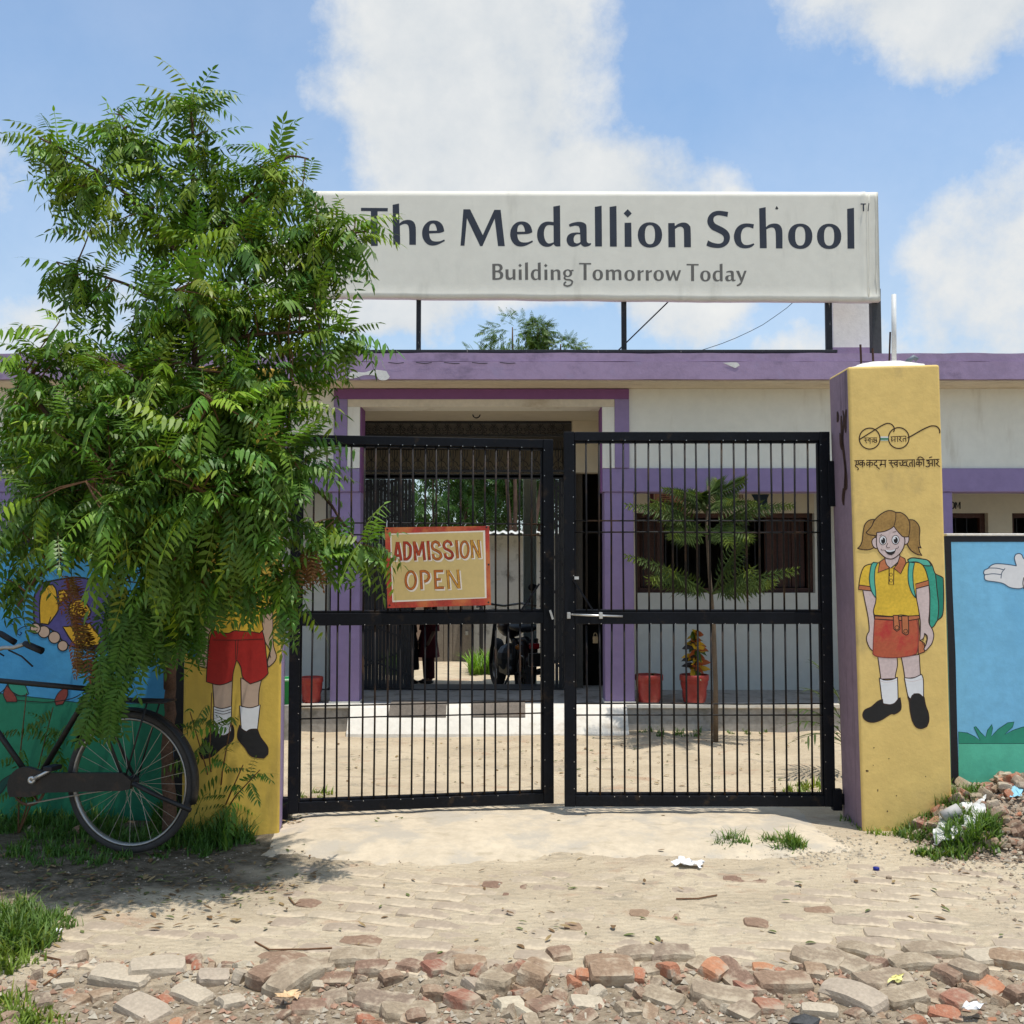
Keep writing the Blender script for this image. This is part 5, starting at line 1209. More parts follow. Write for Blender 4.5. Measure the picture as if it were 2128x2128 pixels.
# mudguards
def mudguard(c, a0, a1):
    mb = MB(); n = 26; R = .362; rows = []
    for i in range(n + 1):
        a = math.radians(a0 + (a1 - a0) * i / n); r = []
        for j in range(5):
            v = -.032 + .016 * j; rr = R - .010 * (abs(j - 2) / 2) ** 2
            r.append(len(mb.v)); mb.v.append(c + BF * (math.cos(a) * rr) + ZV * (math.sin(a) * rr) + BN * v)
        rows.append(r)
    for p, q in zip(rows, rows[1:]):
        for j in range(4): mb.f.append((p[j], p[j + 1], q[j + 1], q[j])); mb.mi.append(0)
    o = mb.build("mudguard", M_BIKE, BK, smooth=True)
    md = o.modifiers.new("thick", 'SOLIDIFY'); md.thickness = .003
mudguard(HB, 30, 195); mudguard(FRH, -20, 130)
# carrier rack over the rear wheel
ch = HB.z + .395
mb = MB()
for s in (-.06, -.02, .02, .06): mb.tube([HB + BF * .16 + BN * s + ZV * (ch - HB.z), HB - BF * .20 + BN * s + ZV * (ch - HB.z)], .005, 6)
for q in (.16, .0, -.20): mb.tube([HB + BF * q + BN * .065 + ZV * (ch - HB.z), HB + BF * q - BN * .065 + ZV * (ch - HB.z)], .005, 6)
for s in (-.06, .06): mb.tube([HB - BF * .12 + BN * s + ZV * (ch - HB.z), HB + BN * s], .005, 6)
mb.build("carrier_rack", M_BIKE, BK, smooth=True)
# chain case, ring, crank, pedals
mb = MB(); cc = [(0, .075), (-.06, .045), (-.10, 0), (-.06, -.05)]
prof = [(BBp - HB).dot(BF) + .11 * math.cos(math.radians(q)) for q in range(0, 1)]
ub = (BBp - HB).dot(BF); zbq = BBp.z - HB.z
out_ = [(ub + .10 * math.cos(math.radians(q)), zbq + .10 * math.sin(math.radians(q))) for q in range(-30, 120, 15)] + [(ub - .12, zbq + .075), (.0, .055), (-.05, .02), (-.045, -.02), (.0, -.03), (ub - .12, zbq - .02), (ub - .03, zbq - .045)]
v1 = [HB + BF * u_ + ZV * z_ + BN * .052 for u_, z_ in out_]; v2 = [p + BN * .022 for p in v1]; n = len(v1)
mb.add(v2 + v1, [tuple(range(n)), tuple(range(2 * n - 1, n - 1, -1))] + [(i, n + i, n + (i + 1) % n, (i + 1) % n) for i in range(n)])
mb.build("chain_case", M_BIKE, BK)
Mc = MXR.copy(); Mc.translation = BBp + BN * .045
mb = MB(); mb.lathe([(.094, -.003), (.098, 0), (.094, .003), (.084, .003), (.084, -.003)], 40, Mc, closed=True)
for k in range(5):
    a = k * 2 * math.pi / 5; mb.bar(Mc @ Vector((.01 * math.cos(a), .01 * math.sin(a), 0)), Mc @ Vector((.086 * math.cos(a), .086 * math.sin(a), 0)), .004, .014, BN)
mb.build("chain_ring", mat("rusty_steel", (.09, .05, .03), .6, .3, 9, .3, 60, metal=.3), BK)
ca = bp(67, 1621, .085)
ce = bp(112, 1597, .085); cdir = (ce - ca).normalized()
mb = MB(); mb.tube([ca - cdir * .0, ca + cdir * .06, ca + cdir * .165], [.012, .009, .007], 8)
Mk = MXR.copy(); Mk.translation = ca; mb.lathe([(.006, -.010), (.019, -.010), (.019, .010), (.006, .010)], 18, Mk, closed=True)
mb.build("crank", M_STEEL, BK, smooth=True)
cb = BBp - BN * .075; mb = MB(); mb.tube([cb, cb - cdir * .165], .008, 8); mb.tube([BBp - BN * .08, ca], .012, 10); mb.build("crank_axle", M_BIKE, BK, smooth=True)
for e, s in ((ca + cdir * .165, 1), (cb - cdir * .165, -1)):
    MB().bar(e + BN * .01 * s, e + BN * .09 * s, .05, .022, ZV).build("pedal", M_RUBBER, BK, bevel=.004)
mb = MB(); mb.tube([HB + BN * .05 - ZV * .02, HB + BF * .2 + BN * .05 - ZV * .055, BBp + BN * .05 - ZV * .085], .004, 5); mb.build("chain", M_CHROME, BK)
# prop stand swung back beside the wheel
MB().tube([bp(276, 1628, .07), bp(330, 1655, .075), bp(396, 1684, .08)], .012, 8).build("prop_stand", M_BIKE, BK, smooth=True)
# saddle
mb = MB(); sd = ST + ZV * .03; rows = []
for i in range(9):
    t = i / 8; u_ = .15 - .27 * t; w_ = .022 + .075 * sstep(.3, .95, t); zz = .03 * (t - .35) ** 2 * 4
    r = []
    for j in range(9):
        q = -1 + j / 4; r.append(len(mb.v)); mb.v.append(sd + BF * u_ + BN * (w_ * q) + ZV * (zz + .025 - .05 * q * q))
    rows.append(r)
for p, q in zip(rows, rows[1:]):
    for j in range(8): mb.f.append((p[j], p[j + 1], q[j + 1], q[j])); mb.mi.append(0)
o = mb.build("saddle", M_RUBBER, BK, smooth=True); md = o.modifiers.new("t", 'SOLIDIFY'); md.thickness = .012
mb = MB(); mb.tube([ST, ST + ZV * .02], .013, 8); mb.build("seat_post", M_CHROME, BK)
# handlebar with swept-back grips
hs = HT + (HT - HL) * .9
g1a, g1b = bp(53, 1338, .22), bp(88, 1353, .22); g2a, g2b = bp(0, 1316, -.22), bp(31, 1335, -.22)
mb = MB(); mb.tube([HT, hs], .011, 8)
mb.tube([hs, hs + BN * .10, bp(8, 1346, .2), bp(28, 1346, .22), g1a], .0105, 8); mb.tube([hs, hs - BN * .10, bp(-60, 1330, -.2), g2a], .0105, 8)
mb.build("handlebar", M_CHROME, BK, smooth=True)
for a, b in ((g1a, g1b), (g2a, g2b)):
    d = (b - a); MB().tube([a - d * .08, a + d * .1, a + d * .6, b], [.013, .0165, .0165, .017], 10).build("grip", M_RUBBER, BK, smooth=True)
for pts in ([bp(18, 1351, .2), bp(45, 1364, .2), bp(68, 1385, .2)], [bp(-30, 1345, -.2), bp(-5, 1355, -.2), bp(8, 1363, -.2)]): MB().tube(pts, .0045, 6).build("brake_lever", M_BIKE, BK, smooth=True)

# ================================================================ neem tree
M_LEAF = mat("neem_leaf", (0.090, 0.170, 0.019), 0.45, 0.20, 4.0, 0.0, spec=0.32, transl=0.24, attr="tint", rnd=0.22)
M_DRY = mat("withered_leaf", (0.16, 0.085, 0.03), 0.8, 0.3, 9, 0.0, transl=0.15, attr="tint")
M_BARK = mat("neem_bark", (0.105, 0.06, 0.04), 0.9, 0.3, 9, 0.7, 45, 0.008, grime=(0.05, 0.035, 0.028), gamt=.7, gscale=(20, 20, 5))
M_TWIG = mat("reddish_twig", (0.15, 0.075, 0.035), 0.8, 0.2, 9, 0.2, 60)
def frond_geo(mb, L, nl, droop, ll, r, curl=0.0, hang=.35):
    """a pinnate leaf from the origin along +X, up +Z, in local space"""
    Zd = Vector((0, 0, 1))
    def P(t): return Vector((L * t * (1 - .12 * droop * t), curl * L * t * t, -droop * L * t * t))
    pts = [P(k / 6) for k in range(7)]
    c0 = mb.tint
    mb.tint = (c0[0] * 1.3, c0[1] * 1.05, c0[2] * .9)
    for a, b in zip(pts, pts[1:]):
        w = Vector((0, .0016, 0)); mb.add([a - w, a + w, b + w, b - w], [(0, 1, 2, 3)])
    mb.tint = c0
    def leaflet(p, D, N, l, w):
        Wv = D.cross(N).normalized(); Zc = Vector((0, 0, -1))
        m1 = p + D * (l * .32) + N * (l * .03); m2 = p + D * (l * .68) + Zc * (l * .05); tip = p + D * l + Zc * (l * .22)
        mb.add([p, m1 + Wv * w, m1 - Wv * w, m2 + Wv * (w * .8), m2 - Wv * (w * .8), tip], [(0, 1, 2), (1, 3, 4, 2), (3, 5, 4)])
    for k in range(nl):
        t = .16 + .80 * k / (nl - 1); p = P(t); T = (P(min(1, t + .03)) - P(t - .03)).normalized()
        S = T.cross(Zd).normalized(); N = S.cross(T)
        l = ll * (0.62 + .5 * math.sin(math.pi * (.12 + .80 * t))) * r.uniform(.85, 1.12)
        for s in (-1, 1):
            D = (S * (s * r.uniform(.68, .86)) + T * r.uniform(.40, .62) - N * (hang * r.uniform(.7, 1.3))).normalized()
            leaflet(p, D, N, l, l * .135)
    T = (P(1) - P(.95)).normalized(); N = T.cross(Zd).normalized().cross(T)
    leaflet(P(1), T, N, ll * .9, ll * .13)
def frond_matrix(pos, d, up, s=1.0):
    x = d.normalized(); y = up.cross(x)
    if y.length < 1e-3: y = Vector((0, 1, 0)).cross(x)
    y.normalize(); z = x.cross(y)
    M = Matrix(((x.x, y.x, z.x, 0), (x.y, y.y, z.y, 0), (x.z, y.z, z.z, 0), (0, 0, 0, 1))) @ Matrix.Scale(s, 4)
    M.translation = pos; return M
TR = random.Random(5)
VAR = []
for k in range(10):
    young = k in (0, 1, 2); hangy = k in (8, 9)
    par = dict(L=TR.uniform(.24, .34), nl=TR.choice((6, 7, 7, 8)), droop=TR.uniform(.32, .75) if not hangy else .1, ll=TR.uniform(.066, .086), curl=TR.uniform(-.2, .2), hang=TR.uniform(.45, 1.0) if not hangy else .1,
               tint=((2.0, 1.62, 1.0) if young else (1.0, 1.0, 1.0)) if k != 7 else (.72, .84, .8), seed=k)  # young leaves are yellow-green, tinted brighter still to imitate sunlit highlights
    if k == 2: par['tint'] = (1.95, 1.35, .9)
    VAR.append(par)
def add_frond(mb, M, vi, tintmul=(1, 1, 1)):
    p = VAR[vi]; mb.M = M; mb.tint = tuple(a * b for a, b in zip(p["tint"], tintmul))
    frond_geo(mb, p["L"], p["nl"], p["droop"], p["ll"], random.Random(p["seed"]), p["curl"], p["hang"]); mb.M = None
VM = []
for k in range(10):
    mb = MB(); mb.tint = (1, 1, 1); add_frond(mb, Matrix.Identity(4), k)
    me = bpy.data.meshes.new("leaf_frond"); me.from_pydata([tuple(v) for v in mb.v], [], mb.f); me.materials.append(M_LEAF)
    ca = me.color_attributes.new("tint", 'FLOAT_COLOR', 'POINT'); ca.data.foreach_set("color", [q for c in mb.c for q in (*c, 1.0)])
    VM.append(me)

TREE = empty("neem_tree", (X(352, 5.3), 5.3, 0.0), "tall leafy neem tree drooping over the bicycle and the boy pillar", "tree")
TY = 4.95
def q3(l): return [at(*p) for p in l]
LIMBS = [  # (points px, py, Y), start radius, end radius
 ([(352, 1730, 5.30), (350, 1560, 5.30), (356, 1400, 5.28), (372, 1180, 5.2), (392, 960, 5.08), (404, 780, 5.0), (406, 600, 4.97), (402, 420, 4.95), (398, 240, 4.93)], .038, .007),
 ([(376, 1150, 5.18), (200, 1030, 4.85), (160, 950, 4.78), (85, 845, 4.75), (40, 800, 4.75)], .024, .006),
 ([(390, 960, 5.08), (300, 870, 4.85), (283, 800, 4.72), (310, 758, 4.66), (352, 746, 4.6), (420, 770, 4.5)], .018, .005),
 ([(404, 760, 5.0), (440, 728, 4.8), (500, 700, 4.7), (620, 690, 4.68), (745, 686, 4.7)], .016, .004),
 ([(406, 650, 4.98), (500, 560, 4.85), (640, 505, 4.8), (765, 480, 4.8)], .016, .004),
 ([(404, 570, 4.97), (300, 440, 4.9), (180, 340, 4.9), (80, 285, 4.92)], .015, .004),
 ([(404, 540, 4.97), (520, 400, 4.95), (590, 330, 4.95), (640, 330, 4.95)], .013, .004),
 ([(402, 470, 4.96), (330, 360, 5.0), (245, 225, 5.02)], .011, .003),
 ([(404, 660, 4.98), (260, 590, 5.0), (120, 545, 5.02)], .012, .004),
 ([(392, 960, 5.08), (520, 930, 4.85), (650, 1010, 4.75), (745, 1130, 4.7)], .02, .004),
 ([(384, 1060, 5.12), (480, 1090, 4.8), (560, 1170, 4.68), (600, 1250, 4.66)], .018, .004),
 ([(376, 1130, 5.18), (220, 1120, 4.75), (90, 1190, 4.6), (40, 1260, 4.58)], .018, .004),
 ([(372, 1180, 5.2), (270, 1180, 4.85), (225, 1290, 4.72), (205, 1420, 4.70), (190, 1520, 4.72)], .014, .003),
 ([(398, 880, 5.04), (420, 820, 4.6), (440, 830, 4.3)], .016, .004),
 ([(402, 720, 5.0), (380, 620, 4.6), (360, 600, 4.4)], .013, .004),
 ([(380, 1090, 5.14), (400, 1010, 4.6), (420, 1020, 4.35)], .015, .004),
 ([(380, 1090, 5.14), (250, 980, 4.6), (180, 1000, 4.35)], .015, .004),
 ([(404, 600, 4.97), (470, 480, 5.25), (520, 470, 5.4)], .01, .003),
]
SK = []
for k, (l, r0, r1) in enumerate(LIMBS):
    pts = q3(l); fine = []
    for i in range(len(pts) - 1):
        p0 = pts[max(0, i - 1)]; p1 = pts[i]; p2 = pts[i + 1]; p3 = pts[min(len(pts) - 1, i + 2)]
        for s in range(6):
            t = s / 6
            fine.append(0.5 * ((2 * p1) + (p2 - p0) * t + (2 * p0 - 5 * p1 + 4 * p2 - p3) * t * t + (3 * p1 - p0 - 3 * p2 + p3) * t ** 3))
    fine.append(pts[-1])
    fine = [p + Vector((TR.uniform(-1, 1), TR.uniform(-1, 1), 0)) * .006 for p in fine]
    n = len(fine); rs = [r0 + (r1 - r0) * (i / (n - 1)) ** .8 for i in range(n)]
    MB().tube(fine, rs, 8).build("trunk" if k == 0 else "branch", M_BARK, TREE, smooth=True)
    SK += fine if k else fine[14:]
BLOBS = [  # px, py, rx, ry, Y, weight
 (390, 205, 34, 30, 4.93, 1.6), (398, 275, 48, 40, 4.93, 1.0), (245, 255, 26, 34, 5.0, 1.5), (268, 320, 60, 40, 5.0, 1.0), (100, 300, 38, 30, 4.92, 1.4), (160, 355, 70, 40, 4.9, 1.0), (215, 430, 80, 46, 4.9, .9), (330, 400, 70, 60, 4.95, .9), (430, 390, 60, 70, 4.95, .9), (560, 335, 42, 36, 4.95, 1.4), (590, 410, 62, 42, 4.9, 1.1), (500, 430, 60, 50, 4.85, 1), (640, 480, 60, 55, 4.82, 1.0), (470, 510, 110, 60, 4.75, .95), (725, 490, 30, 36, 4.8, 1.1), (690, 545, 40, 30, 4.78, .9), (600, 560, 76, 44, 4.8, .8), (360, 490, 50, 46, 4.95, .8),
 (130, 570, 46, 26, 5.0, 1.2), (205, 598, 60, 32, 5.0, .9), (330, 610, 70, 60, 4.9, .8), (450, 610, 110, 60, 4.65, .9), (620, 650, 70, 46, 4.75, .8), (715, 690, 30, 28, 4.7, 1.4), (560, 700, 90, 50, 4.8, .7), (300, 690, 70, 40, 4.9, .7), (650, 735, 42, 40, 4.75, .8),
 (130, 690, 46, 26, 4.8, 1.2), (90, 745, 66, 44, 4.78, 1.1), (215, 760, 80, 50, 4.7, 1), (330, 780, 80, 50, 4.6, .9), (420, 850, 120, 70, 4.45, 1), (545, 830, 86, 76, 4.62, 1), (620, 800, 36, 56, 4.8, .8), (40, 850, 26, 46, 4.75, .5), (130, 860, 60, 50, 4.72, .7), (210, 900, 100, 70, 4.6, .9), (330, 960, 120, 80, 4.4, 1), (520, 950, 110, 80, 4.5, 1), (610, 955, 50, 60, 4.65, .9), (470, 760, 80, 46, 4.6, .8),
 (75, 990, 44, 56, 4.65, .6), (150, 1050, 90, 70, 4.5, .9), (300, 1080, 110, 70, 4.42, 1), (450, 1070, 110, 70, 4.45, 1), (570, 1070, 76, 56, 4.6, 1), (700, 1110, 45, 28, 4.66, 1.3), (755, 1125, 22, 20, 4.68, 1.6), (58, 1085, 48, 40, 4.6, .8), (205, 1100, 66, 36, 4.55, .9), (28, 1190, 26, 26, 4.6, .8), (330, 1170, 80, 44, 4.5, .9), (470, 1170, 80, 40, 4.55, .9), (565, 1180, 56, 46, 4.62, 1), (585, 1240, 34, 26, 4.62, 1), (420, 1000, 160, 120, 5.0, .9), (270, 1020, 150, 110, 5.0, .9), (420, 700, 120, 120, 5.05, .5), (140, 900, 130, 110, 5.35, .7), (320, 960, 150, 120, 5.35, .7), (120, 1060, 110, 60, 5.35, .7), (340, 1250, 60, 46, 4.95, 1.1), (310, 1235, 50, 46, 4.85, 1.0)]  # clumps farthest back are added to keep sky light off the wall
places = []; twigs = []
axisx = X(395, 5)
for (px, py, rx, ry, Y, wt) in BLOBS:
    n = max(3, int(rx * ry / 520.0 * wt))
    for k in range(n):
        while True:
            a, b, c = TR.uniform(-1, 1), TR.uniform(-1, 1), TR.uniform(-1, 1)
            if .25 < a * a + b * b + c * c < 1: break
        p = at(px + a * rx, py + b * ry, Y); p.y += c * min(rx, 110) / 425.0 * .9
        if p.y > 5.38 and p.z < 2.6: p.y = 5.38 - TR.uniform(0, .3)
        near = min(SK, key=lambda s: (s - p).length_squared)
        base = near
        out = (p - near); out = out.normalized() if out.length > .02 else Vector((0, 0, 1))
        axis_ = (out * .8 + Vector((0, 0, .55 if py < 1000 else .15))).normalized()
        twigs.append((near, p, axis_))
        m = TR.randint(6, 9); ph = TR.uniform(0, 6.28)
        e1 = axis_.orthogonal().normalized(); e2 = axis_.cross(e1)
        for j in range(m):
            an = ph + j * 2.4; tilt = math.radians(TR.uniform(38, 85))
            d = axis_ * math.cos(tilt) + (e1 * math.cos(an) + e2 * math.sin(an)) * math.sin(tilt)
            d.z -= TR.uniform(-.15, .2) + (.25 if py > 1050 else 0)
            d.normalize()
            vi = TR.randint(3, 9) if TR.random() < (.62 if py < 900 else .85) else TR.randint(0, 2)
            sc = TR.uniform(.58, .86)
            places.append((frond_matrix(p - axis_ * (.015 * j), d, Vector((0, 0, 1)), sc), vi, p.y + d.y * .2))
# hanging curtain over the rear wheel
for k in range(150):
    t = TR.random(); p = at(272 - 70 * t + TR.uniform(-48, 60) * (1 - .5 * t), 1210 + 270 * t, 4.74 + TR.uniform(-.16, .16))
    d = Vector((TR.uniform(-.45, .45), TR.uniform(-.4, .3), -1)).normalized()
    places.append((frond_matrix(p, d, Vector((TR.uniform(-.8, .8), -1, .2)), TR.uniform(.42, .75)), TR.choice((8, 9, 7)), 9.0))
for k in range(90):
    p = at(TR.uniform(275, 425), TR.uniform(1190, 1330), 5.0 + TR.uniform(-.15, .15)); d = Vector((TR.uniform(-.5, .5), TR.uniform(-.4, .2), -1)).normalized()
    places.append((frond_matrix(p, d, Vector((TR.uniform(-.8, .8), -1, .2)), TR.uniform(.45, .75)), TR.choice((7, 8, 9)), 9.0))
for k in range(30):
    p = at(TR.uniform(385, 520), TR.uniform(1180, 1220), 4.8 + TR.uniform(-.1, .1)); d = Vector((TR.uniform(-.4, .4), TR.uniform(-.3, .1), -1)).normalized()
    places.append((frond_matrix(p, d, Vector((0, -1, .2)), TR.uniform(.5, .75)), TR.choice((4, 8, 9)), 9.0))
order = sorted(range(len(places)), key=lambda i: places[i][2])
# the 300 nearest leaves singly, spread evenly over the visible front
front = [i for i in order if places[i][2] < 4.75]
step = max(1.0, len(front) / 300.0)
single = set(front[int(k * step)] for k in range(min(300, len(front))))
crown = MB()
twl = worldloc(TREE)
for i, (M, vi, yy) in enumerate(places):
    if i in single:
        o = bpy.data.objects.new("leaf_frond", VM[vi]); COL.objects.link(o); o.parent = TREE
        M2 = M.copy(); M2.translation = M.translation - twl; o.matrix_local = M2
    else: add_frond(crown, M, vi, (.62, .74, .7) if yy > 8 else (lambda g_: (g_ * TR.uniform(.9, 1.2), g_, g_ * TR.uniform(.8, 1.3)))(TR.uniform(.62, 1.3)))
crown.build("crown", M_LEAF, TREE, kind='stuff')
mb = MB()
for a, b, ax in twigs:
    L_ = (b - a).length
    if L_ < .03: continue
    mid = a.lerp(b, .5) + Vector((TR.uniform(-1, 1), TR.uniform(-1, 1), .6)) * (.06 * L_)
    mb.tube([a, mid, b, b + ax * .02], [.0045, .0035, .0025, .0015], 4, cap=False)
mb.build("twig_mass", M_TWIG, TREE, kind='stuff')
# cut stub and withered sprays
MB().tube([at(352, 1430, 5.27), at(350, 1385, 5.24), at(346, 1342, 5.2)], [.03, .026, .024], 8).build("cut_stub", M_BARK, TREE, smooth=True)
dry = MB()
for cx, cy, n, sx, sy, yy in ((146, 1235, 22, 14, 60, 4.62), (642, 1155, 16, 22, 18, 4.6), (455, 1190, 12, 25, 20, 4.7), (170, 1330, 16, 20, 30, 4.66)):
    for k in range(n):
        p = at(cx + TR.uniform(-sx, sx), cy + TR.uniform(-sy, sy), yy + TR.uniform(-.06, .06)); d = Vector((TR.uniform(-.5, .5), TR.uniform(-.4, .2), -1)).normalized()
        add_frond(dry, frond_matrix(p, d, Vector((0, -1, .3)), TR.uniform(.35, .5)), TR.randint(3, 9), (TR.uniform(.8, 1.5), TR.uniform(.7, 1.2), .9))
dry.build("withered_spray", M_DRY, TREE, kind='stuff')

# ---------------------------------------------------------------- neem saplings
def sapling(base, tops, n, label, name="neem_sapling", sc=(.45, .7)):
    root = empty(name, tuple(base), label, "sapling", "neem saplings"); mb = MB()
    k = 0
    for tp in tops:
        mid = base.lerp(tp, .5) + Vector((TR.uniform(-.03, .03), TR.uniform(-.03, .0), .02))
        MB().tube([base, mid, tp], [.005, .004, .0025], 6).build("stem", M_TWIG, root)
        for j in range(n):
            t = TR.uniform(.3, 1.0); p = base.lerp(mid, t * 2) if t < .5 else mid.lerp(tp, t * 2 - 1)
            d = Vector((TR.uniform(-1, 1), TR.uniform(-.9, .3), TR.uniform(-.15, .6))).normalized()
            o = bpy.data.objects.new("leaf_frond", VM[TR.choice((3, 4, 5, 6, 7))]); COL.objects.link(o); o.parent = root
            M = frond_matrix(p, d, Vector((0, 0, 1)), TR.uniform(*sc)); M.translation -= worldloc(root); o.matrix_local = M
b0 = gz(452, 1712, .02)
sapling(b0, [at(440, 1440, 5.05), at(505, 1590, 5.0), at(480, 1500, 5.05), at(395, 1480, 5.15), at(540, 1600, 4.98)], 7, "slender neem sapling growing against the boy pillar behind the wheel")
b0 = gz(118, 1690, .02) ; b0.y = 5.5; b0.z = .02
sapling(b0, [at(55, 1440, 5.55), at(110, 1470, 5.6), at(150, 1500, 5.55)], 9, "shaded neem sapling between the bicycle frame and the butterfly wall")

# ================================================================ potted plants and the courtyard garden
PR_ = random.Random(21)
M_POT = mat("red_plastic_pot", (0.36, 0.045, 0.035), 0.45, 0.12, 5, 0.1, 40, spec=.4, grime=(0.30, 0.16, 0.10), gamt=.5, gscale=(6, 6, 8))
M_SOIL = mat("pot_soil", (0.07, 0.05, 0.035), .95, .3, 12, .6, 60)
def pot(cx, top, bot, wtop, label, Y=9.07):
    p = at(cx, bot, Y); p.z = FZ + .007; R = (X(cx + wtop / 2, Y) - X(cx - wtop / 2, Y)) / 2; H = Z(top, Y) - FZ
    root = empty("flower_pot", tuple(p), label, "flower pot", "red pots on the veranda edge")
    M = Matrix.Translation(p); pr = [(.001, 0), (R * .70, 0), (R * .73, .008)]
    for k in range(7): pr.append((R * (.74 + .19 * k / 6), .01 + (H * .74) * k / 6))
    pr += [(R * 1.0, H * .80), (R * 1.0, H * .98), (R * .98, H), (R * .93, H), (R * .91, H * .86), (.001, H * .86)]
    mb = MB(); n = 40; vs = []
    for i, (r, h) in enumerate(pr):
        for k in range(n):
            a = 2 * math.pi * k / n; rr = r
            if 3 <= i <= 8: rr += .005 * math.sin(6 * (a + h * 9))
            vs.append(M @ Vector((rr * math.cos(a), rr * math.sin(a), h)))
    fs = [(i * n + k, i * n + (k + 1) % n, (i + 1) * n + (k + 1) % n, (i + 1) * n + k) for i in range(len(pr) - 1) for k in range(n)]
    mb.add(vs, fs); mb.build("pot_body", M_POT, root, smooth=True)
    MB().lathe([(.001, H * .87), (R * .5, H * .875), (R * .905, H * .865)], 20, M).build("soil", M_SOIL, root, smooth=True)
    return root, p, R, H
pot(1349, 1403, 1457, 58, "red pot with only a small seedling, next to the purple doorway column")
rt, pc, R_, H_ = pot(1443, 1403, 1457, 60, "red pot holding the tall yellow and red croton")
pot(647, 1408, 1463, 48, "red pot standing alone left of the doorway behind the ajar gate leaf")
pot(560, 1408, 1463, 46, "red pot hidden behind the boy pillar on the veranda edge")
M_CR = [mat("croton_leaf_yellow", (.60, .36, .02), .45, .25, 20, 0, spec=.4, transl=.2), mat("croton_leaf_red", (.36, .085, .02), .45, .25, 20, 0, spec=.4, transl=.2), mat("croton_leaf_green", (.06, .11, .015), .45, .25, 20, 0, spec=.4, transl=.2), mat("croton_leaf_dark", (.03, .02, .015), .45, .2, 20, 0, spec=.4)]
def broad_leaf(mb, p, d, l, w, up=Vector((0, 0, 1)), bend=.3):
    d = d.normalized(); s = d.cross(up); s = s.normalized() if s.length > .01 else Vector((1, 0, 0)); nrm = s.cross(d); vs = []; n = 5
    for k in range(n + 1):
        t = k / n; ww = w * math.sin(math.pi * min(1, .08 + .92 * t)) ** .8 if k < n else 0
        c = p + d * (l * t) - Vector((0, 0, bend * l * t * t)); vs += [c - s * ww + nrm * (ww * .25), c, c + s * ww + nrm * (ww * .25)]
    fs = []
    for k in range(n):
        a = k * 3; fs += [(a, a + 1, a + 4, a + 3), (a + 1, a + 2, a + 5, a + 4)]
    mb.add(vs, fs)
CR = empty("croton_plant", tuple(pc + Vector((0, 0, H_ * .86))), "croton plant with yellow, red and dark leaves growing in the red pot", "plant")
topz = Z(1305, 9.07)
MB().tube([pc + Vector((0, 0, H_ * .8)), pc + Vector((.01, 0, .3)), Vector((pc.x + .015, pc.y, topz - .05))], .008, 6).build("stem", M_TWIG, CR)
for k in range(64):
    t = PR_.random(); z = pc.z + H_ + .02 + (topz - pc.z - H_ - .06) * t; a = PR_.uniform(0, 6.28)
    mb = MB(); broad_leaf(mb, Vector((pc.x + .01, pc.y, z)), Vector((math.cos(a), math.sin(a), PR_.uniform(-.1, .7))), PR_.uniform(.10, .15) * (1.1 - .3 * t), PR_.uniform(.020, .032), up=Vector((PR_.uniform(-.6, .6), -1, PR_.uniform(.1, .8))), bend=PR_.uniform(.2, .6))
    mb.build("leaf", M_CR[PR_.choice((0, 0, 0, 1, 1, 2, 3))], CR, smooth=True)
SE = empty("seedling", (X(1355, 9.07), 9.07, FZ + .2), "tiny green seedling in the otherwise bare red pot", "seedling")
for k in range(5):
    mb = MB(); broad_leaf(mb, Vector((X(1354, 9.07), 9.07, Z(1404, 9.07))), Vector((PR_.uniform(-1, 1), PR_.uniform(-1, 1), .6)), .05, .012); mb.build("leaf", M_CR[2], SE)
# green bucket
p = at(586, 1462, 8.6); gzb = gh(p.x, 8.6)
BU = empty("bucket", (p.x, 8.6, gzb), "green plastic bucket with a pale rim behind the left gate hinge", "bucket")
Mx = Matrix.Translation((p.x, 8.6, Z(1462, 8.6))); MB().lathe([(.001, 0), (.085, 0), (.105, .20), (.108, .20), (.108, .212), (.10, .212), (.08, .012), (.001, .012)], 24, Mx).build("body", mat("green_plastic", (.01, .20, .05), .4, .1, 5), BU, smooth=True)
MB().lathe([(.107, .195), (.112, .195), (.112, .213), (.107, .213)], 24, Mx, closed=True).build("rim", mat("pale_green_plastic", (.35, .55, .38), .4, .1, 5), BU, smooth=True)
if Z(1462, 8.6) > gzb + .01: MB().box(p.x - .13, p.x + .13, 8.48, 8.72, gzb - .05, Z(1462, 8.6) - .001).build("brick_stand", M_PLINTH, BU)

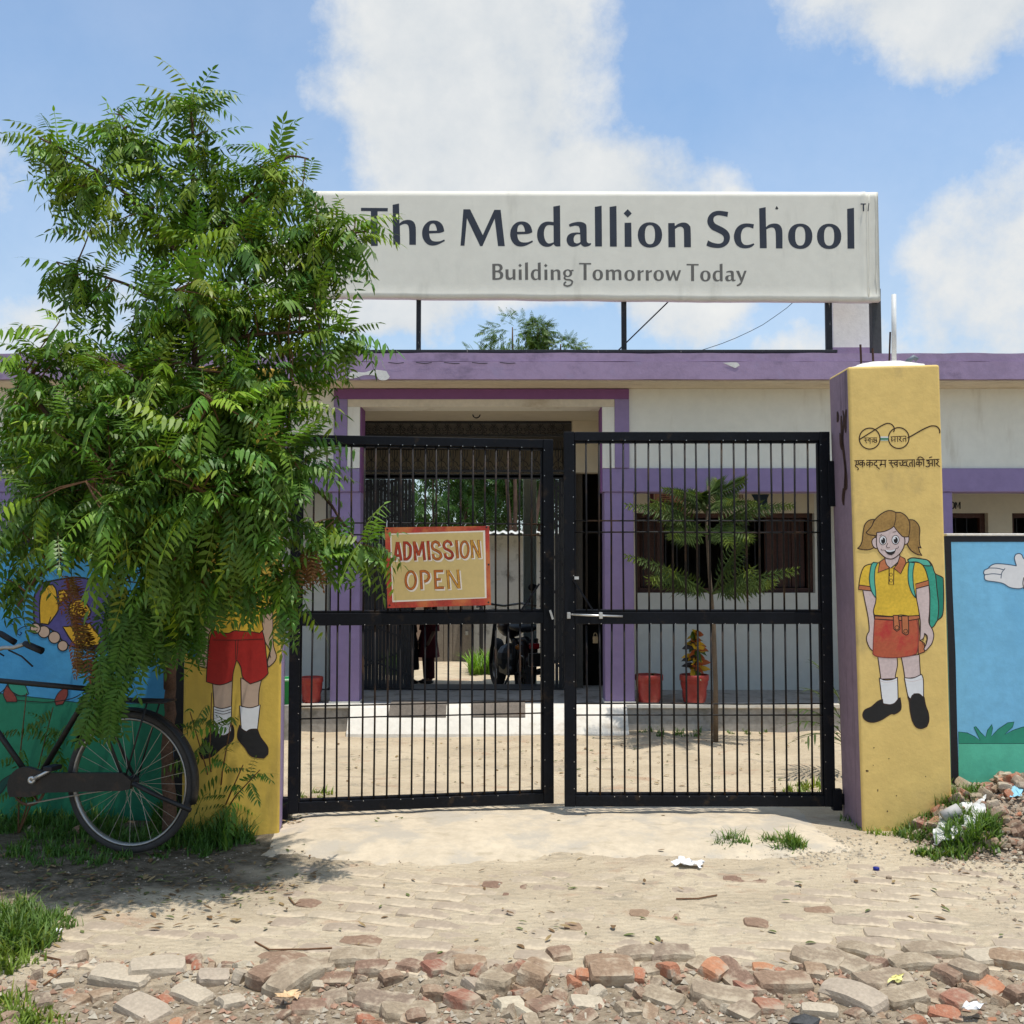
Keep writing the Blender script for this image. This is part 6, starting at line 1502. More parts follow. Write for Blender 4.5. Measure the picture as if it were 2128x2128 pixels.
# araucaria
M_AR = mat("araucaria_needles", (0.085, 0.13, 0.034), 0.55, 0.25, 8, 0, spec=.3, attr="tint", transl=.12)
YA = 8.45
AR = empty("araucaria", (X(1486, YA), YA, gh(X(1486, YA), YA)), "young araucaria with feathery tiers of branches in front of the veranda window", "tree")
tr = [at(1487, 1508, YA), at(1487, 1420, YA), at(1483, 1300, YA), at(1475, 1200, YA), at(1468, 1100, YA), at(1472, 1010, YA)]; tr[0].z = gh(tr[0].x, YA) - .02
MB().tube(tr, [.022, .02, .018, .015, .011, .006], 8).build("trunk", mat("grey_brown_bark", (.15, .11, .075), .9, .25, 12, .5, 60), AR, smooth=True)
def plume(base, tip, rise, wmax):
    tip = tip + Vector((PR_.uniform(-.06, .06), PR_.uniform(-.06, .06), PR_.uniform(-.07, .05))); rise = PR_.uniform(-.02, .16); wmax *= PR_.uniform(.75, 1.15)
    mb = MB(); n = 24; L_ = (tip - base).length; side = (tip - base).cross(ZV).normalized()
    def P(t): return base.lerp(tip, t) + ZV * (rise * math.sin(math.pi * t * .9) * L_ - .0)
    mb.tint = (.8, .8, .7); mb.tube([P(k / 8) for k in range(9)], [.007 * (1 - .7 * k / 8) for k in range(9)], 5)
    for k in range(n):
        t = .22 + .78 * k / (n - 1); p = P(t); T = (P(min(1, t + .02)) - P(t - .02)).normalized(); w = wmax * (1 - .55 * abs(t - .5) * 2) * PR_.uniform(.85, 1.1)
        for s in (-1, 1):
            for lift in ((.30, -.9) if k % 2 else (-.25, -1.4)):
                d = (side * s * .75 + T * .55 + ZV * lift).normalized(); g = PR_.uniform(.8, 1.25); mb.tint = (1.5 * g, 1.3 * g, .8) if t > .85 else (g, g, g)
                q = p + d * w; m_ = p.lerp(q, .55) - ZV * (.10 * w); o_ = T.cross(d).normalized() * .0036; o2 = d.cross(o_).normalized() * .0036
                mb.add([p + o_, p - o_, m_ + o_ * 1.4, m_ - o_ * 1.4, q], [(0, 1, 3, 2), (2, 3, 4)]); mb.add([p + o2, p - o2, m_ + o2 * 1.4, m_ - o2 * 1.4, q], [(0, 1, 3, 2), (2, 3, 4)])
    mb.build("branch", M_AR, AR)
TIERS = [((1478, 1235), [((1292, 1152), .5, -.05), ((1648, 1168), .5, .0), ((1350, 1195), .8, -.35), ((1400, 1190), .7, -.5), ((1560, 1190), .8, -.4), ((1530, 1130), .7, .3), ((1590, 1215), .6, -.2)]),
         ((1470, 1110), [((1304, 1060), .5, 0), ((1632, 1064), .5, 0), ((1350, 1050), .7, -.4), ((1400, 1105), .8, -.5), ((1560, 1100), .8, -.4), ((1585, 1060), .7, .2), ((1500, 1120), .7, -.55), ((1380, 1080), .6, .2)]),
         ((1470, 1060), [((1385, 1012), .5, 0), ((1420, 1020), .6, -.3), ((1565, 1040), .6, -.1), ((1520, 1050), .6, -.4), ((1450, 1012), .5, .2), ((1345, 1045), .5, .1)]),
         ((1472, 1030), [((1545, 988), .6, -.05), ((1500, 985), .4, .1), ((1455, 1016), .4, -.1)])]
for (bx_, by_), brs in TIERS:
    for (px, py), wd, dy_ in brs: plume(at(bx_, by_, YA), at(px, py, YA + dy_), .06, .125 + .05 * wd)
# palm leaves beside the right pillar, inside the court
M_PALM = mat("palm_leaf", (.07, .10, .03), .5, .2, 9, 0, transl=.2)
pb = Vector((X(1790, 7.2), 7.2, 0)); pb.z = gh(pb.x, 7.2)
PA = empty("palm_plant", tuple(pb), "low palm with narrow arching leaves behind the girl pillar", "plant")
for k, (px, py, dyy) in enumerate(((1690, 1435, 0), (1665, 1500, -.2), (1670, 1475, -.1), (1700, 1385, .1), (1680, 1530, -.3), (1830, 1400, .1), (1870, 1440, 0))):
    mb = MB(); tip = at(px, py, 7.2 + dyy); mid = pb.lerp(tip, .5) + ZV * .22; ps = []
    for q in range(10):
        t = q / 9; ps.append(pb.lerp(mid, t).lerp(mid.lerp(tip, t), t))
    mb.tube(ps, [.006 - .004 * q / 9 for q in range(10)], 4)
    for q in range(3, 10):
        T = (ps[q] - ps[q - 1]).normalized(); S = T.cross(ZV).normalized()
        for s in (-1, 1): broad_leaf(mb, ps[q], T * .8 + S * s * .7 - ZV * .1, .16, .008, bend=.25)
    mb.build("palm_frond", M_PALM, PA)

# ---------------------------------------------------------------- grass
M_GRASS = mat("grass_blade", (0.105, 0.180, 0.035), 0.5, 0.2, 5, 0, spec=.35, transl=.3, attr="tint")
GR = random.Random(31)
def blade(mb, p, h, w, lean, az, tint):
    mb.tint = tint; d = Vector((math.cos(az), math.sin(az), 0)); s = Vector((-d.y, d.x, 0)) * w; vs = []
    for k in range(4):
        t = k / 3; c = p + ZV * (h * t * (1 - .35 * lean * t)) + d * (lean * h * t * t); ww = s * (1 - t ** 1.5)
        vs += [c - ww, c + ww] if k < 3 else [c]
    mb.add(vs, [(0, 1, 3, 2), (2, 3, 5, 4), (4, 5, 6)])
def grass(name, label, regions, parent=None, kind='stuff'):
    mb = MB()
    for (px, py, rx, ry, n, h0, h1, w, tint) in regions:
        tufts = []
        for k in range(max(4, n // 16)):
            a = GR.uniform(0, 6.28); r = math.sqrt(GR.random()); tufts.append((gz(px + rx * r * math.cos(a), py + ry * r * math.sin(a), 0.0), r, GR.uniform(.6, 1.3), GR.choice((0, 0, 0, 1))))
        for k in range(n):
            tp, r, hs_, dryf = GR.choice(tufts); p = tp + Vector((GR.gauss(0, .018), GR.gauss(0, .018), 0))
            p.z = gh(p.x, p.y) + hh_(p.x, p.y) - .005; g = GR.uniform(.7, 1.35)
            g2 = (1.5, 1.15, .9) if dryf and GR.random() < .6 else (1, 1, 1)
            blade(mb, p, GR.uniform(h0, h1) * (1.15 - .4 * r) * hs_, w * GR.uniform(1.2, 2.2), GR.uniform(.15, 1.0), GR.uniform(0, 6.28), (tint[0] * g * g2[0], tint[1] * g * g2[1], tint[2] * g * g2[2]))
    return mb.build(name, M_GRASS, None, label, "grass", kind=kind)
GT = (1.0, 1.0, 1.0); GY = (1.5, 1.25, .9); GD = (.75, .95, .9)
grass("grass", "green grass fringe at the foot of the girl pillar", [(1845, 1706, 75, 16, 1300, .03, .085, .003, GY), (1870, 1714, 105, 22, 1900, .04, .105, .0028, GT), (1800, 1692, 34, 16, 260, .05, .14, .003, GY), (1960, 1742, 95, 22, 1200, .035, .10, .0028, GT), (1870, 1735, 90, 14, 300, .02, .07, .0028, GY), (2000, 1770, 60, 18, 250, .03, .08, .0028, GT)])
grass("grass_tuft", "broad dark tuft of tall grass below the rubble heap", [(2015, 1772, 62, 12, 420, .08, .15, .0045, GT), (2000, 1780, 95, 12, 300, .04, .09, .004, GT)], kind=None)
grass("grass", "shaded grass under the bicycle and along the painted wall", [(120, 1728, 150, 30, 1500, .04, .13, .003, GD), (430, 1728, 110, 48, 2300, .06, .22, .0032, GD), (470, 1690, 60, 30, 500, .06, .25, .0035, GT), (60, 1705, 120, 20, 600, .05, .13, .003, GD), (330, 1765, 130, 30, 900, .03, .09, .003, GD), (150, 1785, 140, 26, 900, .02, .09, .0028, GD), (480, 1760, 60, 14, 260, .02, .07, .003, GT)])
grass("grass", "bright clump of roadside grass left of the worn brick road", [(30, 1940, 80, 48, 1500, .05, .14, .003, GT), (110, 1920, 50, 14, 200, .03, .08, .0028, GT), (10, 1990, 60, 30, 300, .03, .09, .003, GY)])
grass("grass", "dry looking weeds at the broken left edge of the road", [(30, 2095, 70, 45, 420, .03, .09, .003, GY), (100, 2110, 50, 25, 160, .02, .06, .003, GY)])
grass("grass_tuft", "small green tuft on the edge of the cement apron", [(1632, 1764, 46, 10, 280, .04, .10, .003, GT)], kind=None)
grass("grass_tuft", "thin leaning tuft growing in the apron crack", [(1512, 1762, 40, 9, 200, .03, .09, .003, GT)], kind=None)
grass("grass", "sparse grass round the araucaria inside the gate", [(1400, 1518, 90, 14, 420, .03, .08, .003, GD), (1560, 1520, 70, 8, 200, .02, .06, .003, GT), (1680, 1640, 45, 12, 220, .03, .10, .003, GY), (660, 1660, 40, 10, 90, .03, .09, .003, GY), (1600, 1500, 60, 8, 120, .02, .05, .003, GY)])

# ================================================================ worn brick road, rubble and litter
RR = random.Random(77)
M_BRK = [mat("dusty_grey_brick", (0.30, 0.23, 0.165), .95, .20, 9, .8, 60, .008, spec=.1, col2=(0.46, 0.38, 0.275), c2scale=9, c2th=(.42, .62), rnd=.14),
         mat("brown_brick", (0.285, 0.19, 0.13), .95, .20, 9, .8, 60, .008, spec=.1, col2=(0.44, 0.355, 0.255), c2scale=9, c2th=(.44, .64), rnd=.14),
         mat("red_brick", (0.34, 0.165, 0.11), .95, .18, 9, .8, 60, .008, spec=.1, col2=(0.40, 0.31, 0.225), c2scale=8, c2th=(.42, .58), rnd=.15),
         mat("orange_brick", (0.44, 0.20, 0.115), .95, .15, 9, .8, 60, .008, spec=.1, col2=(0.42, 0.33, 0.24), c2scale=8, c2th=(.45, .6), rnd=.12),
         mat("pale_stone", (0.46, 0.385, 0.29), .95, .14, 9, .8, 60, .006, spec=.1, rnd=.15)]
def chunk_mesh(name, lx, ly, lz, rough, r, cut=0.0):
    """a brick or bat with worn edges and uneven faces"""
    bm = bmesh.new(); bmesh.ops.create_cube(bm, size=1.0)
    bmesh.ops.subdivide_edges(bm, edges=bm.edges, cuts=3, use_grid_fill=True)
    sd = r.uniform(0, 99)
    for v in bm.verts:
        c = v.co; m = sorted((abs(c.x), abs(c.y), abs(c.z)))
        k = 1.0 - .05 * (m[1] > .4) - .09 * (m[0] > .4) - .10 * max(0, nz(c.x * 5, c.y * 5 + c.z * 3, 1, sd + 3)) * (m[1] > .4)
        v.co = Vector((c.x * lx * k, c.y * ly * k, c.z * lz * k))
        v.co += Vector((nz(c.x * 3, c.y * 3, 1, sd), nz(c.y * 3, c.z * 3, 1, sd + 5), nz(c.z * 3, c.x * 3, 1, sd + 9))) * (rough * (lx + ly) * .5)
        v.co += Vector((nz(c.x * 9, c.y * 9, 1, sd + 1), nz(c.y * 9, c.z * 9, 1, sd + 6), nz(c.z * 9, c.x * 9, 1, sd + 8))) * (rough * .16)
        if cut and c.x > .2: v.co.x -= cut * lx * (.5 + nz(c.y * 4, c.z * 4, 1, sd + 2))
    me = bpy.data.meshes.new(name); bm.to_mesh(me); bm.free(); return me
def facet_mesh(name, s, r):
    bm = bmesh.new(); bmesh.ops.create_icosphere(bm, subdivisions=1, radius=1.0)
    for v in bm.verts: v.co = Vector((v.co.x * s[0], v.co.y * s[1], v.co.z * s[2])) * r.uniform(.68, 1.18)
    me = bpy.data.meshes.new(name); bm.to_mesh(me); bm.free(); return me
BRK = [[], [], [], [], []]
for mi in range(5):
    for k in range(4):
        me = chunk_mesh("brick", RR.uniform(.17, .228), .108, .07, .075, RR, RR.choice((0, .08, .2))); me.materials.append(M_BRK[mi]); BRK[mi].append(me)
BAT = [[], [], [], [], []]
for mi in range(5):
    for k in range(4):
        me = chunk_mesh("brick", RR.uniform(.09, .15), RR.uniform(.08, .105), .07, .14, RR, RR.uniform(.1, .35)); me.materials.append(M_BRK[mi]); BAT[mi].append(me)
STN = [[], [], [], [], []]
for mi in range(5):
    for k in range(3):
        me = facet_mesh("stone", (.03, .024, .018), RR); me.materials.append(M_BRK[mi]); STN[mi].append(me)
M_PAV = mat('dust_covered_paving_brick', (0.43, 0.35, 0.26), .95, .14, 5, .7, 60, .006, spec=.1, col2=(0.57, 0.47, 0.335), c2scale=5, c2th=(.46, .58), rnd=.10, grime=(0.30, 0.19, 0.13), gamt=.5, gscale=(6, 6, 6), gth=(.55, .7))
PAV = []
for k in range(6):
    me = chunk_mesh('brick', .228, .107, .07, .035, RR, 0.0); me.materials.append(M_PAV); PAV.append(me)
ROAD = empty("brick_road", (0, 4, 0), kind='structure'); tag(ROAD, "worn brick road half buried in pale dust before the gate")
def put_obj(me, name, parent, loc, rot, sc=1.0):
    o = bpy.data.objects.new(name, me); COL.objects.link(o); o.parent = parent
    o.location = Vector(loc) - worldloc(parent); o.rotation_euler = rot; o.scale = (sc, sc, sc); return o
# courses of bricks showing through the dust
cnt = 0; cand = []
th0 = math.radians(-14)
for i in range(-14, 15):
    for j in range(-12, 13):
        u = i * .233 + (j % 2) * .117; v = j * .1125
        x = u * math.cos(th0) - v * math.sin(th0); y = 4.35 + u * math.sin(th0) + v * math.cos(th0)
        if abs(x) > 2.6 or y > 5.02 or y < edge_y(x) + .02: continue
        if x < -1.2 and y > 4.3: continue
        d = fbm(x, y, .9, 21.0) + .25 * sstep(4.3, 3.7, y)
        if y > apron_front(x) - .1: continue
        cand.append((d, x, y))
cand.sort(reverse=True)
for d, x, y in cand[:285]:
    z = gh(x, y) - .0352 + .0085 * max(0, min(1, d * 1.4)) + RR.uniform(-.003, .0025)
    mi = RR.choice((0, 0, 0, 1, 1, 4)) if RR.random() > .04 else 2
    put_obj(RR.choice(PAV if RR.random() > .09 else BRK[1]), "brick", ROAD, (x, y, z), (RR.uniform(-.02, .02), RR.uniform(-.02, .02), th0 + RR.uniform(-.05, .05))); cnt += 1
# torn-up edge: (px, py, yaw deg, tilt x, tilt y, lift, material, whole)
EDGE = [(560, 2050, 58, .12, -.10, .015, 1, 1), (612, 2062, 58, .10, -.08, .02, 0, 1), (395, 2085, -28, .05, .1, .0, 4, 1), (328, 2038, 20, .1, .05, .0, 4, 1), (250, 2050, -10, .1, .1, -.01, 4, 1), (205, 2085, 30, -.1, .05, .0, 1, 0), (160, 2090, -30, .1, .1, -.01, 1, 0),
        (655, 2035, 5, .1, 0, -.005, 0, 1), (690, 2050, -5, .2, 0, 0, 1, 0), (735, 2025, 4, .1, .02, 0, 0, 1), (695, 2090, 10, .1, .05, 0, 0, 0), (760, 2075, -12, .15, .05, 0, 0, 0), (770, 2040, 6, .1, .0, 0, 1, 0), (815, 2055, 25, .2, 0, -.01, 1, 0), (850, 2042, 70, .1, .1, 0, 1, 0), (800, 2100, -20, .1, 0, 0, 0, 1), (640, 2110, 10, .1, .05, 0, 1, 0),
        (905, 2040, 40, .2, .1, 0, 2, 0), (938, 2025, -20, .2, .1, 0, 0, 0), (975, 2035, 15, .1, .1, .0, 1, 0), (1040, 2062, 70, .05, .1, 0, 0, 1), (1075, 2045, 30, .1, .1, 0, 1, 0), (1110, 2055, 75, .3, .1, .01, 1, 1), (1090, 2050, 80, .5, .1, 0, 2, 0), (1160, 2015, 10, .1, 0, 0, 1, 0), (1270, 2060, 3, .25, 0, .015, 1, 1), (1265, 2034, 2, .1, 0, .0, 1, 1),
        (1215, 2095, 5, .1, .1, -.01, 4, 0), (1360, 2040, -75, .2, .1, 0, 0, 0), (1375, 2090, -30, .1, .1, 0, 0, 1), (1330, 2015, 5, .1, 0, 0, 0, 1), (1395, 2015, 10, .1, 0, 0, 0, 1), (1455, 2030, -40, .2, .2, 0, 0, 0), (1480, 2045, 50, .3, .1, .01, 3, 0), (1525, 2050, -65, .3, .2, .01, 1, 1), (1500, 2085, -20, .1, .1, 0, 0, 1), (1560, 2065, 20, .1, .1, 0, 2, 0), (1625, 2058, 5, .1, .0, 0, 1, 1), (1690, 2045, -15, .2, .1, 0, 1, 0), (1700, 2022, -35, .15, 0, 0, 0, 1), (1755, 2030, -60, .2, 0, 0, 0, 1), (1790, 2005, -40, .1, 0, 0, 0, 1), (1815, 2030, -50, .1, 0, 0, 1, 0), (1775, 2085, -50, .1, 0, 0, 4, 1), (1600, 2100, 10, .1, .1, 0, 2, 0), (1545, 2110, -40, .1, .1, 0, 0, 0),
        (1835, 2055, 12, .1, 0, 0, 0, 1), (1900, 2030, 5, .1, 0, 0, 0, 1), (1880, 2090, 18, .08, -.1, .01, 0, 1), (1935, 2080, -40, .2, .1, 0, 1, 0), (1975, 2045, 45, .2, .1, 0, 1, 0), (2010, 2045, -50, .2, .1, .01, 0, 0), (2050, 2060, -60, .3, .2, .0, 3, 0), (2060, 2020, 10, .1, 0, 0, 4, 1), (2100, 2030, -30, .2, 0, .01, 1, 1), (2120, 2085, 20, .1, .1, 0, 1, 0), (1990, 2090, 30, .1, .1, 0, 2, 0), (1940, 2008, 0, .05, 0, 0, 0, 1), (1130, 2100, 40, .1, .1, 0, 1, 0), (1060, 2110, 20, .1, .1, 0, 4, 0), (960, 2095, 60, .1, .1, 0, 2, 0), (900, 2090, 10, .1, .1, 0, 1, 0), (480, 2100, 40, .1, .1, 0, 4, 0), (440, 2050, 15, .1, .1, 0, 4, 0), (300, 2115, -30, .1, .1, 0, 4, 1), (850, 2118, 12, .05, .1, 0, 0, 1), (1300, 2112, 30, .05, .1, 0, 0, 0), (1700, 2110, -10, .05, .1, 0, 4, 0)]
for px, py, yaw, tx, ty, lift, mi, whole in EDGE:
    p = gz(px, py, -.045); z = gh(p.x, p.y) - .004 + lift
    put_obj(RR.choice((BRK if whole else BAT)[mi]), "brick", ROAD, (p.x, p.y, z), (tx * RR.uniform(.6, 1.2), ty * RR.uniform(.6, 1.3), math.radians(yaw)), RR.uniform(.80, 1.04))
# filler bats along the torn edge
k = 0
while k < 215:
    x = RR.uniform(-1.8, 1.85); y = edge_y(x) - RR.uniform(-.08, .46)
    p = (x, y, gh(x, y) + RR.uniform(-.012, .006)); mi = RR.choice((0, 0, 1, 1, 4, 2, 1, 0, 3))
    put_obj(RR.choice(BAT[mi]), "brick", ROAD, p, (RR.uniform(-.4, .4), RR.uniform(-.4, .4), RR.uniform(0, 6.28)), RR.uniform(.25, .7)); k += 1
# crushed chips and pebbles
def scatter(name, n, fn, size, mats, parent=None, kind='stuff', label=None, cat=None):
    mb = MB()
    for k in range(n):
        x, y = fn(); s = size[0] + (size[1] - size[0]) * RR.random() ** 2.2; c = Vector((x, y, gh(x, y) + hh_(x, y) + s * .25)); a = RR.uniform(0, 6.28); q = []
        for d in ((1, 0, 0), (-.4, .9, 0), (-.5, -.8, 0), (.1, .1, .8), (0, 0, -.6)):
            r_ = RR.uniform(.7, 1.3) * s; q.append(c + Vector(((d[0] * math.cos(a) - d[1] * math.sin(a)) * r_, (d[0] * math.sin(a) + d[1] * math.cos(a)) * r_, d[2] * r_ * .8)))
        mb.cur = RR.randrange(len(mats)); mb.add(q, [(0, 1, 3), (1, 2, 3), (2, 0, 3), (1, 0, 4), (2, 1, 4), (0, 2, 4)])
    return mb.build(name, mats, parent, label, cat, None, kind)
CH = [mat("chip_grey", (.38, .32, .245), .95, .2, 9, .3), mat("chip_red", (.39, .235, .16), .95, .2, 9, .3), mat("chip_pale", (.50, .44, .34), .95, .2, 9, .3), mat("chip_brown", (.27, .205, .145), .95, .2, 9, .3)]
def f_edge():
    x = RR.uniform(-1.95, 2.0); return x, edge_y(x) - RR.uniform(-.05, .65)
scatter("crushed_brick", 6500, f_edge, (.002, .019), CH, ROAD)
def f_open(): return RR.uniform(-2.4, 2.8), RR.uniform(3.7, 5.6)
scatter("pebbles", 900, f_open, (.002, .009), [CH[0], CH[3], CH[2]], ROAD)
def f_right(): return RR.uniform(2.0, 2.9), RR.uniform(4.2, 5.5)
scatter("gravel", 900, f_right, (.003, .016), [CH[0], CH[2], CH[3]], None, 'stuff', "grey gravel spilling from the rubble heap onto the road", "gravel")
def f_gp(): x = RR.gauss(1.45, .22); return x, RR.gauss(5.28, .12)
scatter("gravel", 900, f_gp, (.003, .013), [CH[0], CH[2]], None, 'stuff', "pale gravel patch on the apron near the girl pillar", "gravel")
def f_gl(): return RR.uniform(-2.6, -1.0), RR.uniform(4.3, 5.2)
scatter("gravel", 500, f_gl, (.003, .010), [CH[0], CH[3]], None, 'stuff', "dark gravel in the shade of the neem tree", "gravel")
# fallen leaves and straw
M_LIT = [mat("dry_leaf_tan", (.30, .21, .10), .8, .3, 9, 0, transl=.1), mat("dry_leaf_brown", (.17, .10, .045), .8, .3, 9, 0), mat("fallen_leaf_green", (.13, .15, .05), .7, .3, 9, 0, transl=.1)]
def litter(n, fn, parent, name, label=None):
    mb = MB()
    for k in range(n):
        x, y = fn(); l = RR.uniform(.018, .05); a = RR.uniform(0, 6.28); d = Vector((math.cos(a), math.sin(a), RR.uniform(-.05, .25))); p = Vector((x, y, gh(x, y) + .004 + RR.uniform(0, .008)))
        mb.cur = RR.randrange(3); broad_leaf(mb, p, d, l, l * RR.uniform(.12, .25), bend=RR.uniform(-.1, .3))
    mb.build(name, M_LIT, parent, label, "leaf litter", kind='stuff')
def f_l1(): return RR.uniform(-2.5, -.9), RR.gauss(4.75, .28)
litter(420, f_l1, None, "leaf_litter", "fallen leaves scattered under the neem tree")
def f_l2():
    if RR.random() < .5:
        x = RR.uniform(-2.3, 2.5); return x, RR.uniform(3.75, 5.4)
    return RR.choice(((-.5, 4.6), (.02, 4.25), (.2, 4.35), (1.75, 4.0), (-1.2, 4.45), (-1.7, 3.95), (.55, 4.0)))[0] + RR.gauss(0, .08), RR.uniform(3.8, 4.7)
litter(150, f_l2, None, "leaf_litter", "dry leaves and straw strewn on the dusty road")
def f_l3(): x = RR.uniform(-1.25, .9); return x, 5.7 + RR.uniform(-.05, .18)
litter(330, f_l3, None, "leaf_litter", "dry leaves gathered under the ajar gate leaf")
def f_l4(): return RR.gauss(.2, 1.4), RR.uniform(6.6, 8.6)
litter(260, f_l4, None, "leaf_litter", "scattered dry leaves on the sandy court behind the gate")
# twigs
for k, pl in enumerate(([(530, 1958, ), (560, 1975), (640, 1972), (690, 1968)], [(85, 1985), (125, 1995), (128, 2015), (90, 2032)], [(1405, 1868), (1450, 1870), (1490, 1862)], [(600, 1866), (612, 1880), (625, 1876)])):
    pts = [gz(a_[0], a_[1], .004) for a_ in pl]
    for q in pts: q.z = gh(q.x, q.y) + .006
    MB().tube(pts, .0035, 5).build("twig", M_TWIG, None, ("curved thin twig on the dust by the roadside grass", "long thin twig across the middle of the dusty road", "bent pale twig near the white paper", "short hooked twig in front of the apron")[(1, 0, 2, 3)[k]], "twig")

# ---- rubble heap against the right wall
HP = empty("rubble_heap", (2.75, 5.45, 0), "heap of broken bricks and earth against the blue and green wall", "rubble heap")
mb = MB(); nxh, nyh = 46, 30
for j in range(nyh + 1):
    for i in range(nxh + 1):
        x = 1.98 + 2.2 * i / nxh; y = 4.9 + .88 * j / nyh; e = hh_(x, y)
        mb.v.append(Vector((x, y, gh(x, y) + e - .012 + .02 * nz(x, y, 11, 2) * sstep(0, .1, e))))
for j in range(nyh):
    for i in range(nxh): mb.f.append((j * (nxh + 1) + i, j * (nxh + 1) + i + 1, (j + 1) * (nxh + 1) + i + 1, (j + 1) * (nxh + 1) + i)); mb.mi.append(0)
mb.build("earth_mound", mat("rubble_earth", (.33, .26, .19), .95, .2, 6, .7, 50, .01), HP, smooth=True)
for k in range(240):
    while True:
        x, y = RR.uniform(2.05, 3.1), RR.uniform(5.0, 5.72)
        if hh_(x, y) > .02: break
    mi = RR.choice((0, 1, 1, 2, 2, 4, 3)); o = put_obj(RR.choice(BAT[mi] if RR.random() < .55 else STN[mi]), "brick", HP, (x, y, gh(x, y) + hh_(x, y) + RR.uniform(0, .02)), (RR.uniform(-.7, .7), RR.uniform(-.7, .7), RR.uniform(0, 6.28)), RR.uniform(.3, .72))
scatter('heap_chips', 1500, lambda: (RR.uniform(2.05, 3.2), RR.uniform(5.0, 5.74)), (.004, .022), CH, HP)
# torn white sack on the heap
def sheet(pts, name, label, cat, m, thick=.003, amp=.02, seed=1, Zoff=.02, n=14):
    P4 = [(gz(a, b, c) if c < 2 else at(a, b, c)) for a, b, c in pts]; mb = MB()
    for q_ in P4:
        if q_.y > 4.9 and q_.x > 1.9: q_.z = gh(q_.x, q_.y) + hh_(q_.x, q_.y)
    for j in range(n + 1):
        for i in range(n + 1):
            u, v = i / n, j / n; p = P4[3].lerp(P4[2], u).lerp(P4[0].lerp(P4[1], u), v); e = min(u, 1 - u, v, 1 - v)
            wob = .03 * nz(u * 4, v * 4, 1, seed + 9)
            mb.v.append(p + Vector((wob, wob, amp * fbm(u * 3, v * 3, 1.6, seed) + Zoff)))
    for j in range(n):
        for i in range(n): mb.f.append((j * (n + 1) + i, j * (n + 1) + i + 1, (j + 1) * (n + 1) + i + 1, (j + 1) * (n + 1) + i)); mb.mi.append(0)
    o = mb.build(name, m, None, label, cat, smooth=False); md = o.modifiers.new("t", 'SOLIDIFY'); md.thickness = thick; return o
M_SACK = mat("white_sack", (.66, .65, .62), .6, .08, 9, .3, 40)
sheet([(1935, 1690, 5.20), (1952, 1668, 5.47), (2050, 1662, 5.47), (2040, 1692, 5.20)], "torn_sack", "crumpled white torn sack lying on the rubble heap", "sack", M_SACK, amp=.03, seed=3, Zoff=.035)
cyl0, cyl1 = at(1958, 1676, 5.36), at(1992, 1674, 5.36)
for q_ in (cyl0, cyl1): q_.z = gh(q_.x, q_.y) + hh_(q_.x, q_.y) + .075
MB().tube([cyl0, cyl1], .028, 14).build("paper_cup", mat("grey_paper", (.42, .40, .38), .7, .08), None, "grey paper cup lying on the torn sack", "cup", smooth=True)
# litter things
sheet([(1396, 1800, .01), (1412, 1788, .01), (1462, 1796, .01), (1455, 1806, .01)], "paper_scrap", "white crumpled paper on the dusty road before the right gate leaf", "paper", mat("white_paper", (.74, .74, .74), .8, .04), .001, .02, 5, .012, 8)
def bit(name, label, cat, px, py, s, m, flat=.4, rz=0):
    p = gz(px, py, 0); me = facet_mesh(name, (s, s * .8, s * flat), RR); me.materials.append(m)
    o = bpy.data.objects.new(name, me); COL.objects.link(o); o.location = (p.x, p.y, gh(p.x, p.y) + s * flat * .5); o.rotation_euler = (0, 0, rz); return tag(o, label, cat)
p = gz(1821, 1810, 0); c_ = MB(); c_.lathe([(.001, 0), (.014, 0), (.015, .012), (.013, .014), (.001, .014)], 16, Matrix.Translation((p.x, p.y, gh(p.x, p.y) + .001)))
c_.build("bottle_cap", mat("blue_plastic_cap", (.01, .02, .20), .4, .1), None, "small blue plastic bottle cap on the dusty road", "bottle cap", smooth=True)
bit("stone", "dark rough stone lying near the blue bottle cap", "stone", 1847, 1828, .016, CH[3], .7)
bit("stone", "flat brown clod on the dust behind the dark stone", "stone", 1818, 1854, .018, CH[3], .3)
bit("stone", "small dark clod beside the flat brown clod", "stone", 1838, 1853, .008, CH[3], .4)
bit("stone", "dark slate lump among the crushed bricks at the road edge", "stone", 1668, 2110, .055, mat("slate_stone", (.06, .06, .06), .8, .3, 12, .6), .45)
bit("stone", "brown brick lump half hidden in grass by the front of the wheel", "stone", 165, 1742, .04, CH[1], .8)
bit("stone", "small tan stone in the grass left of the wheel", "stone", 65, 1738, .028, CH[0], .8)
bit("stone", "rounded tan stone at the foot of the boy pillar", "stone", 520, 1725, .045, CH[0], .9)
YE = mat("yellow_wrapper", (.72, .66, .25), .5, .1, 9)
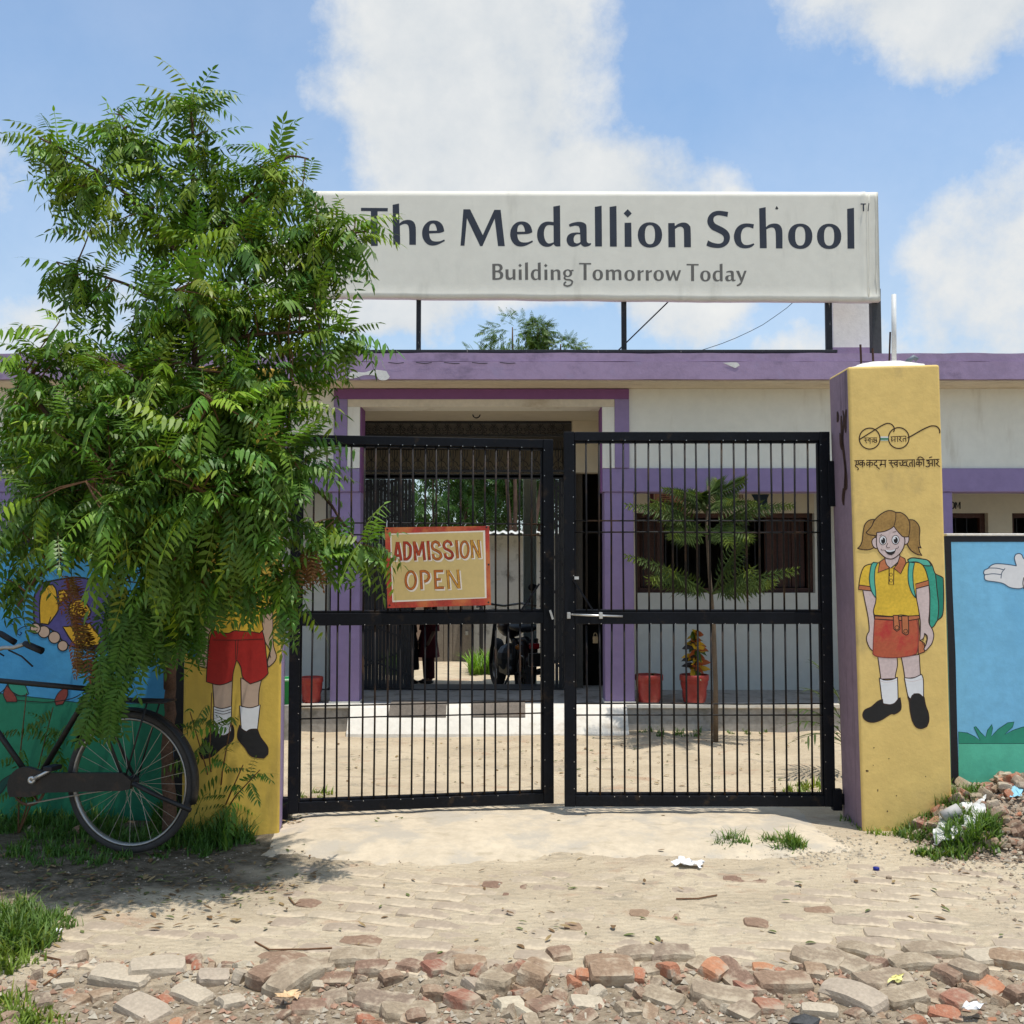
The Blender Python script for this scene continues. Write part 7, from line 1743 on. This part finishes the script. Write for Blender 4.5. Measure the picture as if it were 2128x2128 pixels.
for px, py, lb, m in ((1022, 2046, "bright yellow wrapper strip among broken bricks", YE), (1862, 2050, "crumpled yellow and white wrapper on the bricks", YE), (600, 2085, "torn orange and cream wrapper between the two tilted bricks", mat("cream_wrapper", (.66, .45, .25), .6, .2, 14)), (2020, 2108, "flat white paper piece at the road edge", mat("white_paper", (.74, .74, .74))), (38, 1790, "pale blue plastic scrap in the tree shade", mat("pale_plastic", (.45, .52, .58), .5, .05)), (112, 1944, "small white scrap at the edge of the bright grass", mat("white_paper", (.74, .74, .74))), (2115, 1728, "light blue plastic scrap on the rubble heap", mat("sky_plastic", (.25, .5, .62), .5, .1))):
    hz_ = -.02 if py > 2000 else (.03 if px > 2100 else 0.0)
    s = 14 if px not in (2020, 600) else 24
    sheet([(px - s, py + 6, hz_), (px + s * .7, py + 7, hz_), (px + s, py - 6, hz_), (px - s * .5, py - 7, hz_)], "litter_scrap", lb, "litter", m, .001, .012, px % 17, .028 if py > 2000 else .015, 5)
bit("brick_bat", "orange brick fragment crushed on the cement apron", "brick", 797, 1740, .02, M_BRK[3], .25)

# ================================================================ behind the hall: yard, trees, children, motorcycle
BR = random.Random(91)
M_DIRTYW = mat("stained_white_wall", (.50, .50, .47), .9, .06, 2, .3, 40, .006, grime=(.10, .10, .09), gamt=.85, gscale=(2.2, 2, 2.6), gth=(.52, .66))
YB2 = 16.0
YD = empty("yard_wall", (0, YB2, -.1), "stained white wall closing the back yard seen through the hall", "wall")
MB().box(X(985, YB2), X(1300, YB2), YB2, YB2 + .2, -.2, Z(1112, YB2)).build("wall_body", M_DIRTYW, YD)
MB().box(-9, X(984, YB2), YB2 + .05, YB2 + .25, -.2, Z(1180, YB2)).build("wall_body", mat("brown_grey_wall", (.30, .22, .17), .9, .1, 2, .3, 40), YD)
# corrugated tin roof
RF = empty("tin_shed_roof", (.6, YB2, 2), "corrugated white tin roof over the stained yard wall", "roof")
mb = MB(); x0, x1 = X(985, YB2 - .3), X(1300, YB2 - .3); n = 120
for i in range(n + 1):
    x = x0 + (x1 - x0) * i / n; w_ = .014 * math.sin(i * .9)
    for y, z in ((YB2 - .35, Z(1108, YB2 - .3) + w_), (YB2 + 1.6, Z(1092, YB2 - .3) - .02 + w_)): mb.v.append(Vector((x, y, z)))
for i in range(n): mb.f.append((2 * i, 2 * i + 2, 2 * i + 3, 2 * i + 1)); mb.mi.append(0)
o = mb.build("sheet", mat("tin_sheet", (.62, .62, .58), .5, .1, 4, .1), RF, smooth=True); md = o.modifiers.new("t", 'SOLIDIFY'); md.thickness = .012
for px in (1000, 1160): MB().tube([at(px, 1400, YB2 - .3), at(px, 1108, YB2 - .3)], .03, 8).build("post", M_BLACKMAT, RF)
# tin door with steps
DO = empty("door", (X(945, YB2 - .1), YB2 - .1, -.05), "grey brown plank door with a padlock above two pale steps", parent=YD)
dx0, dx1 = X(903, YB2 - .1), X(980, YB2 - .1)
for k in range(4):
    a = dx0 + (dx1 - dx0) * k / 4; MB().box(a + .004, a + (dx1 - dx0) / 4 - .004, YB2 - .06, YB2 - .01, Z(1380, YB2 - .1), Z(1150, YB2 - .1)).build("plank", mat("grey_brown_plank", (.22, .19, .155), .9, .15, 3, .3, 40, grime=(.09, .075, .06), gamt=.6, gscale=(3, 3, 1.5)), DO)
pz = at(970, 1316, YB2 - .12); MB().box(pz.x - .02, pz.x + .02, YB2 - .1, YB2 - .07, pz.z - .03, pz.z + .03).build("padlock", M_STEEL, DO)
for k, (p0, p1, y0, y1) in enumerate(((1382, 1402, 15.4, 15.94), (1392, 1410, 15.0, 15.39))):
    MB().box(X(860, y0), X(982, y0), y0, y1, -.15, Z(p0 + 8, y0)).build("step", M_LIME, DO, bevel=.01)
# weeds in the sunlit yard
mb = MB(); WG = random.Random(8)
for cx, w_, n in ((820, 22, 260), (1005, 30, 420), (1040, 20, 200)):
    for k in range(n):
        p = at(cx + WG.uniform(-w_, w_), 1408, 14.4 + WG.uniform(-.4, .5)); p.z = -.06; g = WG.uniform(.9, 1.6)
        blade(mb, p, WG.uniform(.12, .40), .012, WG.uniform(.2, .9), WG.uniform(0, 6.28), (1.3 * g, 1.4 * g, .7 * g))
mb.build("weeds", M_GRASS, None, "bright sunlit weeds in the yard beyond the hall", "weeds", kind='stuff')
# trees behind
def leafy_tree(name, label, base, crowns, n, trunk_r=.09, tintm=(1, 1, 1), sc=(.9, 1.3)):
    root = empty(name, tuple(base), label, "tree", "trees behind the school"); mb = MB()
    c0 = crowns[0][0]
    for c, rx, ry, rz in crowns: MB().tube([base, base.lerp(c, .45) + Vector((.05, 0, .1)), c - ZV * rz * .3, c + ZV * rz * .5], [trunk_r, trunk_r * .7, trunk_r * .35, .01], 7).build("trunk" if c is c0 else "limb", M_BARK, root, smooth=True)
    for c, rx, ry, rz in crowns:
        for k in range(n):
            v = Vector((BR.gauss(0, 1), BR.gauss(0, 1), BR.gauss(0, 1))).normalized() * BR.uniform(.45, 1) ** .6; p = c + Vector((v.x * rx, v.y * ry, v.z * rz))
            d = (v + Vector((BR.uniform(-.6, .6), BR.uniform(-.6, .6), BR.uniform(-.5, .3)))).normalized(); g = BR.uniform(.7, 1.3)
            add_frond(mb, frond_matrix(p, d, ZV, BR.uniform(*sc)), BR.randint(3, 9), (g * tintm[0], g * tintm[1], g * tintm[2]))
    mb.build("crown", M_LEAF, root, kind='stuff')
YT = 17.5
c = at(1065, 705, YT); c2 = at(1118, 690, YT); c3 = at(1165, 726, YT)
leafy_tree("yard_tree", "leafy tree top rising behind the roof under the name board", Vector((c.x, YT, -.1)), [(c, .52, .5, .42), (c2, .2, .2, .22), (c3, .35, .3, .18), (at(1040, 800, YT), .9, .8, .8)], 230, .05, (.9, 1.0, .9), (.45, .75))
for k, (px, py, yy, r, lb) in enumerate(((900, 1010, 18.5, 1.3, "dark spreading yard tree seen through the hall left of the pale column"), (1060, 1010, 19.5, 1.4, "dark yard tree with bare limbs behind the tin roof"), (980, 1040, 21.0, 1.5, "distant bushy tree beyond the yard wall"))):
    c = at(px, py, yy); leafy_tree("yard_tree", lb, Vector((c.x, yy, -.1)), [(c, r, 1.0, .9), (c + Vector((r * .6, .3, .5)), r * .7, .8, .6)], 330, .06, (.42, .55, .5), (1.1, 1.6))
# overhead wires
for pl, lb in ((((1440, 733), (1470, 724), (1500, 714), (1530, 702), (1560, 688), (1585, 675), (1610, 658), (1635, 640), (1655, 622)), "thin dark wire rising behind the right end of the name board"),):
    pts = [at(a, b, 13.5) for a, b in pl]; pts = [at(1380, 745, 13.5)] + pts + [at(1700, 580, 12.5), at(1775, 500, 9.34)]
    MB().tube(pts, .005, 4).build("wire", M_BLACKMAT, None, lb, "wire")

# ---------------------------------------------------------------- motorcycle parked in the hall, seen from behind
mp = at(1090, 1418, 11.3); mx, my, mz = mp.x, 11.3, -.05
MO = empty("motorcycle", (mx, my, mz), "dark motorcycle parked in the hall with its number plate and red tail light showing", "motorcycle")
MT = Matrix.Translation((mx, my, mz)) @ Matrix.Rotation(math.radians(14), 4, 'Z')
M_MC = mat("dark_maroon_enamel", (.018, .008, .009), .35, .2, 5, .05, spec=.5)
RX = Matrix.Rotation(math.pi / 2, 4, 'Y')
for nm, yy in (("rear_wheel", 0.0), ("front_wheel", 1.28)):
    Mw = MT @ Matrix.Translation((0, yy, .30)) @ RX
    w = MB().lathe([(.25 + .05 * math.cos(t), .055 * math.sin(t)) for t in [k * math.pi / 4 for k in range(8)]], 32, Mw, closed=True).build(nm, M_TYRE, MO, smooth=True)
    MB().lathe([(.2, -.03), (.2, .03), (.18, .03), (.18, -.03)], 28, Mw, closed=True).build("rim", M_CHROME, w, smooth=True)
    mb = MB(Mw)
    for k in range(6): mb.bar((0, 0, 0), (.19 * math.cos(k * 1.047), .19 * math.sin(k * 1.047), 0), .03, .02, (0, 0, 1))
    mb.build("spoke_star", M_BLACKMAT, w)
mb = MB(MT); mb.ell((0, .62, .78), .15, .27, .13, 16, 10); mb.build("tank", M_MC, MO, smooth=True)
mb = MB(MT); mb.ell((0, .10, .80), .13, .38, .055, 16, 10); mb.build("seat", M_RUBBER, MO, smooth=True)
mb = MB(MT); mb.ell((0, .60, .42), .17, .24, .17, 12, 8); mb.box(-.10, .10, .4, .8, .24, .34); mb.build("engine", mat("dull_alloy", (.10, .10, .10), .5, .2, 6, metal=.6), MO)
mb = MB(MT); mb.tube([(0, -.35, .62), (0, -.1, .68), (0, .5, .62), (0, 1.0, .88)], .03, 8)
for s in (-.09, .09): mb.tube([(s, 0, .30), (s, .45, .36)], .022, 8); mb.tube([(s, 1.0, .92), (s, 1.28, .30)], .022, 8); mb.tube([(s * 1.3, .02, .32), (s * 1.3, -.06, .68)], .025, 8)
mb.build("frame", M_BLACKMAT, MO, smooth=True)
mb = MB(MT); mb.tube([(-.36, .82, 1.0), (-.2, .93, 1.03), (0, .97, 1.0), (.2, .93, 1.03), (.36, .82, 1.0)], .014, 8); mb.build("handlebar", M_CHROME, MO, smooth=True)
for s in (-1, 1):
    mb = MB(MT); mb.tube([(s * .28, .88, 1.02), (s * .33, .90, 1.18)], .006, 6); mb.ell((s * .34, .90, 1.22), .06, .02, .045, 12, 8); mb.build("mirror", M_BLACKMAT, MO, smooth=True)
    mb = MB(MT); mb.ell((s * .17, -.38, .62), .035, .03, .028, 10, 7); mb.build("indicator", mat("amber_plastic", (.3, .1, .01), .3, .05), MO, smooth=True)
mb = MB(MT)
for k in range(9):
    a = math.radians(20 + 17 * k); mb.v += [MT @ Vector((s * .07, -.34 * math.cos(a), .30 + .36 * math.sin(a))) for s in (-1, 1)]
for k in range(8): mb.f.append((2 * k, 2 * k + 1, 2 * k + 3, 2 * k + 2)); mb.mi.append(0)
o = mb.build("rear_mudguard", M_MC, MO, smooth=True); o.modifiers.new("t", 'SOLIDIFY').thickness = .006
MB(MT).box(-.055, .055, -.43, -.38, .60, .66).build("tail_light", mat("red_lens", (.25, .005, .01), .25, .05), MO, bevel=.01)
MB(MT).box(-.075, .075, -.455, -.445, .42, .56).build("number_plate", P_BLACKS, MO)
mb = MB(MT)
for a in ((-.075, .075, .555, .562), (-.075, .075, .418, .425), (-.078, -.071, .425, .555), (.071, .078, .425, .555)): mb.box(a[0], a[1], -.459, -.456, a[2], a[3])
mb.build("plate_frame", M_STEEL, MO)
MB(MT).tube([(.15, .4, .28), (.16, .1, .30), (.17, -.3, .36)], [.025, .035, .04], 10).build("exhaust", M_CHROME, MO, smooth=True)
MB(MT).tube([(-.1, .3, .25), (-.24, .2, .02)], .012, 6).build("side_stand", M_BLACKMAT, MO)

# ---------------------------------------------------------------- two children standing beyond the hall
def child(base, h, turn, label, dress, legm, skirt_z, face_dir):
    root = empty("person", tuple(base), label, "person", "children beyond the hall")
    R = Matrix.Translation(base) @ Matrix.Rotation(turn, 4, 'Z') @ Matrix.Scale(h, 4)
    # skeleton in units of height, facing -Y
    V = [(0, 0, .52), (0, .01, .62), (0, .012, .74), (0, .005, .815), (0, 0, .86), (0, -.005, .93), (0, 0, .975),
         (.05, 0, .50), (.05, -.005, .27), (.05, .01, .045), (.05, -.07, .02), (-.05, 0, .50), (-.05, .005, .27), (-.05, .012, .045), (-.05, -.065, .02),
         (.10, .01, .775), (.125, .01, .62), (.105, -.05, .49), (.095, -.075, .435), (-.10, .01, .775), (-.125, .01, .62), (-.10, -.055, .49), (-.09, -.08, .44)]
    E = [(0, 1), (1, 2), (2, 3), (3, 4), (4, 5), (5, 6), (0, 7), (7, 8), (8, 9), (9, 10), (0, 11), (11, 12), (12, 13), (13, 14), (2, 15), (15, 16), (16, 17), (17, 18), (2, 19), (19, 20), (20, 21), (21, 22)]
    rad = [.072, .066, .07, .03, .045, .068, .045, .05, .036, .024, .022, .05, .036, .024, .022, .034, .026, .02, .022, .034, .026, .02, .022]
    me = bpy.data.meshes.new("body"); off = worldloc(root)
    me.from_pydata([tuple((R @ Vector(v)) - off) for v in V], E, [])
    o = bpy.data.objects.new("body", me); COL.objects.link(o); o.parent = root; me.materials.append(mat("brown_skin", (.20, .11, .07), .6, .08, 6, .05))
    sk = o.modifiers.new("skin", 'SKIN'); sk.use_smooth_shade = True
    for k, r in enumerate(rad):
        s = me.skin_vertices[0].data[k]; s.radius = (r * h, r * h); s.use_root = (k == 0)
    o.modifiers.new("sub", 'SUBSURF').levels = 2; o.modifiers["sub"].render_levels = 2
    # hands with fingers
    for s, wp in ((1, V[18]), (-1, V[22])):
        for q in range(4):
            a = Vector((wp[0] - s * .012 + s * .008 * q, wp[1] - .012, wp[2] - .012)); MB(R).tube([a, a + Vector((0, -.010, -.022)), a + Vector((0, -.004, -.040 + .004 * abs(q - 1.5)))], .0048, 6).build("finger", MATS["brown_skin"], o, smooth=True)
        a = Vector((wp[0] - s * .02, wp[1] - .01, wp[2])); MB(R).tube([a, a + Vector((-s * .012, -.014, -.018))], .0055, 6).build("thumb", MATS["brown_skin"], o, smooth=True)
    # clothing: tunic or shirt with skirt, loft of ellipses
    def loft(name, rings, m):
        mb = MB(R); n = 28
        for z, rx, ry, fold in rings:
            for k in range(n):
                a = 2 * math.pi * k / n; f_ = 1 + fold * math.sin(7 * a); mb.v.append(R @ Vector((rx * f_ * math.cos(a), ry * f_ * math.sin(a), z)))
        for i in range(len(rings) - 1):
            for k in range(n): mb.f.append((i * n + k, i * n + (k + 1) % n, (i + 1) * n + (k + 1) % n, (i + 1) * n + k)); mb.mi.append(0)
        return mb.build(name, m, root, smooth=True)
    loft("dress", [(.83, .045, .045, 0), (.80, .085, .065, 0), (.77, .118, .075, 0), (.70, .108, .082, 0), (.60, .096, .082, .01), (.52, .112, .092, .02), (.40, .130, .105, .05), (skirt_z, .145, .115, .08)], dress)
    for s in (1, -1): MB(R).tube([(s * .09, .01, .785), (s * .125, .012, .70), (s * .135, .01, .60)], [.045, .046, .052], 12, cap=False).build("sleeve", dress, root, smooth=True)
    for s in (1, -1): MB(R).tube([(s * .05, .0, .42), (s * .05, .0, .27), (s * .05, .01, .06)], [.058, .048, .042], 12, cap=False).build("trouser_leg", legm, root, smooth=True)
    for s in (1, -1): MB(R).ell((s * .05, -.03, .018), .032, .075, .022, 12, 8).build("shoe", P_BLACKS, root, smooth=True)
    mb = MB(R); mb.ell((0, .014, .945), .074, .078, .072, 16, 10); mb.ell((0, .07, .90), .03, .03, .08, 10, 8); mb.build("hair", mat("black_hair", (.012, .010, .010), .5, .2, 20), root, smooth=True)
    for s in (1, -1):
        MB(R).ell((s * .026, -.066, .925), .012, .006, .008, 10, 6).build("eye", P_WHITE, o, smooth=True); MB(R).ell((s * .026, -.071, .925), .006, .004, .006, 8, 6).build("iris", P_BLACKS, o, smooth=True); MB(R).ell((s * .072, 0, .92), .012, .02, .024, 8, 6).build("ear", MATS["brown_skin"], o, smooth=True)
    MB(R).ell((0, -.074, .905), .010, .014, .016, 8, 6).build("nose", MATS["brown_skin"], o, smooth=True); MB(R).ell((0, -.066, .882), .02, .006, .006, 8, 6).build("mouth", mat("dark_lip", (.16, .05, .045), .6, .05), o, smooth=True)
YC = 13.0
cz = Z(1421, YC)
def floor_at(px, Y): p = at(px, 1421, Y); return Vector((p.x, Y, gh(p.x, Y) + .004))
child(floor_at(850, YC), 1.06, math.radians(70), "child in a black dress standing beyond the hall behind the admission sign", mat("black_cloth", (.015, .014, .016), .85, .15, 8), P_BLACKS, .17, 0)
child(floor_at(890, YC), 1.10, math.radians(-55), "child in a maroon tunic standing next to the one in black", mat("maroon_cloth", (.10, .012, .016), .85, .15, 8), mat("maroon_cloth_dark", (.07, .010, .013), .85, .15, 8), .30, 0)
